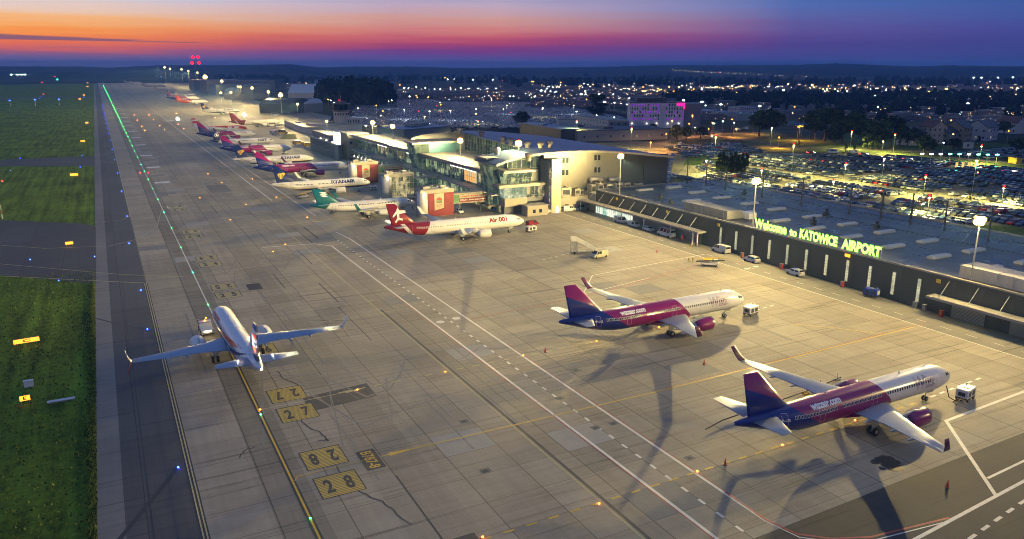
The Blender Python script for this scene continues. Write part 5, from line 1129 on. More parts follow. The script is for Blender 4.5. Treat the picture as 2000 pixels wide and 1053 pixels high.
mast('floodlight mast beyond the right end of the hall roof', 149.4, 29.8, 8.2, 20.4, P0 * .22, red=False)
mast('floodlight mast with red lamp on the terminal corner roof', 128, 240, 19.5, 23.2, P0 * .8)
mast('floodlight mast standing in the middle of the long concourse roof', 128, 290.4, 13.6, 20.0, P0)
mast('starry bright floodlight mast on the concourse roof by the end block', 128, 373, 13.6, 20.2, P0, R=1.5, red=False)
mast('floodlight mast farthest along the concourse roof', 128, 405.5, 13.6, 20.0, P0 * .5, red=False)
g = G(584, 250); mast('slim floodlight mast beyond the slatted pier with plain pole', g.x, g.y, 0, 19, P0, R=1.2, red=False)
g = G(627, 262); mast('small lamp mast on the slatted pier roof beyond the concourse', 120, 470, 11.5, 17, 6, R=1.0, red=False)
for i, (px, by, z, pw, R_) in enumerate([(551, 227, 21, 1.3, 3.0), (527, 217, 21, .9, 2.0), (495, 204, 21, 1.0, 2.4), (472, 200, 21, .8, 2.0), (434, 212, 18, 1, 1.8), (454, 216, 20, 1, 1.8), (467, 197, 20, .6, 1.6), (436, 190, 25, 1, 3.0), (403, 175, 26, 2.2, 6.0), (358, 168, 40, 1.6, 2.6), (371, 168, 36, 1.2, 2.6), (388, 168, 32, 1.2, 2.6), (325, 163, 44, 1.5, 3.6), (335, 163, 40, .8, 3.0)]):
    g = G(px, by); d = g.length
    mast('%s floodlight mast from the right in the distant row beside the far stands' % ordn(i), g.x, g.y, 0, z, P0 * 1.15 * pw, aim=(-.85, -.1, -.5), R=R_ * .95, n=4, red=i in (7, 9, 12))
for i, (px, py) in enumerate([(601, 166), (698, 166)]):
    g = G(px, py + 22); mast('%s of two white starry floodlights beyond the blue sheds' % ('left', 'right')[i], g.x, g.y, 0, 16, 10, aim=(0, -.5, -.8), R=3.4, fm=FLW, col=(1, .93, .8), n=4, red=False, grp='white floodlights beyond the sheds', size=150)
# tower with four red lamps far away
g = G(386, 163); rt2 = thing('beacon_tower', 'far lattice tower crowned by four bright red lamps', 'tower', (g.x, g.y, 0))
mb = MB(); [mb.tube([(a, b, 0), (a * .6, b * .6, 62)], .6, 4) for a in (-5, 5) for b in (-5, 5)]; [mb.box(-5, 5, -.3, .3, z, z + .6) for z in range(8, 60, 9)]; mb.build('lattice', DARK, rt2)
for a, z in ((-9, 56), (9, 56), (-6, 71), (8, 71)): mb = MB(); mb.lathe([(-4.6, 0), (0, 5), (4.6, 0)], (a, 0, z), 'z', 8); mb.build('red_lamp', REDB, rt2)
# ================================================================== VEHICLES
PAINT = {}
def paint(n, c): 
    if n not in PAINT: PAINT[n] = mat('car_paint_' + n.replace(' ', '_'), c, .25, .1, var=.04, coat=.6)
    return PAINT[n]
CARC = [('white', (.62, .62, .62)), ('silver', (.34, .35, .36)), ('dark grey', (.07, .075, .08)), ('black', (.015, .015, .018)), ('dark blue', (.02, .04, .12)), ('red', (.32, .02, .02)), ('grey', (.17, .17, .18)), ('beige', (.32, .28, .2))]
HEADL = mat('headlamp_glass', (.6, .6, .58), .15, var=.02); TAILL = mat('tail_lamp_plastic', (.35, .02, .02), .3)
PROF = {
 'hatchback': ([(-2.05, .32), (-2.1, .85), (-1.95, 1.0), (-1.55, 1.46), (.35, 1.5), (1.05, 1.02), (1.95, .84), (2.08, .6), (2.05, .32)], .88, 1.0),
 'saloon': ([(-2.25, .32), (-2.3, .9), (-1.55, 1.0), (-.95, 1.42), (.45, 1.44), (1.2, .98), (2.15, .82), (2.28, .58), (2.25, .32)], .88, .98),
 'estate': ([(-2.3, .34), (-2.35, .95), (-2.2, 1.1), (-1.9, 1.62), (.4, 1.68), (1.15, 1.08), (2.1, .92), (2.28, .62), (2.25, .34)], .92, 1.08),
 'van': ([(-2.6, .36), (-2.65, 1.0), (-2.6, 2.0), (-2.4, 2.12), (1.1, 2.1), (1.9, 1.2), (2.5, 1.0), (2.62, .7), (2.6, .36)], .97, 1.18),
 'minibus': ([(-2.9, .4), (-2.95, 1.0), (-2.9, 2.35), (-2.7, 2.6), (1.3, 2.6), (2.0, 1.45), (2.7, 1.15), (2.85, .8), (2.8, .4)], 1.0, 1.35)}
def car_meshes(kind, wheels=True):
    pr_, hw, belt = PROF[kind]; top = max(z for x, z in pr_)
    def Y(z): return hw if z <= belt + .02 else hw - (z - belt) / (top - belt) * .17
    mb = MB(); n = len(pr_)
    vs = [(x, -Y(z), z) for x, z in pr_] + [(x, Y(z), z) for x, z in pr_]
    mb.mesh(vs, [tuple(range(n))[::-1], tuple(range(n, 2 * n))] + [(i, (i + 1) % n, n + (i + 1) % n, n + i) for i in range(n)])
    gl = MB(); roof = [p for p in pr_ if p[1] > belt + .15]
    rx0, rx1 = roof[0][0], roof[-1][0]
    iw = [i for i, p in enumerate(pr_) if p == roof[-1]][0]; ir = [i for i, p in enumerate(pr_) if p == roof[0]][0]
    ws, wt = pr_[iw + 1], pr_[iw]; rb, rtp = pr_[ir - 1], pr_[ir]
    if kind in ('van', 'minibus'): rb = (pr_[1][0], belt + .1); rtp = pr_[2] if kind == 'van' else (pr_[2][0], 2.2)
    def strip_(a, b, k0, k1, out):
        p = [(a[0] + (b[0] - a[0]) * k, a[1] + (b[1] - a[1]) * k) for k in (k0, k1)]
        gl.poly([(p[0][0] + out, -Y(p[0][1]) * .9, p[0][1] + .012), (p[0][0] + out, Y(p[0][1]) * .9, p[0][1] + .012), (p[1][0] + out, Y(p[1][1]) * .88, p[1][1] + .012), (p[1][0] + out, -Y(p[1][1]) * .88, p[1][1] + .012)])
    strip_(ws, wt, .08, .92, .02); strip_(rb, rtp, .15, .9, -.02)
    zt = top - .14; zb = belt + .06
    def xat(z, front):
        a, b = (ws, wt) if front else (rb, rtp); k = (z - a[1]) / max(.01, (b[1] - a[1])); k = max(0, min(1, k)); return a[0] + (b[0] - a[0]) * k
    segs = 2 if kind in ('hatchback', 'saloon', 'estate') else 3
    xf0, xr0, xf1, xr1 = xat(zb, 1) - .18, xat(zb, 0) + .22, xat(zt, 1) - .14, xat(zt, 0) + .18
    if kind == 'van': xr0 = xr1 = -.2; segs = 2
    for s_ in (-1, 1):
        for k in range(segs):
            a, b = k / segs + .02, (k + 1) / segs - .02
            q = [(xr0 + (xf0 - xr0) * a, zb), (xr0 + (xf0 - xr0) * b, zb), (xr1 + (xf1 - xr1) * b, zt), (xr1 + (xf1 - xr1) * a, zt)]
            gl.poly([(x, s_ * (Y(z) + .012), z) for x, z in (q if s_ < 0 else q[::-1])])
    wh = MB(); r = .33 if kind in ('hatchback', 'saloon', 'estate') else .37
    wh.lathe([(-.12, .0), (-.12, r * .6), (-.12, r), (.12, r), (.12, 0)], (0, 0, r), 'y', 12); wh.lathe([(-.13, 0), (-.13, r * .58)], (0, 0, r), 'y', 10, 1)
    hl, tl = MB(), MB(); xf, xb = pr_[-2][0], pr_[1][0]
    hl.cbox((xf - .02, 0, .7), (.1, .3, .14)); tl.cbox((xb + .02, 0, belt - .12), (.08, .22, .2))
    return dict(body=mb, glass=gl.data('glass', GLASSD), wheel=wh.data('wheel', [RUBBER, STEEL]), hl=hl.data('headlight', HEADL), tl=tl.data('tail_light', TAILL), hw=hw, xw=(pr_[0][0] + .75, pr_[-1][0] - .8), bodies={})
KIT = {k: car_meshes(k) for k in PROF}
def car(kind, color, rgb, label, x, y, rz, group=None, cat='car', full=True, name=None, sc=1, z=0, low=False):
    K = KIT[kind]
    if color not in K['bodies']: K['bodies'][color] = K['body'].data('body', paint(color, rgb))
    r = thing(name or ('parked_car' if cat == 'car' else cat.replace(' ', '_')), label, cat, (x, y, z), rz, group)
    if sc != 1: r.scale = (sc, sc, sc)
    inst(K['bodies'][color], 'body', r); inst(K['glass'], 'glass', r)
    if not low:
        for s_ in (-1, 1):
            for xx in K['xw']: inst(K['wheel'], 'wheel', r, (xx, s_ * (K['hw'] - .11), 0))
            if full: inst(K['hl'], 'headlight', r, (0, s_ * (K['hw'] - .25), 0)); inst(K['tl'], 'tail_light', r, (0, s_ * (K['hw'] - .2), 0))
    return r
W_, S_ = (.66, .66, .65), (.34, .35, .36)
def at(px, py): g = G(px, py); return g.x, g.y
def carpx(kind, color, rgb, label, px, py, rz, **kw): x, y = at(px, py); return car(kind, color, rgb, label, x, y, rz, **kw)
h2 = -pi / 2
car('van', 'white', W_, 'white van parked first in the row under the long canopy, nearest the lit shop front', 146.3, 203.5, h2, cat='van', name='van')
car('van', 'white', W_, 'smaller white van second in the row under the long canopy', 146.3, 196.3, h2, cat='van', name='van', sc=.86)
car('hatchback', 'white', W_, 'low white car between the small van and the minibus under the canopy', 146.3, 188.8, h2)
mbz = car('minibus', 'white', W_, 'white minibus with long dark side windows by the end of the canopy', 146.2, 180, -h2, cat='minibus', name='minibus', sc=1.08)
car('van', 'white', W_, 'white delivery van parked against the dark hall under the first window strip', 146.6, 156.8, -h2, cat='van', name='van', sc=1.05)
def stripe(c, m_): mb = MB(); [mb.box(-1.9, 1.9, s_ * .9 - .012, s_ * .9 + .012, .62, .8) for s_ in (-1, 1)]; mb.build('side_stripe', m_, c)
c_ = car('estate', 'white', W_, 'white patrol car with green stripe by the hall, below the letters to KATOWICE', 146.3, 145, -h2, cat='patrol car', name='patrol_car'); stripe(c_, mat('green_stripe', (.03, .2, .1), .4))
c_ = car('estate', 'white', W_, 'white patrol car with blue stripe and light bar beside the dark hall wall', 146.2, 130.3, -h2, cat='patrol car', name='patrol_car'); stripe(c_, mat('blue_stripe', (.05, .15, .45), .4))
mb = MB(); mb.box(-.2, .2, -.5, .5, 1.68, 1.8); mb.build('light_bar', mat('blue_bar', (.02, .08, .5), .2), c_)
carpx('hatchback', 'white', W_, 'white and yellow car in front of the beige guard hut', 1041, 416, 0, cat='car', name='service_car')
carpx('hatchback', 'white', W_, 'white car parked at the foot of the tall stair tower', 1070, 416, .2, name='service_car')
carpx('van', 'white', W_, 'white box van right of the stair tower, nearest to it', 1110, 413, .1, cat='van', name='van')
carpx('van', 'silver', S_, 'silver green van beside the canopy end, right of the white box van', 1137, 410, .1 + pi, cat='van', name='van')
carpx('van', 'white', W_, 'white passenger van beside the blue car before the glass terminal', 1000, 415, 0, cat='van', name='van', sc=.95)
carpx('hatchback', 'bright blue', (.02, .12, .5), 'bright blue car left of the white passenger van', 971, 412, 0, name='service_car')
carpx('van', 'dark red', (.25, .015, .03), 'dark red van ahead of the crimson tailed airliner', 1040, 441, .25, cat='van', name='van', sc=.85)
carpx('van', 'cream', (.55, .52, .36), 'cream van with blue hood standing alone on the apron behind the white stairs', 1170, 503, .12 + pi, cat='van', name='van', sc=.95)
carpx('van', 'white', W_, 'white van with green lower half behind the nearest red bridge tower', 897, 416, h2, cat='van', name='van', sc=.85)
carpx('van', 'cream', (.55, .52, .36), 'cream van between the teal tailed jet and the red bridge tower', 808, 388, 0, cat='van', name='van', sc=.9)
for i, (px, py, n) in enumerate([(583, 282, 'left'), (603, 286, 'right')]): carpx('estate', 'yellow', (.75, .42, .02), '%s one of two yellow service cars beyond the slatted pier' % n, px, py, .1, group='yellow service cars beyond the pier', name='service_car', sc=1.5)
for i, (px, py, k, c, l) in enumerate([(546, 250, 'minibus', W_, 'white apron truck in the cluster beyond the crimson tail, nearest to the camera'), (533, 247, 'minibus', W_, 'white apron truck second from the left in the cluster beyond the crimson tail'), (523, 244, 'van', W_, 'small pale truck leftmost in the cluster beyond the crimson tail'), (505, 242, 'van', S_, 'silver truck apart from the cluster at the wing of the crimson tailed jet'), (536, 262, 'van', W_, 'white van parked left of the orange lit truck'), (552, 262, 'minibus', (.7, .4, .1), 'orange lit catering truck right of the white van'), (538, 227, 'minibus', W_, 'tall pale truck standing behind the crimson tailed jet')]):
    carpx(k, ['white', 'white', 'white', 'silver', 'white', 'orange', 'white'][i], c, l, px, py, random.uniform(-.5, .5), cat='truck', name='apron_truck', sc=1.3)
# tug towing the taxiing airliner
tg = thing('aircraft_tug', 'white pushback tug with amber lamp at the nose of the taxiing airliner', 'tug', (13.2, 152.5, 0), pi / 2)
mb = MB(); mb.prism([(-2.6, .4), (-2.6, 1.1), (.3, 1.15), (.5, 1.9), (1.6, 1.9), (2.1, 1.1), (2.6, 1.0), (2.6, .4)], -1.1, 1.1, 'y'); mb.build('body', WHITE, tg)
mb = MB(); mb.box(.45, 1.7, -1.12, 1.12, 1.25, 1.75); mb.build('glass', GLASSD, tg)
for x in (-1.7, 1.7):
    for s_ in (-1, 1): inst(KIT['van']['wheel'], 'wheel', tg, (x, s_ * 1.05, 0), sc=1.3)
mb = MB(); mb.lathe([(0, .12), (.2, .1), (.2, 0)], (1, 0, 1.9), 'z', 8); mb.build('amber_beacon', AMB, tg); mb = MB(); mb.cbox((-2.6, 0, .9), (.1, 1.2, .2)); mb.build('work_lamp', emit('warm_work_lamp', (1, .75, .35), 20), tg)
# ground power carts
def gpu(lb, x, y, rz, blue=False):
    g_ = thing('power_cart', lb, 'power cart', (x, y, 0), rz, 'ground power carts')
    mb = MB(); mb.prism([(-1.5, .5), (-1.5, 1.75), (-1.3, 1.95), (1.3, 1.95), (1.5, 1.75), (1.5, .5)], -.85, .85, 'y'); mb.build('casing', mat('blue_tarp', (.02, .06, .4), .5) if blue else WHITE, g_)
    mb = MB(); mb.box(-1.52, 1.52, -.87, .87, .45, .62); mb.box(-1.1, -.2, -.88, -.85, .8, 1.6); mb.box(.2, 1.1, -.88, -.85, .8, 1.6); mb.box(1.5, 1.53, -.6, .6, .8, 1.7, 1 if blue else 0); mb.build('grille', [DARK, WHITE], g_)
    mb = MB(); mb.box(-.5, .5, -.5, .5, 1.95, 2.02); mb.lathe([(1.95, .12), (2.25, .12), (2.25, 0)], (1, .4, 0), 'z', 8); mb.build('exhaust_and_hatch', GREY, g_)
    mb = MB(); mb.box(-1.53, -1.49, -.5, .5, .9, 1.5); mb.build('control_panel', DARK, g_)
    for a in (-1, 1):
        for s_ in (-1, 1): inst(KIT['hatchback']['wheel'], 'wheel', g_, (a, s_ * .8, 0), sc=.85)
    mb = MB(); mb.tube([(-1.5, 0, .5), (-2.6, 0, .3)], .05, 5); mb.build('tow_bar', YEL, g_)
gpu('white power cart cabled to the nearest magenta and navy airliner', 112.8, 65.4, .2); gpu('white power cart ahead of the airliner in the middle of the apron', 113.8, 111.8, .2); gpu('white power cart ahead of the crimson tailed airliner, beside the dark red van', *at(1037, 453), .1)
gpu('white power cart by the nose of the harp tailed airliner near the far red tower', *at(729, 372), .1); gpu('power cart under a blue tarpaulin beside the dark hall', 146.8, 109, -1.3, True)
cb = MB()
for pts in ([(109.6, 66.6, 2.4), (110, 66.2, .6), (110.6, 65.6, .15), (111.6, 65.2, .5)], [(109.4, 64.5, .05), (110.2, 65.6, .06), (111.4, 64.9, .3)]): cb.tube(pts, .07, 5)
tag(cb.build('power_cable', RUBBER), 'black cable looping from the white cart up to the nearest airliner', 'cable')
# passenger stairs
def stairs(lb, x, y, rz, sc=1):
    s = thing('passenger_stairs', lb, 'mobile stairs', (x, y, 0), rz); s.scale = (sc,) * 3
    mb = MB()
    for k in range(13): mb.box(-2.6 + k * .36, -2.24 + k * .36, -.7, .7, .5 + k * .2, .56 + k * .2)
    mb.box(2.0, 3.6, -.8, .8, 3.1, 3.2); mb.build('step', STEEL, s)
    for s_ in (-1, 1):
        mb = MB(); mb.hexa([(-2.7, s_ * .75 - .03, .4), (2.1, s_ * .75 - .03, 3.0), (2.1, s_ * .75 + .03, 3.0), (-2.7, s_ * .75 + .03, .4)], [(-2.7, s_ * .75 - .03, 1.4), (2.1, s_ * .75 - .03, 4.0), (2.1, s_ * .75 + .03, 4.0), (-2.7, s_ * .75 + .03, 1.4)]); mb.box(2.1, 3.6, s_ * .8 - .03, s_ * .8 + .03, 3.2, 4.2); mb.build('side_panel', mat('grey_white_panel', (.5, .5, .5), .5), s)
    mb = MB(); [mb.tube([(a, b, .4), (a, b, 3.1)], .07, 5) for a in (2.1, 3.5) for b in (-.7, .7)]; mb.tube([(2.1, -.7, .4), (3.5, .7, 3.1)], .04, 4); mb.tube([(2.1, .7, .4), (3.5, -.7, 3.1)], .04, 4); mb.box(-2.6, 3.6, -.75, .75, .35, .5); mb.build('frame', GREY, s)
    for a in (-1.8, 2.8):
        for b in (-.7, .7): inst(KIT['hatchback']['wheel'], 'wheel', s, (a, b, 0), sc=.8)
    return s
stairs('white mobile stairs left of the cream van in the open apron', 113.2, 173.5, -.35 + pi, 1.1)
# belt loaders / dollies
def loader(lb, x, y, rz, up_=1.6):
    s = thing('belt_loader', lb, 'belt loader', (x, y, 0), rz)
    mb = MB(); mb.box(-2.4, 2.0, -.9, .9, .4, .9); mb.box(.9, 1.8, .1, .9, .9, 1.6); mb.build('chassis', WHITE, s)
    mb = MB(); mb.hexa([(-3.6, -.55, .9), (3.6, -.55, up_), (3.6, .2, up_), (-3.6, .2, .9)], [(-3.6, -.55, 1.1), (3.6, -.55, up_ + .2), (3.6, .2, up_ + .2), (-3.6, .2, 1.1)]); bl = mb.build('conveyor', DARK, s)
    mb = MB(); [mb.tube([(-3.4, q, 1.15), (-3.4, q, 1.7), (3.4, q, up_ + .8), (3.4, q, up_ + .25)], .05, 5) for q in (-.6, .25)]; mb.box(-1.8, .4, -.8, .8, 1.6, 1.75); mb.build('yellow_rail', YEL, bl)
    for a in (-1.7, 1.4):
        for b in (-.8, .8): inst(KIT['hatchback']['wheel'], 'wheel', s, (a, b, 0), sc=.9)
loader('yellow railed belt loader parked on the apron before the hall', *at(1387, 519), -.75)
loader('belt loader under the belly of the harp tailed airliner near the far tower', 66, 300.5, .4)
loader('belt loader at the rear hold of the teal tailed jet', *at(650, 415), 1.2)
# hose rig lying beside the nearest airliner
hs = thing('hose_rig', 'long dark hose on low yellow trolleys behind the nearest airliner', 'hose', (88, 78, 0))
mb = MB(); mb.tube([(-18, -2.6, .35), (-14, -1.6, .4), (-2, -.6, .5), (6, 0, .6), (14, 1.4, .5)], .09, 5); mb.build('hose', RUBBER, hs)
for k, (x, y) in enumerate([(4, -.4), (6.5, .1), (8, .4), (13, 1.3)]): mb = MB(); mb.box(x - .5, x + .5, y - .3, y + .3, .2, .5); mb.tube([(x, y, .4), (x, y, 1.5)], .05, 4); mb.build('trolley', YEL if k < 2 else GREY, hs)
# cones, chocks, signs
def cone(lb, x, y, red=True, name='traffic_cone', grp='marker cones on the apron'):
    c = thing(name, lb, 'cone', (x, y, 0), 0, grp); mb = MB(); mb.box(-.22, .22, -.22, .22, .0, .05); mb.build('base', DARK, c)
    mb = MB(); mb.lathe([(.05, .19), (1.0, .04), (1.02, 0)], (0, 0, 0), 'z', 10); cc = mb.build('cone', mat('cone_red', (.6, .05, .03), .5) if red else ORANGE, c); mb = MB(); mb.lathe([(.4, .13), (.6, .092)], (0, 0, 0), 'z', 10); mb.build('white_band', TXW, cc)
for px, py, l in [(1375, 713, 'red cone alone between the two near magenta airliners'), (1416, 909, 'red cone beside the yellow dashes left of the nearest airliner'), (1065, 688, 'red cone on the left behind the tail of the middle airliner'), (1377, 641, 'red cone under the wing tip of the middle airliner'), (1850, 952, 'dark pink cone on the asphalt at lower right'), (1812, 745, 'cone by the nose gear of the nearest airliner'), (1914, 634, 'small orange cone by the grey service door'), (1842, 613, 'small cone nearest the red cabinet at the canopy corner'), (1283, 493, 'cone by the yellow guide line in the open apron')]:
    x, y = at(px, py); cone(l, x, y)
for px, py, l in [(1345, 511, 'left yellow bollard beside the belt loader'), (1353, 511, 'right yellow bollard beside the belt loader'), (1350, 482, 'left yellow and black bollard at the canopy end'), (1361, 482, 'right yellow and black bollard at the canopy end')]:
    x, y = at(px, py); b_ = thing('bollard', l, 'bollard', (x, y, 0), 0, 'yellow bollards'); mb = MB(); mb.lathe([(0, .14), (1.1, .14), (1.15, 0)], (0, 0, 0), 'z', 10); mb.build('post', YEL, b_); mb = MB(); mb.lathe([(.4, .15), (.6, .15)], (0, 0, 0), 'z', 10); mb.lathe([(.8, .15), (.95, .15)], (0, 0, 0), 'z', 10); mb.build('black_band', DARK, b_)
for x, y, l, m_ in [(147.3, 92.8, 'orange topped red fire cabinet at the corner of the near canopy', RED), (147.9, 97.0, 'grey electrical cabinet on the hall wall left of the near canopy', GREY), (147.9, 99.2, 'narrow grey cabinet farther left on the hall wall', GREY), (147.6, 174.5, 'red fire cabinet behind the minibus', RED), (147.2, 207.4, 'red fire cabinet left of the first canopy van', RED), (147.6, 136, 'small red cabinet on the hall wall by the blue striped patrol car', RED), (147.6, 117.5, 'small red cabinet near the middle of the hall wall', RED), (147.4, 149.5, 'orange bin on the hall wall by the green striped patrol car', ORANGE)]:
    b_ = thing('wall_cabinet', l, 'cabinet', (x, y, 0)); mb = MB(); mb.box(-.3, .3, -.35, .35, .05, 1.3); mb.build('cabinet', m_, b_); mb = MB(); mb.box(-.33, .33, -.38, .38, 1.3, 1.38); mb.box(-.32, -.3, -.25, .25, .2, 1.2); mb.build('lid', ORANGE if x == 147.3 else GREY, b_)
# lit taxiway signs
SGN = emit('amber_sign_face', (1, .34, .03), 2.0, True)
def taxi_sign(lb, x, y, w_, h_, txt, rz=0):
    s = thing('taxiway_sign', lb, 'taxiway sign', (x, y, 0), rz, 'illuminated taxiway signs'); mb = MB(); mb.box(-w_ / 2, w_ / 2, -.12, .12, .35, .35 + h_); mb.build('housing', DARK, s); mb = MB(); mb.box(-w_ / 2 + .06, w_ / 2 - .06, -.15, -.12, .42, .28 + h_); f_ = mb.build('lit_face', SGN, s)
    mb = MB(); [mb.tube([(a, 0, 0), (a, 0, .4)], .05, 5) for a in (-w_ * .35, w_ * .35)]; mb.build('leg', STEEL, s)
    if txt: mb = MB(); text_mb(mb, txt, w_ * .3, h_ * .55, lambda u, v, dz: (u, -.16, .35 + h_ / 2 + v), 0, bold=.03); mb.build('lettering', DARK, f_)
g = G(53, 673); taxi_sign('wide lit orange taxiway sign on the near grass', g.x, g.y, 4.2, .95, 'C', .1)
g = G(50, 787); taxi_sign('small square lit taxiway sign on the near grass', g.x, g.y, 1.5, .95, 'E', .1)
for i, (px, py, w_) in enumerate([(136, 480, 2.6), (162, 278, 3.5), (145, 345, 4.2), (170, 242, 3), (164, 187, 4), (156, 195, 4), (171, 170, 5), (171, 163, 5), (170, 157, 6)]):
    g = G(px, py); taxi_sign('%s orange taxiway sign from the camera along the far grass edge' % ordn(i), g.x, g.y, w_ * .8, .9 + i * .15, '', .05)
for px, py, l, m_ in [(57, 755, 'white marker box on the near grass above the square sign', WHITE), (120, 784, 'long pale drain cover lying in the near grass', STEEL)]:
    g = G(px, py); b_ = thing('marker_box', l, 'marker box', (g.x, g.y, 0)); mb = MB(); w_ = 1.3 if px < 100 else 3.6; mb.box(-w_ / 2, w_ / 2, -.35, .35, .02, 1.0 if px < 100 else .25); mb.build('box', m_, b_); mb = MB(); mb.box(-w_ / 2 - .05, w_ / 2 + .05, -.4, .4, 1.0 if px < 100 else .25, 1.06 if px < 100 else .3); mb.build('lid', mat('pale_lid', (.5, .55, .6), .4), b_)
# inset and edge lights
def flight_light(name, lb, x, y, m_, r=.16, h=.2, grp=None, cat='taxiway light', z=0):
    s = thing(name, lb, cat, (x, y, z), 0, grp); mb = MB(); mb.lathe([(0, r * 1.3), (h * .4, r * 1.1), (h * .4, r * .5)], (0, 0, 0), 'z', 8); mb.build('base', STEEL, s); mb = MB(); mb.lathe([(h * .4, r), (h, r * .85), (h + r * .5, 0)], (0, 0, 0), 'z', 8); mb.build('lens', m_, s)
GRN = emit('green_lens', (.012, 1, .08), 34); TEA = emit('teal_lens', (.015, 1, .42), 34); BLU = emit('blue_lens', (.012, .05, 1), 34)
for k in range(64):
    y = 79.4 + 30.4 * k if k < 12 else 79.4 + 30.4 * 12 + (k - 12) * 36
    d = max(1, y / 150)
    flight_light('centre_line_light', '%s green light from the camera on the taxiway centre line' % ordn(k), 15.7, y, TEA if k in (1, 4) or (k % 5 == 2 and k > 5) else GRN, .11 * min(d, 6) ** .45, .12 + .01 * d, 'green lights along the taxiway centre line')
for k, (x, y) in enumerate([(3.5, 98.6), (3.2, 159.1), (3.5, 189.3), (-5.8, 230.4), (-13.4, 207.3), (-20.9, 234.4), (3.0, 243.8)] + [(-2.5 + 6.5, 290 + 61 * i) for i in range(15)] + [(-12 - 30 * i, 446 + 1.2 * i) for i in range(5)] + [(-12 - 30 * i, 505) for i in range(5)] + [(-20 - 60 * i, 1415) for i in range(6)] + [(-20 - 60 * i, 1485) for i in range(6)]):
    d = max(1, y / 170); flight_light('edge_light', '%s blue light along the taxiway edges counted outward from the camera' % ordn(k), x, y, BLU, .12 * d ** .3, .22, 'blue taxiway edge lights')
for k, (px, py) in enumerate([(1022, 695), (870, 727), (698, 762), (1362, 922), (1170, 985), (1528, 870), (1670, 822), (1287, 640), (1165, 667), (402, 622), (508, 801), (943, 1050)] + [(533, 492), (557, 478), (450, 430), (600, 425), (480, 400), (406, 340), (493, 350), (433, 357), (540, 386), (390, 387)] + [(262, 225), (291, 225), (268, 235), (300, 234), (277, 247), (312, 246), (283, 255), (321, 254), (348, 243), (359, 252), (345, 222), (400, 258), (420, 230)]):
    x, y = at(px, py); d = max(1, y / 140); flight_light('stand_light', '%s amber light counted across the stands from the near lead in line' % ordn(k), x, y, AMB, .12 * d ** .6, .12 + .02 * d, 'amber stand guidance lights')
for k, (px, py) in enumerate([(274, 339), (289, 339), (85, 185), (82, 162), (145, 137), (146, 148), (151, 153), (193, 132), (4, 355), (89, 152)]):
    x, y = at(px, py); d = max(1, y / 200); flight_light('red_field_light', '%s red light on the airfield counted from the taxiway stop bar' % ordn(k), x, y, REDB, .2 * d ** .75, .4 + .1 * d, 'red airfield lights')
g = G(347, 234); flight_light('white_inset_light', 'single dazzling white light on the far apron left of the parked tails', g.x, g.y, emit('white_lens', (.9, 1, .9), 120), 1.0, 1.6)
g = G(477, 226); flight_light('white_inset_light', 'white work light between the crimson tail and the fork shaped jet wing', g.x, g.y, MATS['white_lens'], 1.2, 2.0)
# wind mast with red lamps on the left grass
g = G(5, 428); wm_ = thing('obstacle_mast', 'red and white banded mast on the grass at the left edge', 'mast', (g.x, g.y, 0))
for k in range(6): mb = MB(); mb.tube([(0, 0, k * 1.6), (0, 0, k * 1.6 + 1.6)], .12, 6); mb.build('mast_section', RED if k % 2 else WHITE, wm_)
mb = MB(); mb.lathe([(-.3, 0), (0, .35), (.3, 0)], (0, 0, 10), 'z', 8); mb.build('lamp', REDB, wm_)

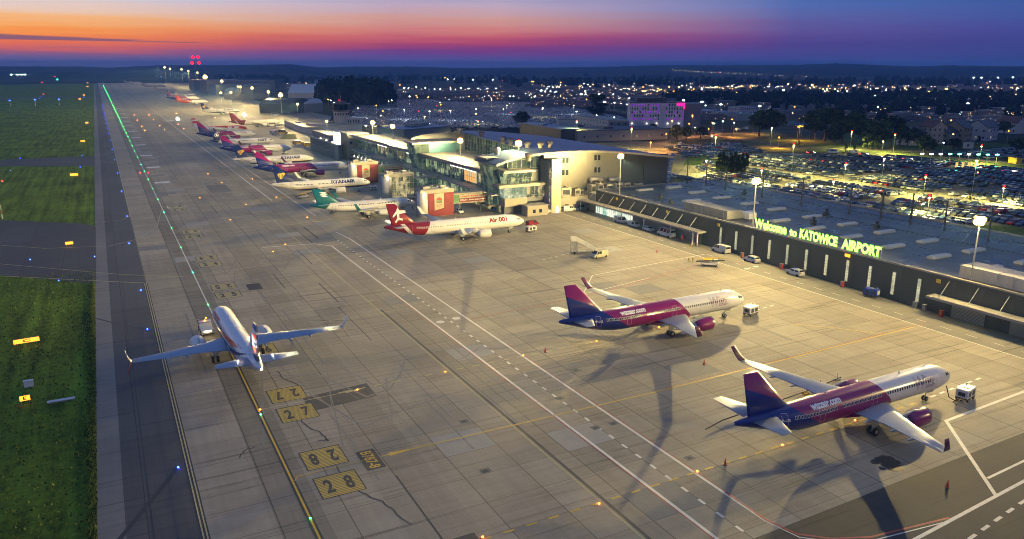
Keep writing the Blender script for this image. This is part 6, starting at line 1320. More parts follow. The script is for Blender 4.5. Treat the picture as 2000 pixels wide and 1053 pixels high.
# people: one continuous skinned body each
def person(lb, x, y, rz, vest, pose=0, s=1.0):
    J = dict(pel=(0, 0, .95), che=(0, .02, 1.3), nec=(0, 0, 1.5), hd1=(0, .02, 1.6), hd2=(0, .02, 1.76), ls=(-.19, 0, 1.42), le=(-.27, .04, 1.14), lh=(-.27, .16, .92), rs=(.19, 0, 1.42), re=(.27, .06, 1.16), rh=(.24, .28, 1.02 + .2 * pose), lk=(-.11, .06 * pose, .5), lf=(-.12, -.12 * pose, .06), lt=(-.12, -.12 * pose + .18, .04), rk=(.11, .1, .5), rf=(.12, .14 * pose, .06), rt=(.12, .14 * pose + .18, .04), lp=(-.1, 0, .88), rp=(.1, 0, .88))
    R_ = dict(pel=.15, che=.16, nec=.07, hd1=.085, hd2=.095, ls=.075, le=.05, lh=.04, rs=.075, re=.05, rh=.04, lk=.07, lf=.055, lt=.045, rk=.07, rf=.055, rt=.045, lp=.1, rp=.1)
    E = [('pel', 'che'), ('che', 'nec'), ('nec', 'hd1'), ('hd1', 'hd2'), ('che', 'ls'), ('ls', 'le'), ('le', 'lh'), ('che', 'rs'), ('rs', 're'), ('re', 'rh'), ('pel', 'lp'), ('lp', 'lk'), ('lk', 'lf'), ('lf', 'lt'), ('pel', 'rp'), ('rp', 'rk'), ('rk', 'rf'), ('rf', 'rt')]
    ks = list(J); me = bpy.data.meshes.new('person'); me.from_pydata([J[k] for k in ks], [(ks.index(a), ks.index(b)) for a, b in E], [])
    o = bpy.data.objects.new('person', me); COL.objects.link(o); sm = o.modifiers.new('skin', 'SKIN'); sb = o.modifiers.new('sub', 'SUBSURF'); sb.levels = sb.render_levels = 1
    for i, k in enumerate(ks): me.skin_vertices[0].data[i].radius = (R_[k], R_[k])
    me.skin_vertices[0].data[0].use_root = True
    m = bpy.data.materials.new('workwear'); m.use_nodes = True; t = NT(m.node_tree); p = t.n['Principled BSDF']; sp = t.new('ShaderNodeSeparateXYZ'); t.l.new(t.new('ShaderNodeTexCoord').outputs['Object'], sp.inputs[0])
    t.l.new(t.ramp(t.math('DIVIDE', sp.outputs[2], 1.8), [(0, (.02, .02, .03)), (.5, (.02, .025, .05)), (.52, vest), (.84, vest), (.86, (.4, .24, .17)), (.945, (.05, .03, .02))], 'CONSTANT'), p.inputs['Base Color']); me.materials.append(m)
    o.location = (x, y, 0); o.rotation_euler = (0, 0, rz); o.scale = (s,) * 3; tag(o, lb, 'person')
HV, HO = (.5, .75, .03), (.8, .25, .02)
for px, py, v, lb in [(783, 409, HV, 'person in yellow vest by the nose of the teal tailed jet, leftmost'), (806, 408, HV, 'person in yellow vest right under the nose of the teal tailed jet'), (810, 413, HO, 'person in orange vest at the left foot of the nearest red tower'), (1415, 606, HO, 'person in orange by the nose gear of the middle airliner'), (1826, 607, HO, 'person in orange beside the red cabinet at the near canopy corner')]:
    x, y = at(px, py); person(lb, x, y, random.uniform(0, 6), v, random.random())

# ================================================================== CAR PARKS
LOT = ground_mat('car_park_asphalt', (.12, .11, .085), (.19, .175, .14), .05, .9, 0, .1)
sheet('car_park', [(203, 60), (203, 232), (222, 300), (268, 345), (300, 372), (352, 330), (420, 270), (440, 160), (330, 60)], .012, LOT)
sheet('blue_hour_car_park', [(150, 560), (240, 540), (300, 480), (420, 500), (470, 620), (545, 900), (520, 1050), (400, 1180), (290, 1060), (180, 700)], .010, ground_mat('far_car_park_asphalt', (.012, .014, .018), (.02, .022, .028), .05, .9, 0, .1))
sheet('forecourt', [(190, 232), (222, 300), (300, 372), (330, 400), (300, 480), (150, 560), (150, 330)], .009, ground_mat('forecourt_paving', (.07, .07, .07), (.12, .115, .10), .05, .8, 0, .1))
for i, pts in enumerate([[(214, 224), (226, 228), (228, 300), (216, 290)], [(219, 120), (225, 120), (225, 190), (219, 186)], [(236, 122), (252, 112), (254, 142), (240, 150)], [(262, 312), (300, 352), (318, 340), (280, 300)], [(410, 180), (425, 185), (408, 300), (396, 290)], [(330, 345), (420, 300), (520, 290), (520, 340), (400, 400), (345, 380)]]): sheet('grass_verge', pts, .022, VERGE)
ROADM = ground_mat('road_asphalt', (.07, .065, .06), (.11, .1, .09), .05, 1.2, 0, .1)
def road(pts, w_): mb = MB(); strip_mb(mb, pts, w_, 0, .028); mb.build('road', ROADM, kind='structure'); mb = MB(); [strip_mb(mb, [Vector((a[0] + (b[0] - a[0]) * k / 9, a[1] + (b[1] - a[1]) * k / 9)), Vector((a[0] + (b[0] - a[0]) * (k + .45) / 9, a[1] + (b[1] - a[1]) * (k + .45) / 9))], .2, 0, .034) for a, b in zip(pts[:-1], pts[1:]) for k in range(9)]; mb.build('road_dashes', PW, kind='structure')
road([(206, 240), (240, 330), (290, 392), (340, 420), (400, 450), (440, 480)], 10); road([(330, 395), (380, 352), (430, 300), (470, 240), (500, 150)], 10); road([(560, 900), (480, 620), (430, 520), (400, 450), (380, 352)], 9); road([(400, 450), (560, 420), (760, 430)], 9); road([(216, 232), (216, 100), (230, 60)], 6)
def wpick():
    r = random.random()
    for p_, i in ((.17, 0), (.32, 1), (.52, 2), (.76, 3), (.84, 4), (.89, 5), (.97, 6), (1.1, 7)):
        if r < p_ * .999: return i
cars = []
def lot_in(x, y, poly):
    c = False
    for (xa, ya), (xb, yb) in zip(poly, poly[1:] + poly[:1]):
        if (ya > y) != (yb > y) and x < (xb - xa) * (y - ya) / (yb - ya) + xa: c = not c
    return c
L1 = [(234, 108), (234, 262), (262, 300), (300, 335), (345, 318), (396, 285), (400, 170), (300, 90)]
rows = [(210.3, 66, 226, 'row right behind the hall roof'), (230.5, 150, 296, 'second row from the hall roof')]
x = 240; i = 2
while x < 398:
    for q in (0, 5.3): rows.append((x + q, 60, 345, '%s row from the hall roof' % ordn(i))); i += 1
    x += 16.4
isl = [(236, 122, 254, 150), (214, 224, 228, 300)]
for ri, (rx, y0, y1, rn) in enumerate(rows):
    y = y0 + random.random()
    while y < y1:
        ok = random.random() < .9 and (ri < 2 or lot_in(rx, y, L1)) and not any(a < rx < c and b < y < d for a, b, c, d in isl) and not (188 < y < 196 and 240 < rx < 330) and not (ri > 3 and 236 < y < 245) and not (283 < rx < 292) and not (ri > 8 and 150 < y < 157)
        if ok: cars.append((rx, y, rn))
        y += 2.65
CP = FW.copy()
cars.sort(key=lambda c: sqrt(c[0] ** 2 + c[1] ** 2))
def vis(c):
    d = Vector((c[0], c[1], .7)) - Vector((0, 0, CAMZ)); zf = d.dot(FW); px = 1000 + FPX * d.dot(RT) / zf; return -20 < px < 2020
cars = [c for c in cars if vis(c)]
cnt = {}
near, rest = cars[:262], cars[262:]
for k, (cx_, cy_, rn) in enumerate(near):
    ci = wpick(); col, rgb = CARC[ci]; kind = random.choice(['hatchback', 'saloon', 'estate', 'hatchback'])
    key = (col, rn); cnt[key] = cnt.get(key, 0) + 1
    car(kind, col, rgb, '%s %s car from the right in the %s' % (ordn(cnt[key] - 1), col, rn), cx_ + random.uniform(-.3, .3), cy_, (0 if random.random() < .5 else pi) + random.uniform(-.03, .03), 'cars in the long stay car park', full=False, low=k > 130)
def carmass(name, pts, pick=None):
    mats_ = [paint(n_, c) for n_, c in CARC] + [GLASSD]; mb = MB()
    for cx_, cy_, an in pts:
        ci = random.choice(pick) if pick else wpick(); ca, sa = cos(an), sin(an); L_, w2 = 2.1, .86
        def P_(a, b, z): return (cx_ + a * ca - b * sa, cy_ + a * sa + b * ca, z)
        b4 = [P_(-L_, -w2, .25), P_(L_, -w2, .25), P_(L_, w2, .25), P_(-L_, w2, .25)]; t4 = [P_(-L_, -w2, .92), P_(L_, -w2, .82), P_(L_, w2, .82), P_(-L_, w2, .92)]
        mb.hexa(b4, t4, ci)
        g4 = [P_(-1.7, -w2 * .96, .9), P_(1.05, -w2 * .96, .86), P_(1.05, w2 * .96, .86), P_(-1.7, w2 * .96, .9)]; h4 = [P_(-1.3, -w2 * .76, 1.42), P_(.3, -w2 * .76, 1.45), P_(.3, w2 * .76, 1.45), P_(-1.3, w2 * .76, 1.42)]
        k = len(mb.v); mb.v += g4 + h4
        for f_ in ((0, 1, 5, 4), (1, 2, 6, 5), (2, 3, 7, 6), (3, 0, 4, 7)): mb.f.append(tuple(k + q for q in f_)); mb.m.append(8); mb.smooth.append(False)
        mb.f.append((k + 4, k + 5, k + 6, k + 7)); mb.m.append(ci); mb.smooth.append(False)
    return mb.build(name, mats_, kind='stuff')
tag(carmass('parked_cars', [(a + random.uniform(-.3, .3), b, random.choice((0, pi))) for a, b, _ in rest] +
    [(x + random.uniform(-.3, .3), y, pi / 2 + .1) for y in (338, 343.5, 352, 357.5, 368, 373.5, 383) for x in [286 + 2.7 * k + (y - 338) * .5 for k in range(22)] if random.random() < .85] + [(212 + 2.7 * k, 262 + k * 3.2, .8) for k in range(28)] + [(206 + 2.6 * k, 270 + k * 3.0, .8) for k in range(26)]), 'mass of parked cars filling the lit car park beyond the hall', 'parked cars')
big = [(178, 640), (245, 590), (300, 560), (405, 548), (455, 640), (525, 900), (495, 1010), (405, 1120), (300, 1010)]
pts = []; y = 550; r_ = 0
while y < 1130:
    x = 170
    while x < 540:
        if lot_in(x, y, big) and random.random() < .9: pts.append((x, y + random.uniform(-.9, .9), pi / 2 + random.uniform(-.25, .25)))
        x += 2.7
    r_ += 1; y += 5.1 if r_ % 2 else 8
pts += [(430 + 6 * i + random.uniform(-1, 1), 1180 + 9 * j, 0) for i in range(60) for j in range(22) if random.random() < .7] + [(520 + 5 * i, 470 + 6 * j, 0) for i in range(46) for j in range(7) if random.random() < .8] + [(430 + 2.7 * i, 236 + 11 * j, pi / 2) for i in range(46) for j in range(5) if random.random() < .8]
print('mass cars', len(pts), 'lot cars', len(cars))
tag(carmass('parked_car_field', pts, (0, 1, 0, 1, 3, 4, 2)), 'wide field of cars parked in blue dusk behind the control tower', 'parked cars')  # extra white and silver paint imitates sky reflected in the cars
# a few vehicles on the roads
for i, (px, py, k, c, rgb, lb, an) in enumerate([(1627, 300, 'minibus', 'white', W_, 'pale coach passing on the road above the car park', -.4), (1668, 300, 'van', 'white', W_, 'white van on the road beyond the coach', -.4), (1686, 303, 'saloon', 'dark grey', CARC[2][1], 'dark car right of the white van on the road', -.4), (1915, 333, 'hatchback', 'white', W_, 'white car leaving through the barrier', -.6), (1925, 330, 'saloon', 'red', CARC[5][1], 'red car waiting behind the barrier kiosk', -.6), (1968, 337, 'hatchback', 'white', W_, 'white car on the approach road at the right edge', -.6), (1772, 313, 'saloon', 'silver', S_, 'silver car alone at the top of the car park', -.5), (1440, 255, 'van', 'white', W_, 'white van with lit lamps at the roundabout', 2), (1456, 253, 'van', 'silver', S_, 'silver van with lit lamps at the roundabout', 2), (1330, 284, 'van', 'white', W_, 'white van in the queue before the hotel road', .4), (1583, 300, 'hatchback', 'red', CARC[5][1], 'red car on the bend left of the coach', -.2)]):
    c_ = carpx(k, c, rgb, lb, px, py, an, name='road_vehicle', cat='vehicle', full=False)
    mb = MB(); xx = -2.3; [mb.cbox((xx, s_ * .7, .8), (.15, .4, .3)) for s_ in (-1, 1)]; mb.build('tail_light', emit('lit_tail_lamp', (1, .03, .02), 14), c_)
    mb = MB(); [mb.cbox((2.35, s_ * .7, .7), (.15, .4, .3)) for s_ in (-1, 1)]; mb.build('headlight', emit('lit_head_lamp', (1, .9, .7), 25), c_)

# ================================================================== LAMPS AROUND THE CAR PARKS AND THE TOWN
YG = emit('yellow_green_lamp', (1, .85, .18), 26); ORL = emit('orange_sodium_lamp', (1, .28, .02), 26); WHL = emit('white_led_lamp', (.85, 1, .92), 34); WAL = emit('warm_lamp', (1, .64, .18), 30); PKL = emit('pink_lamp', (1, .12, .25), 40); GNL = emit('green_canopy_lamp', (.1, 1, .5), 12)
def post(lb, x, y, z0, h, m_, r=.3, redtop=False, power=0, col=(1, .85, .35), grp='lamp posts of the car park', name='lamp_post'):
    p_ = thing(name, lb, 'lamp post', (x, y, z0), 0, grp); mb = MB(); mb.tube([(0, 0, 0), (0, 0, h)], [max(.09, r * .2), max(.06, r * .15)], 6); mb.build('pole', STEEL, p_)
    mb = MB(); mb.lathe([(-.25 * r, r), (.15 * r, r * .9), (.4 * r, 0)], (0, 0, h), 'z', 8); mb.lathe([(-.25 * r, 0), (-.25 * r, r)], (0, 0, h), 'z', 8); mb.build('lamp_head', m_, p_)
    if redtop: mb = MB(); mb.lathe([(-.35, 0), (0, .42), (.35, 0)], (0, 0, h + .8), 'z', 8); mb.build('red_lamp', REDB, p_)
    if power:
        l = bpy.data.lights.new('lamp_light', 'SPOT'); l.energy = power * 3300; l.color = col; l.spot_size = radians(164); l.spot_blend = .4; l.shadow_soft_size = .3; o = bpy.data.objects.new('lamp_light', l); COL.objects.link(o); o.location = (0, 0, h - r * .5); o.parent = p_
def hgt(bx, by, ty):
    g = G(bx, by); lo, hi = 0, 120
    for _ in range(40):
        m = (lo + hi) / 2; d = Vector((g.x, g.y, m)) - Vector((0, 0, CAMZ)); yy = 526.5 - FPX * d.dot(UP) / d.dot(FW)
        if yy > ty: lo = m
        else: hi = m
    return g, lo
YGc = (1, .86, .22)
for i, (bx, by, ty, pw, rd, lb) in enumerate([(1502, 318, 250, 28, 0, 'bright yellow green car park lamp before the broad tree'), (1545, 345, 284, 22, 1, 'lamp post with small red light above the queue of cars'), (1394, 330, 268, 22, 1, 'lamp post just left of the dark conifers'), (1660, 292, 258, 16, 1, 'lamp post with red glow before the dark wood'), (1744, 300, 264, 16, 1, 'lamp post with red glow right of the tall poplar'), (1722, 300, 276, 12, 0, 'short yellow lamp post beside the grass verge'), (1912, 320, 286, 16, 1, 'lamp post with red glow by the car park barrier'), (1485, 364, 333, 18, 1, 'short lamp post with red light behind the floodlit roof edge'), (1648, 358, 322, 20, 1, 'lamp post with red light among the left half of the parked cars'), (1803, 385, 346, 20, 1, 'lamp post with red light among the right half of the parked cars'), (1810, 425, 386, 20, 1, 'lamp post with red light above the rounded verge'), (1955, 402, 368, 20, 1, 'lamp post with red light at the far right of the car park'), (1626, 372, 355, 14, 1, 'stub lamp post with red light right behind the hall roof'), (1895, 398, 314, 10, 0, 'tall unlit looking lamp post in the middle of the right hand rows'), (1378, 342, 314, 10, 0, 'short white lamp post near the hall end'), (1232, 293, 252, 14, 1, 'lamp post with yellow pole before the low grey warehouse'), (1126, 275, 238, 12, 1, 'lamp post with yellow pole left of the lit doorways'), (934, 262, 238, 10, 1, 'lamp post with red top behind the blue roof'), (1310, 282, 236, 10, 0, 'orange lamp left of the hotel trees'), (1722, 352, 310, 12, 0, 'slim lamp post in the upper middle of the parked cars')]):
    g, h_ = hgt(bx, by, ty); post(lb, g.x, g.y, 0, h_, ORL if bx in (1310,) else (WHL if by in (342,) else YG), .42, rd, pw, (1, .5, .15) if bx == 1310 else YGc)
for i, (px, py, ty) in enumerate([(1350, 268, 225), (1390, 262, 240), (1437, 268, 254), (1300, 292, 262), (1270, 298, 280), (1560, 275, 246), (1520, 290, 268), (1470, 262, 240)]):
    g, h_ = hgt(px, py, ty); post('%s orange roadside lamp counted along the road past the hotel' % ordn(i), g.x, g.y, 0, max(6, h_), ORL, .4, False, 11, (1, .42, .08), grp='orange roadside lamps by the hotel')
for i, (px, py) in enumerate([(700, 232), (745, 250), (790, 236), (830, 252), (880, 238), (930, 246), (990, 226), (1060, 232), (1120, 226), (860, 218), (760, 215), (960, 210)]):
    g = G(px, py); post('%s slender lamp counted from the left among the cars of the dusky field' % ordn(i), g.x, g.y, 0, 10, WAL if i % 3 else YG, .5, False, 9, (1, .8, .3) if i % 2 else (.8, .9, 1), grp='lamps among the dusky car field')
far = """715 246 w;659 200 o;748 217 o;641 194 o;646 196 w;652 200 w;765 196 w;800 188 w;818 217 r;853 207 r;861 205 o;839 218 w;735 206 o;813 187 o
576 171 w;622 163 w;645 162 w;665 160 w;671 164 w;684 165 w;711 166 w;730 165 w;739 169 w;758 166 w;781 166 o;789 172 w;798 172 w;813 170 w;831 172 w;849 174 w;860 174 w;880 174 w;900 172 w;915 173 w;934 173 w;952 173 w;968 173 w;996 188 w;1003 188 w;1044 189 w;869 152 o;874 155 w;888 154 w;924 156 w;962 156 w;981 157 r;999 157 w;1039 159 o;1053 159 o;1067 159 o;1095 161 o;1123 162 w
1132 169 a;1153 169 a;1180 169 a;1140 163 w;1148 165 w;1190 166 w;1057 177 W;1065 178 w;1075 178 w;1086 179 w;1068 173 w;1144 184 w;1146 194 o;1143 178 w;1181 199 W;1200 201 w;1135 184 W;1169 184 w;1198 184 w;1224 204 w;1236 169 w;1256 170 o;1258 178 a;1274 167 w;1284 178 a;1285 173 o;1229 192 w
1307 170 a;1316 178 o;1326 170 a;1332 167 w;1349 170 w;1355 174 o;1371 174 w;1370 172 w;1335 196 W;1371 199 W;1408 204 W;1484 207 W;1431 214 w;1397 170 a;1402 179 a;1422 169 a;1430 168 w;1438 171 a;1443 169 a;1448 168 a;1439 181 a;1465 170 o;1470 168 a;1474 180 a;1482 171 a;1501 169 w;1519 169 w;1530 176 W;1540 164 a;1544 158 o;1550 185 o;1579 185 w;1585 166 w;1588 166 o;1608 174 a;1615 174 a;1618 168 o;1631 174 a;1636 178 w;1655 178 w;1669 167 w;1680 184 o;1700 174 w;1717 175 w;1731 176 w;1743 170 o;1767 172 a;1775 177 r;1792 181 a;1800 177 a;1815 179 o;1837 177 w;1850 174 a;1867 177 o;1883 175 a;1793 173 a;1710 187 w;1764 192 w;1742 192 w;1805 190 w;1843 198 w;1869 202 W;1890 202 W;1933 189 a;1958 180 W;1970 191 a;1993 199 a;1834 187 w;1715 209 w;1642 229 w;1683 233 w;1733 222 r;1741 238 W;1802 244 w;1870 252 w;1600 230 w;1552 209 o;1632 214 w;1658 208 w
1777 153 w;1902 152 w;1917 152 w;1949 152 w;1978 151 w;1405 141 r
1362 225 o;1368 209 w;1378 206 w;1395 241 w;1412 237 w;1430 233 o;1434 240 w;1513 196 w;1522 197 w;1563 231 o;1567 247 o;1559 248 o;1583 246 w;1820 257 o;1970 256 o;1843 279 w;1858 235 o;1862 262 a;1346 242 o;1357 249 a;1384 252 o;1391 266 w;930 213 w;983 213 a;998 220 r;1126 218 w;1165 225 w;1176 229 w;1200 229 w
42 146 w;34 146 w;22 146 w;49 146 w;107 150 r;112 155 g;68 195 b;19 196 b;115 194 b"""
CM = {'w': WHL, 'W': WHL, 'o': ORL, 'a': WAL, 'r': REDB, 'g': TEA, 'b': BLU}
CN = {'w': 'white', 'W': 'bright white', 'o': 'orange', 'a': 'warm yellow', 'r': 'red', 'g': 'green', 'b': 'blue'}
i = 0; bands = {}
items = [q.split() for q in far.replace('\n', ';').split(';') if q.strip()]
items.sort(key=lambda q: int(q[0]))
for q in items:
    px, py, c = int(q[0]), int(q[1]), q[2]
    h_ = 8.0
    g = G(px, py, h_)
    if g.length > 2600: # on the slope of the hills: march along the line of sight
        d = ray(px, py).normalized(); t_ = 2300
        while t_ < 6500:
            P_ = Vector((0, 0, CAMZ)) + d * t_; a_ = math.degrees(atan2(P_.x, P_.y) - YAW)
            if P_.z - h_ < max(0, hill_h(a_, sqrt(P_.x ** 2 + P_.y ** 2), False)): break
            t_ += 25
        g = P_
    D = g.length; r = D / 775 * (.56 if c != 'W' else 1.15); z0 = max(0, g.z - h_)  # heads oversized with distance to stand in for lamp bloom
    zone = 'left' if px < 500 else 'left middle' if px < 1000 else 'middle' if px < 1400 else 'right middle' if px < 1700 else 'right'
    band = 'upper' if py < 170 else 'middle' if py < 200 else 'lower'
    key = (c, zone, band); bands[key] = bands.get(key, 0) + 1
    post('%s %s lamp from the left, %s band, %s of the view' % (ordn(bands[key] - 1), CN[c], band, zone), g.x, g.y, z0, h_, CM[c], max(.32, r), grp='street lamps of the town beyond the airport', name='street_lamp')
# row of lamps along the road on the hillside
for k in range(34):
    px = 1310 + 268 * k / 33 + random.uniform(-4, 4); py = 136.5 + 13 * (k / 33) ** .8 + random.uniform(-.5, .5)
    d = ray(px, py).normalized(); t_ = 2300
    while t_ < 6800:
        P_ = Vector((0, 0, CAMZ)) + d * t_; a_ = math.degrees(atan2(P_.x, P_.y) - YAW)
        if P_.z - 9 < max(0, hill_h(a_, sqrt(P_.x ** 2 + P_.y ** 2), False)): break
        t_ += 25
    post('%s lamp from the left in the row along the hillside road' % ordn(k), P_.x, P_.y, max(0, P_.z - 9), 9, emit('hillside_lamp', (1, .7, .3), 9), P_.length / 775 * random.uniform(.16, .34), grp='lamps along the hillside road', name='street_lamp')
# slip of small town lights and lit yards that cannot be counted
mb = MB(); mb2 = MB()
for _ in range(2300):
    u = random.random(); px = 560 + 1440 * u; py = random.choice([random.gauss(172, 5), random.gauss(179, 8)]) if px > 1040 else random.gauss(182, 4.5) if px > 700 else random.gauss(167, 3)
    if py < 155: continue
    g = G(px, py, 3); r = g.length / 775 * random.choice((.2, .28, .36, .5))
    mb.cbox(g, (r, r, r * .8), random.choice((0, 1, 1, 2)))
    if random.random() < .3: w_ = random.uniform(6, 22); mb2.box(g.x - w_, g.x + w_, g.y, g.y + random.uniform(6, 12), 0, random.uniform(3, 7))
for _ in range(620):
    px = random.choice((random.uniform(1340, 2000), random.uniform(1040, 1320), random.uniform(1700, 2000))); py = random.uniform(184, 236) if px > 1340 else random.uniform(180, 204)
    g = G(px, py, random.choice((2, 4, 7))); r = g.length / 775 * random.choice((.14, .2, .28)); mb.cbox(g, (r, r, r * .8), random.choice((0, 1, 1, 2)))
    if random.random() < .35: w_ = random.uniform(4, 16); mb2.box(g.x + 8 - w_, g.x + 8 + w_, g.y + 6, g.y + 6 + random.uniform(6, 12), 0, random.uniform(3, 8))
tag(mb.build('town_lights', [emit('dim_white_lights', (.85, .95, 1), 9), emit('dim_warm_lights', (1, .66, .25), 12), emit('dim_orange_lights', (1, .38, .08), 12)], kind='stuff'), 'scatter of tiny lights of the town and yards beyond the airport', 'town lights')
tag(mb2.build('town_buildings', mat('town_wall', (.15, .14, .14), .8, var=.2), kind='stuff'), 'low roofs of the dark town between its lights', 'town')
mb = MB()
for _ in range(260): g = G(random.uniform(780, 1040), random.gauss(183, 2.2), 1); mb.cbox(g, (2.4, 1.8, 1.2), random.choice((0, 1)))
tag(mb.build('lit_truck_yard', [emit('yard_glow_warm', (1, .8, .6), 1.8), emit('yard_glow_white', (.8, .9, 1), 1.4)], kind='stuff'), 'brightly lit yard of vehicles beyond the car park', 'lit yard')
# barrier canopy
bc = thing('barrier_canopy', 'row of green and white lamps over the car park barrier', 'barrier', (*at(1850, 320), 0)); an = -.6
for k in range(9):
    mb = MB(); c = Vector((cos(an) * (-13 + k * 4.6), sin(an) * (-13 + k * 4.6), 5)); mb.cbox(c, (1.6, 1.0, .5)); mb.build('canopy_lamp', MATS['dim_white_lights'] if k < 3 or k == 5 else GNL, bc); mb = MB(); mb.tube([(c.x, c.y, 0), (c.x, c.y, 4.8)], .12, 5); mb.build('post', STEEL, bc)
for k in range(5):
    x, y = at(1868 + k * 12, 327); t_ = thing('ticket_column', '%s yellow ticket column from the left at the barrier' % ordn(k), 'ticket column', (x, y, 0), 0, 'ticket columns'); mb = MB(); mb.box(-.4, .4, -.4, .4, 0, 2.6); mb.build('column', emit('ticket_column_glow', (1, .6, .15), .8), t_); mb = MB(); mb.box(-.5, .5, -.5, .5, 2.6, 2.8); mb.build('cap', DARK, t_)

# ================================================================== TREES
def leaf_mat(n, a, b):
    m = bpy.data.materials.new(n); m.use_nodes = True; t = NT(m.node_tree); p = t.n['Principled BSDF']; o = t.new('ShaderNodeTexCoord').outputs['Object']
    t.l.new(t.mix(t.ramp(t.noise(o, .9, 3), [(.35, 0), (.65, 1)]), a, b), p.inputs['Base Color']); p.inputs['Roughness'].default_value = .8; p.inputs['Specular IOR Level'].default_value = .15; return m
LEAF = leaf_mat('leaves', (.025, .042, .014), (.075, .11, .03)); NEED = leaf_mat('needles', (.015, .03, .014), (.04, .065, .025)); BARK = mat('bark', (.07, .05, .035), .9, bump=.5)
def crown_mesh(kind, seed, n=1300):
    rnd = random.Random(seed); mb = MB()
    cl = []
    for _ in range(26):
        if kind == 'broad': a, r_, z = rnd.uniform(0, 6.28), sqrt(rnd.random()) * 3.4, rnd.uniform(3.2, 8.6); k = 1 - abs(z - 5.8) / 4.2; cl.append((cos(a) * r_ * max(.3, k), sin(a) * r_ * max(.3, k), z, rnd.uniform(.8, 1.5)))
        elif kind == 'fir': z = rnd.uniform(.8, 10); k = (10.6 - z) / 10; a = rnd.uniform(0, 6.28); cl.append((cos(a) * k * 1.5, sin(a) * k * 1.5, z, .35 + .6 * k))
        else: z = rnd.uniform(1.5, 11); a = rnd.uniform(0, 6.28); k = .4 + .6 * sin(pi * (z - .5) / 11.5); cl.append((cos(a) * k * 1.3, sin(a) * k * 1.3, z, .9))
    for _ in range(n):
        c = rnd.choice(cl); v = Vector((rnd.gauss(0, 1), rnd.gauss(0, 1), rnd.gauss(0, .8))).normalized() * c[3] * rnd.uniform(.55, 1.05); p = Vector(c[:3]) + v
        s = rnd.uniform(.22, .5); a = Vector((rnd.gauss(0, 1), rnd.gauss(0, 1), rnd.gauss(0, 1))).normalized(); b = a.orthogonal().normalized() * s; a = a * s * .8
        mb.poly([p - a, p - b, p + a, p + b])
    return mb.data('crown', NEED if kind == 'fir' else LEAF)
CR = {k: [crown_mesh(k, sd) for sd in range(3)] for k in ('broad', 'fir', 'poplar')}
TR = {}
for k in CR:
    mb = MB(); mb.tube([(0, 0, 0), (.1, 0, 3), (0, .1, 6.5 if k == 'broad' else 9.5)], [.28, .2, .06], 7)
    if k == 'broad':
        for a in range(6): mb.tube([(0, 0, 2.2 + a * .5), (1.5 * cos(a * 1.1), 1.5 * sin(a * 1.1), 4.2 + a * .5), (2.6 * cos(a * 1.1), 2.6 * sin(a * 1.1), 5.4 + a * .4)], [.13, .08, .03], 5)
    TR[k] = mb.data('trunk', BARK)
NM = {'broad': 'broadleaf_tree', 'fir': 'fir_tree', 'poplar': 'poplar_tree'}
def tree(kind, lb, px, py, hpx, grp=None, wd=1.0, pos=None):
    x, y = pos or at(px, py); g, h_ = (None, hpx) if pos else hgt(px, py, py - hpx); s = h_ / (9.6 if kind == 'broad' else 11)
    t_ = thing(NM[kind], lb, 'tree', (x, y, 0), random.uniform(0, 6), grp); t_.scale = (s * wd, s * wd, s); inst(TR[kind], 'trunk', t_); inst(random.choice(CR[kind]), 'crown', t_)
for a in [('broad', 'dark round tree on the left of the low white building before the car field', 1020, 252, 36, None, 1.3), ('broad', 'small dark bush like tree right of the round one', 1047, 258, 20, None, 1), ('poplar', 'tall lone dark tree left of the hotel', 1165, 226, 40, None, 2.6), ('broad', 'broad tree behind the bright yellow green lamp, left half', 1482, 266, 52, None, 1.25), ('broad', 'broad tree behind the bright yellow green lamp, right half', 1506, 268, 56, None, 1.2),
          ('broad', 'dark bushy tree in front of the hotel corner', 1322, 277, 34, None, 1.3), ('broad', 'low dark tree left of the orange lamp near the hotel', 1340, 276, 30, None, 1.2), ('broad', 'low rounded tree right of the hotel by the slip road', 1368, 272, 24, None, 1.4), ('broad', 'dark tree beside the hotel entrance', 1275, 265, 24, None, 1.2)]: tree(*a[:5], grp=a[5], wd=a[6])
for k, (px, py, hp) in enumerate([(1404, 336, 40), (1411, 337, 44), (1418, 338, 38), (1426, 339, 44), (1434, 340, 46), (1441, 340, 40), (1449, 340, 44), (1456, 339, 42)]): tree('fir', '%s fir from the left in the dark clump behind the hall end' % ordn(k), px, py, hp, 'firs clumped behind the hall end', 1.15)
for k, (px, py, hp, kd) in enumerate([(1592, 272, 46, 'broad'), (1610, 276, 52, 'broad'), (1628, 278, 50, 'poplar'), (1645, 279, 44, 'broad'), (1665, 281, 48, 'broad'), (1684, 282, 40, 'broad'), (1698, 292, 44, 'poplar'), (1708, 292, 40, 'poplar'), (1722, 290, 46, 'broad'), (1738, 290, 50, 'broad'), (1756, 289, 36, 'broad'), (1772, 286, 24, 'broad'), (1784, 284, 28, 'broad'), (1804, 300, 30, 'broad'), (1812, 302, 20, 'broad'), (1862, 300, 24, 'broad'), (1910, 283, 16, 'fir'), (1937, 262, 18, 'broad'), (1960, 264, 22, 'broad'), (1985, 300, 26, 'broad'), (1850, 262, 14, 'broad')]): tree(kd, '%s tree from the left in the dark belt beyond the car park' % ordn(k), px, py, hp * 1.25, 'trees in the belt beyond the car park', 1.5)
for k, (px, py, hp) in enumerate([(1652, 296, 14), (1668, 297, 14), (1655, 306, 10), (1894, 392, 16), (1766, 380, 14), (1548, 330, 8), (1560, 283, 9)]): tree('poplar', '%s young lit tree from the left among the car park verges' % ordn(k), px, py, hp, 'young trees on the verges', 1.1)
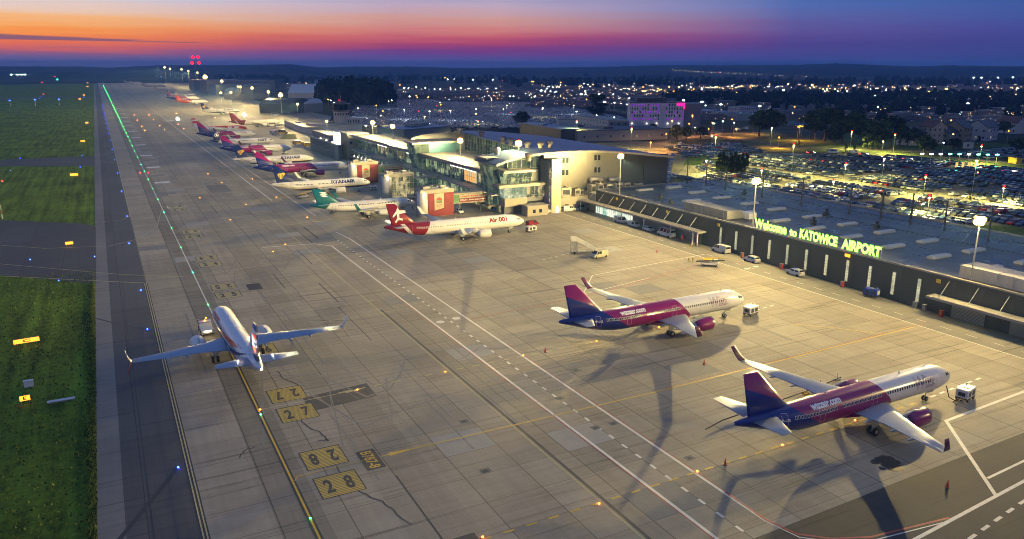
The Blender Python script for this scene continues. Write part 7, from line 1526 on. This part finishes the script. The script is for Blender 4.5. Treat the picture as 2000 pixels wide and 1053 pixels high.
# dark woods: masses of crowns
def wood(name, lb, spots, sc):
    mb = MB(); rnd = random.Random(5)
    for (x, y, h_) in spots:
        for _ in range(30):
            a = rnd.uniform(0, 6.28); r_ = sqrt(rnd.random()) * h_ * .42; z = h_ * rnd.uniform(.15, 1) * (1 - .5 * (r_ / (h_ * .42)) ** 2); s = h_ * rnd.uniform(.1, .2)
            p = Vector((x + cos(a) * r_, y + sin(a) * r_, z)); n = Vector((rnd.gauss(0, 1), rnd.gauss(0, 1), rnd.gauss(0, 1))).normalized(); u = n.orthogonal().normalized() * s; v = n.cross(u)
            mb.poly([p - u, p - v * .8, p + u, p + v * .8])
        mb.lathe([(0, h_ * .1), (h_ * .3, h_ * .3), (h_ * .7, h_ * .26), (h_ * .9, 0)], (x, y, 0), 'z', 7)
    tag(mb.build(name, mat('wood_foliage', (.014, .022, .012), .9, var=.15, vs=.1, spec=.1), kind='stuff'), lb, 'wood')
sp = []
for _ in range(150):
    px = random.uniform(632, 765); py = 207 - abs(px - 715) * .06 + random.uniform(-9, 1); g = G(px, py); sp.append((g.x, g.y, 30 + random.uniform(-6, 6) if px < 752 else 18))
wood('dark_wood', 'dense dark wood behind the control tower', sp, 1)
sp = []
for _ in range(700):
    px = random.uniform(1300, 2010); py = random.gauss(201, 6) if px < 1640 else random.choice((random.gauss(212, 10), random.gauss(196, 4)))
    if px < 1440 and py > 204: py = 196
    g = G(px, py); sp.append((g.x, g.y, random.uniform(9, 17)))
wood('tree_belt', 'dark belt of trees between the depot lamps and the town', sp, 1)
sp = []
for _ in range(620):
    px = random.uniform(300, 2000); py = random.gauss(165, 4) if px > 1000 else random.gauss(158, 3)
    if px < 560: py = min(py, 156)
    g = G(px, max(151, py)); sp.append((g.x, g.y, random.uniform(10, 22)))
for _ in range(60): g = G(random.uniform(130, 300), random.uniform(147.5, 149)); sp.append((g.x, g.y, random.uniform(12, 24)))
wood('far_tree_belts', 'long dark tree belts before the hills', sp, 1)
# hedge and lawn by the slatted pier
g1 = G(545, 270); sheet('lawn', [(G(545, 272).x, G(545, 272).y), (G(580, 272).x, G(580, 272).y), (G(577, 262).x, G(577, 262).y), (G(556, 262).x, G(556, 262).y)], .02, VERGE)

# ================================================================== HAZE
mb = MB(); mb.box(-9500, 11500, -120, 12500, -1.2, 96)
hz = bpy.data.materials.new('haze'); hz.use_nodes = True; t = NT(hz.node_tree); t.n.clear(); pv = t.new('ShaderNodeVolumePrincipled'); pv.inputs['Color'].default_value = (.24, .52, 1, 1); pv.inputs['Density'].default_value = HAZE; pv.inputs['Anisotropy'].default_value = .2
t.l.new(pv.outputs[0], t.new('ShaderNodeOutputMaterial').inputs['Volume'])
if HAZE: mb.build('haze', hz, kind='stuff')
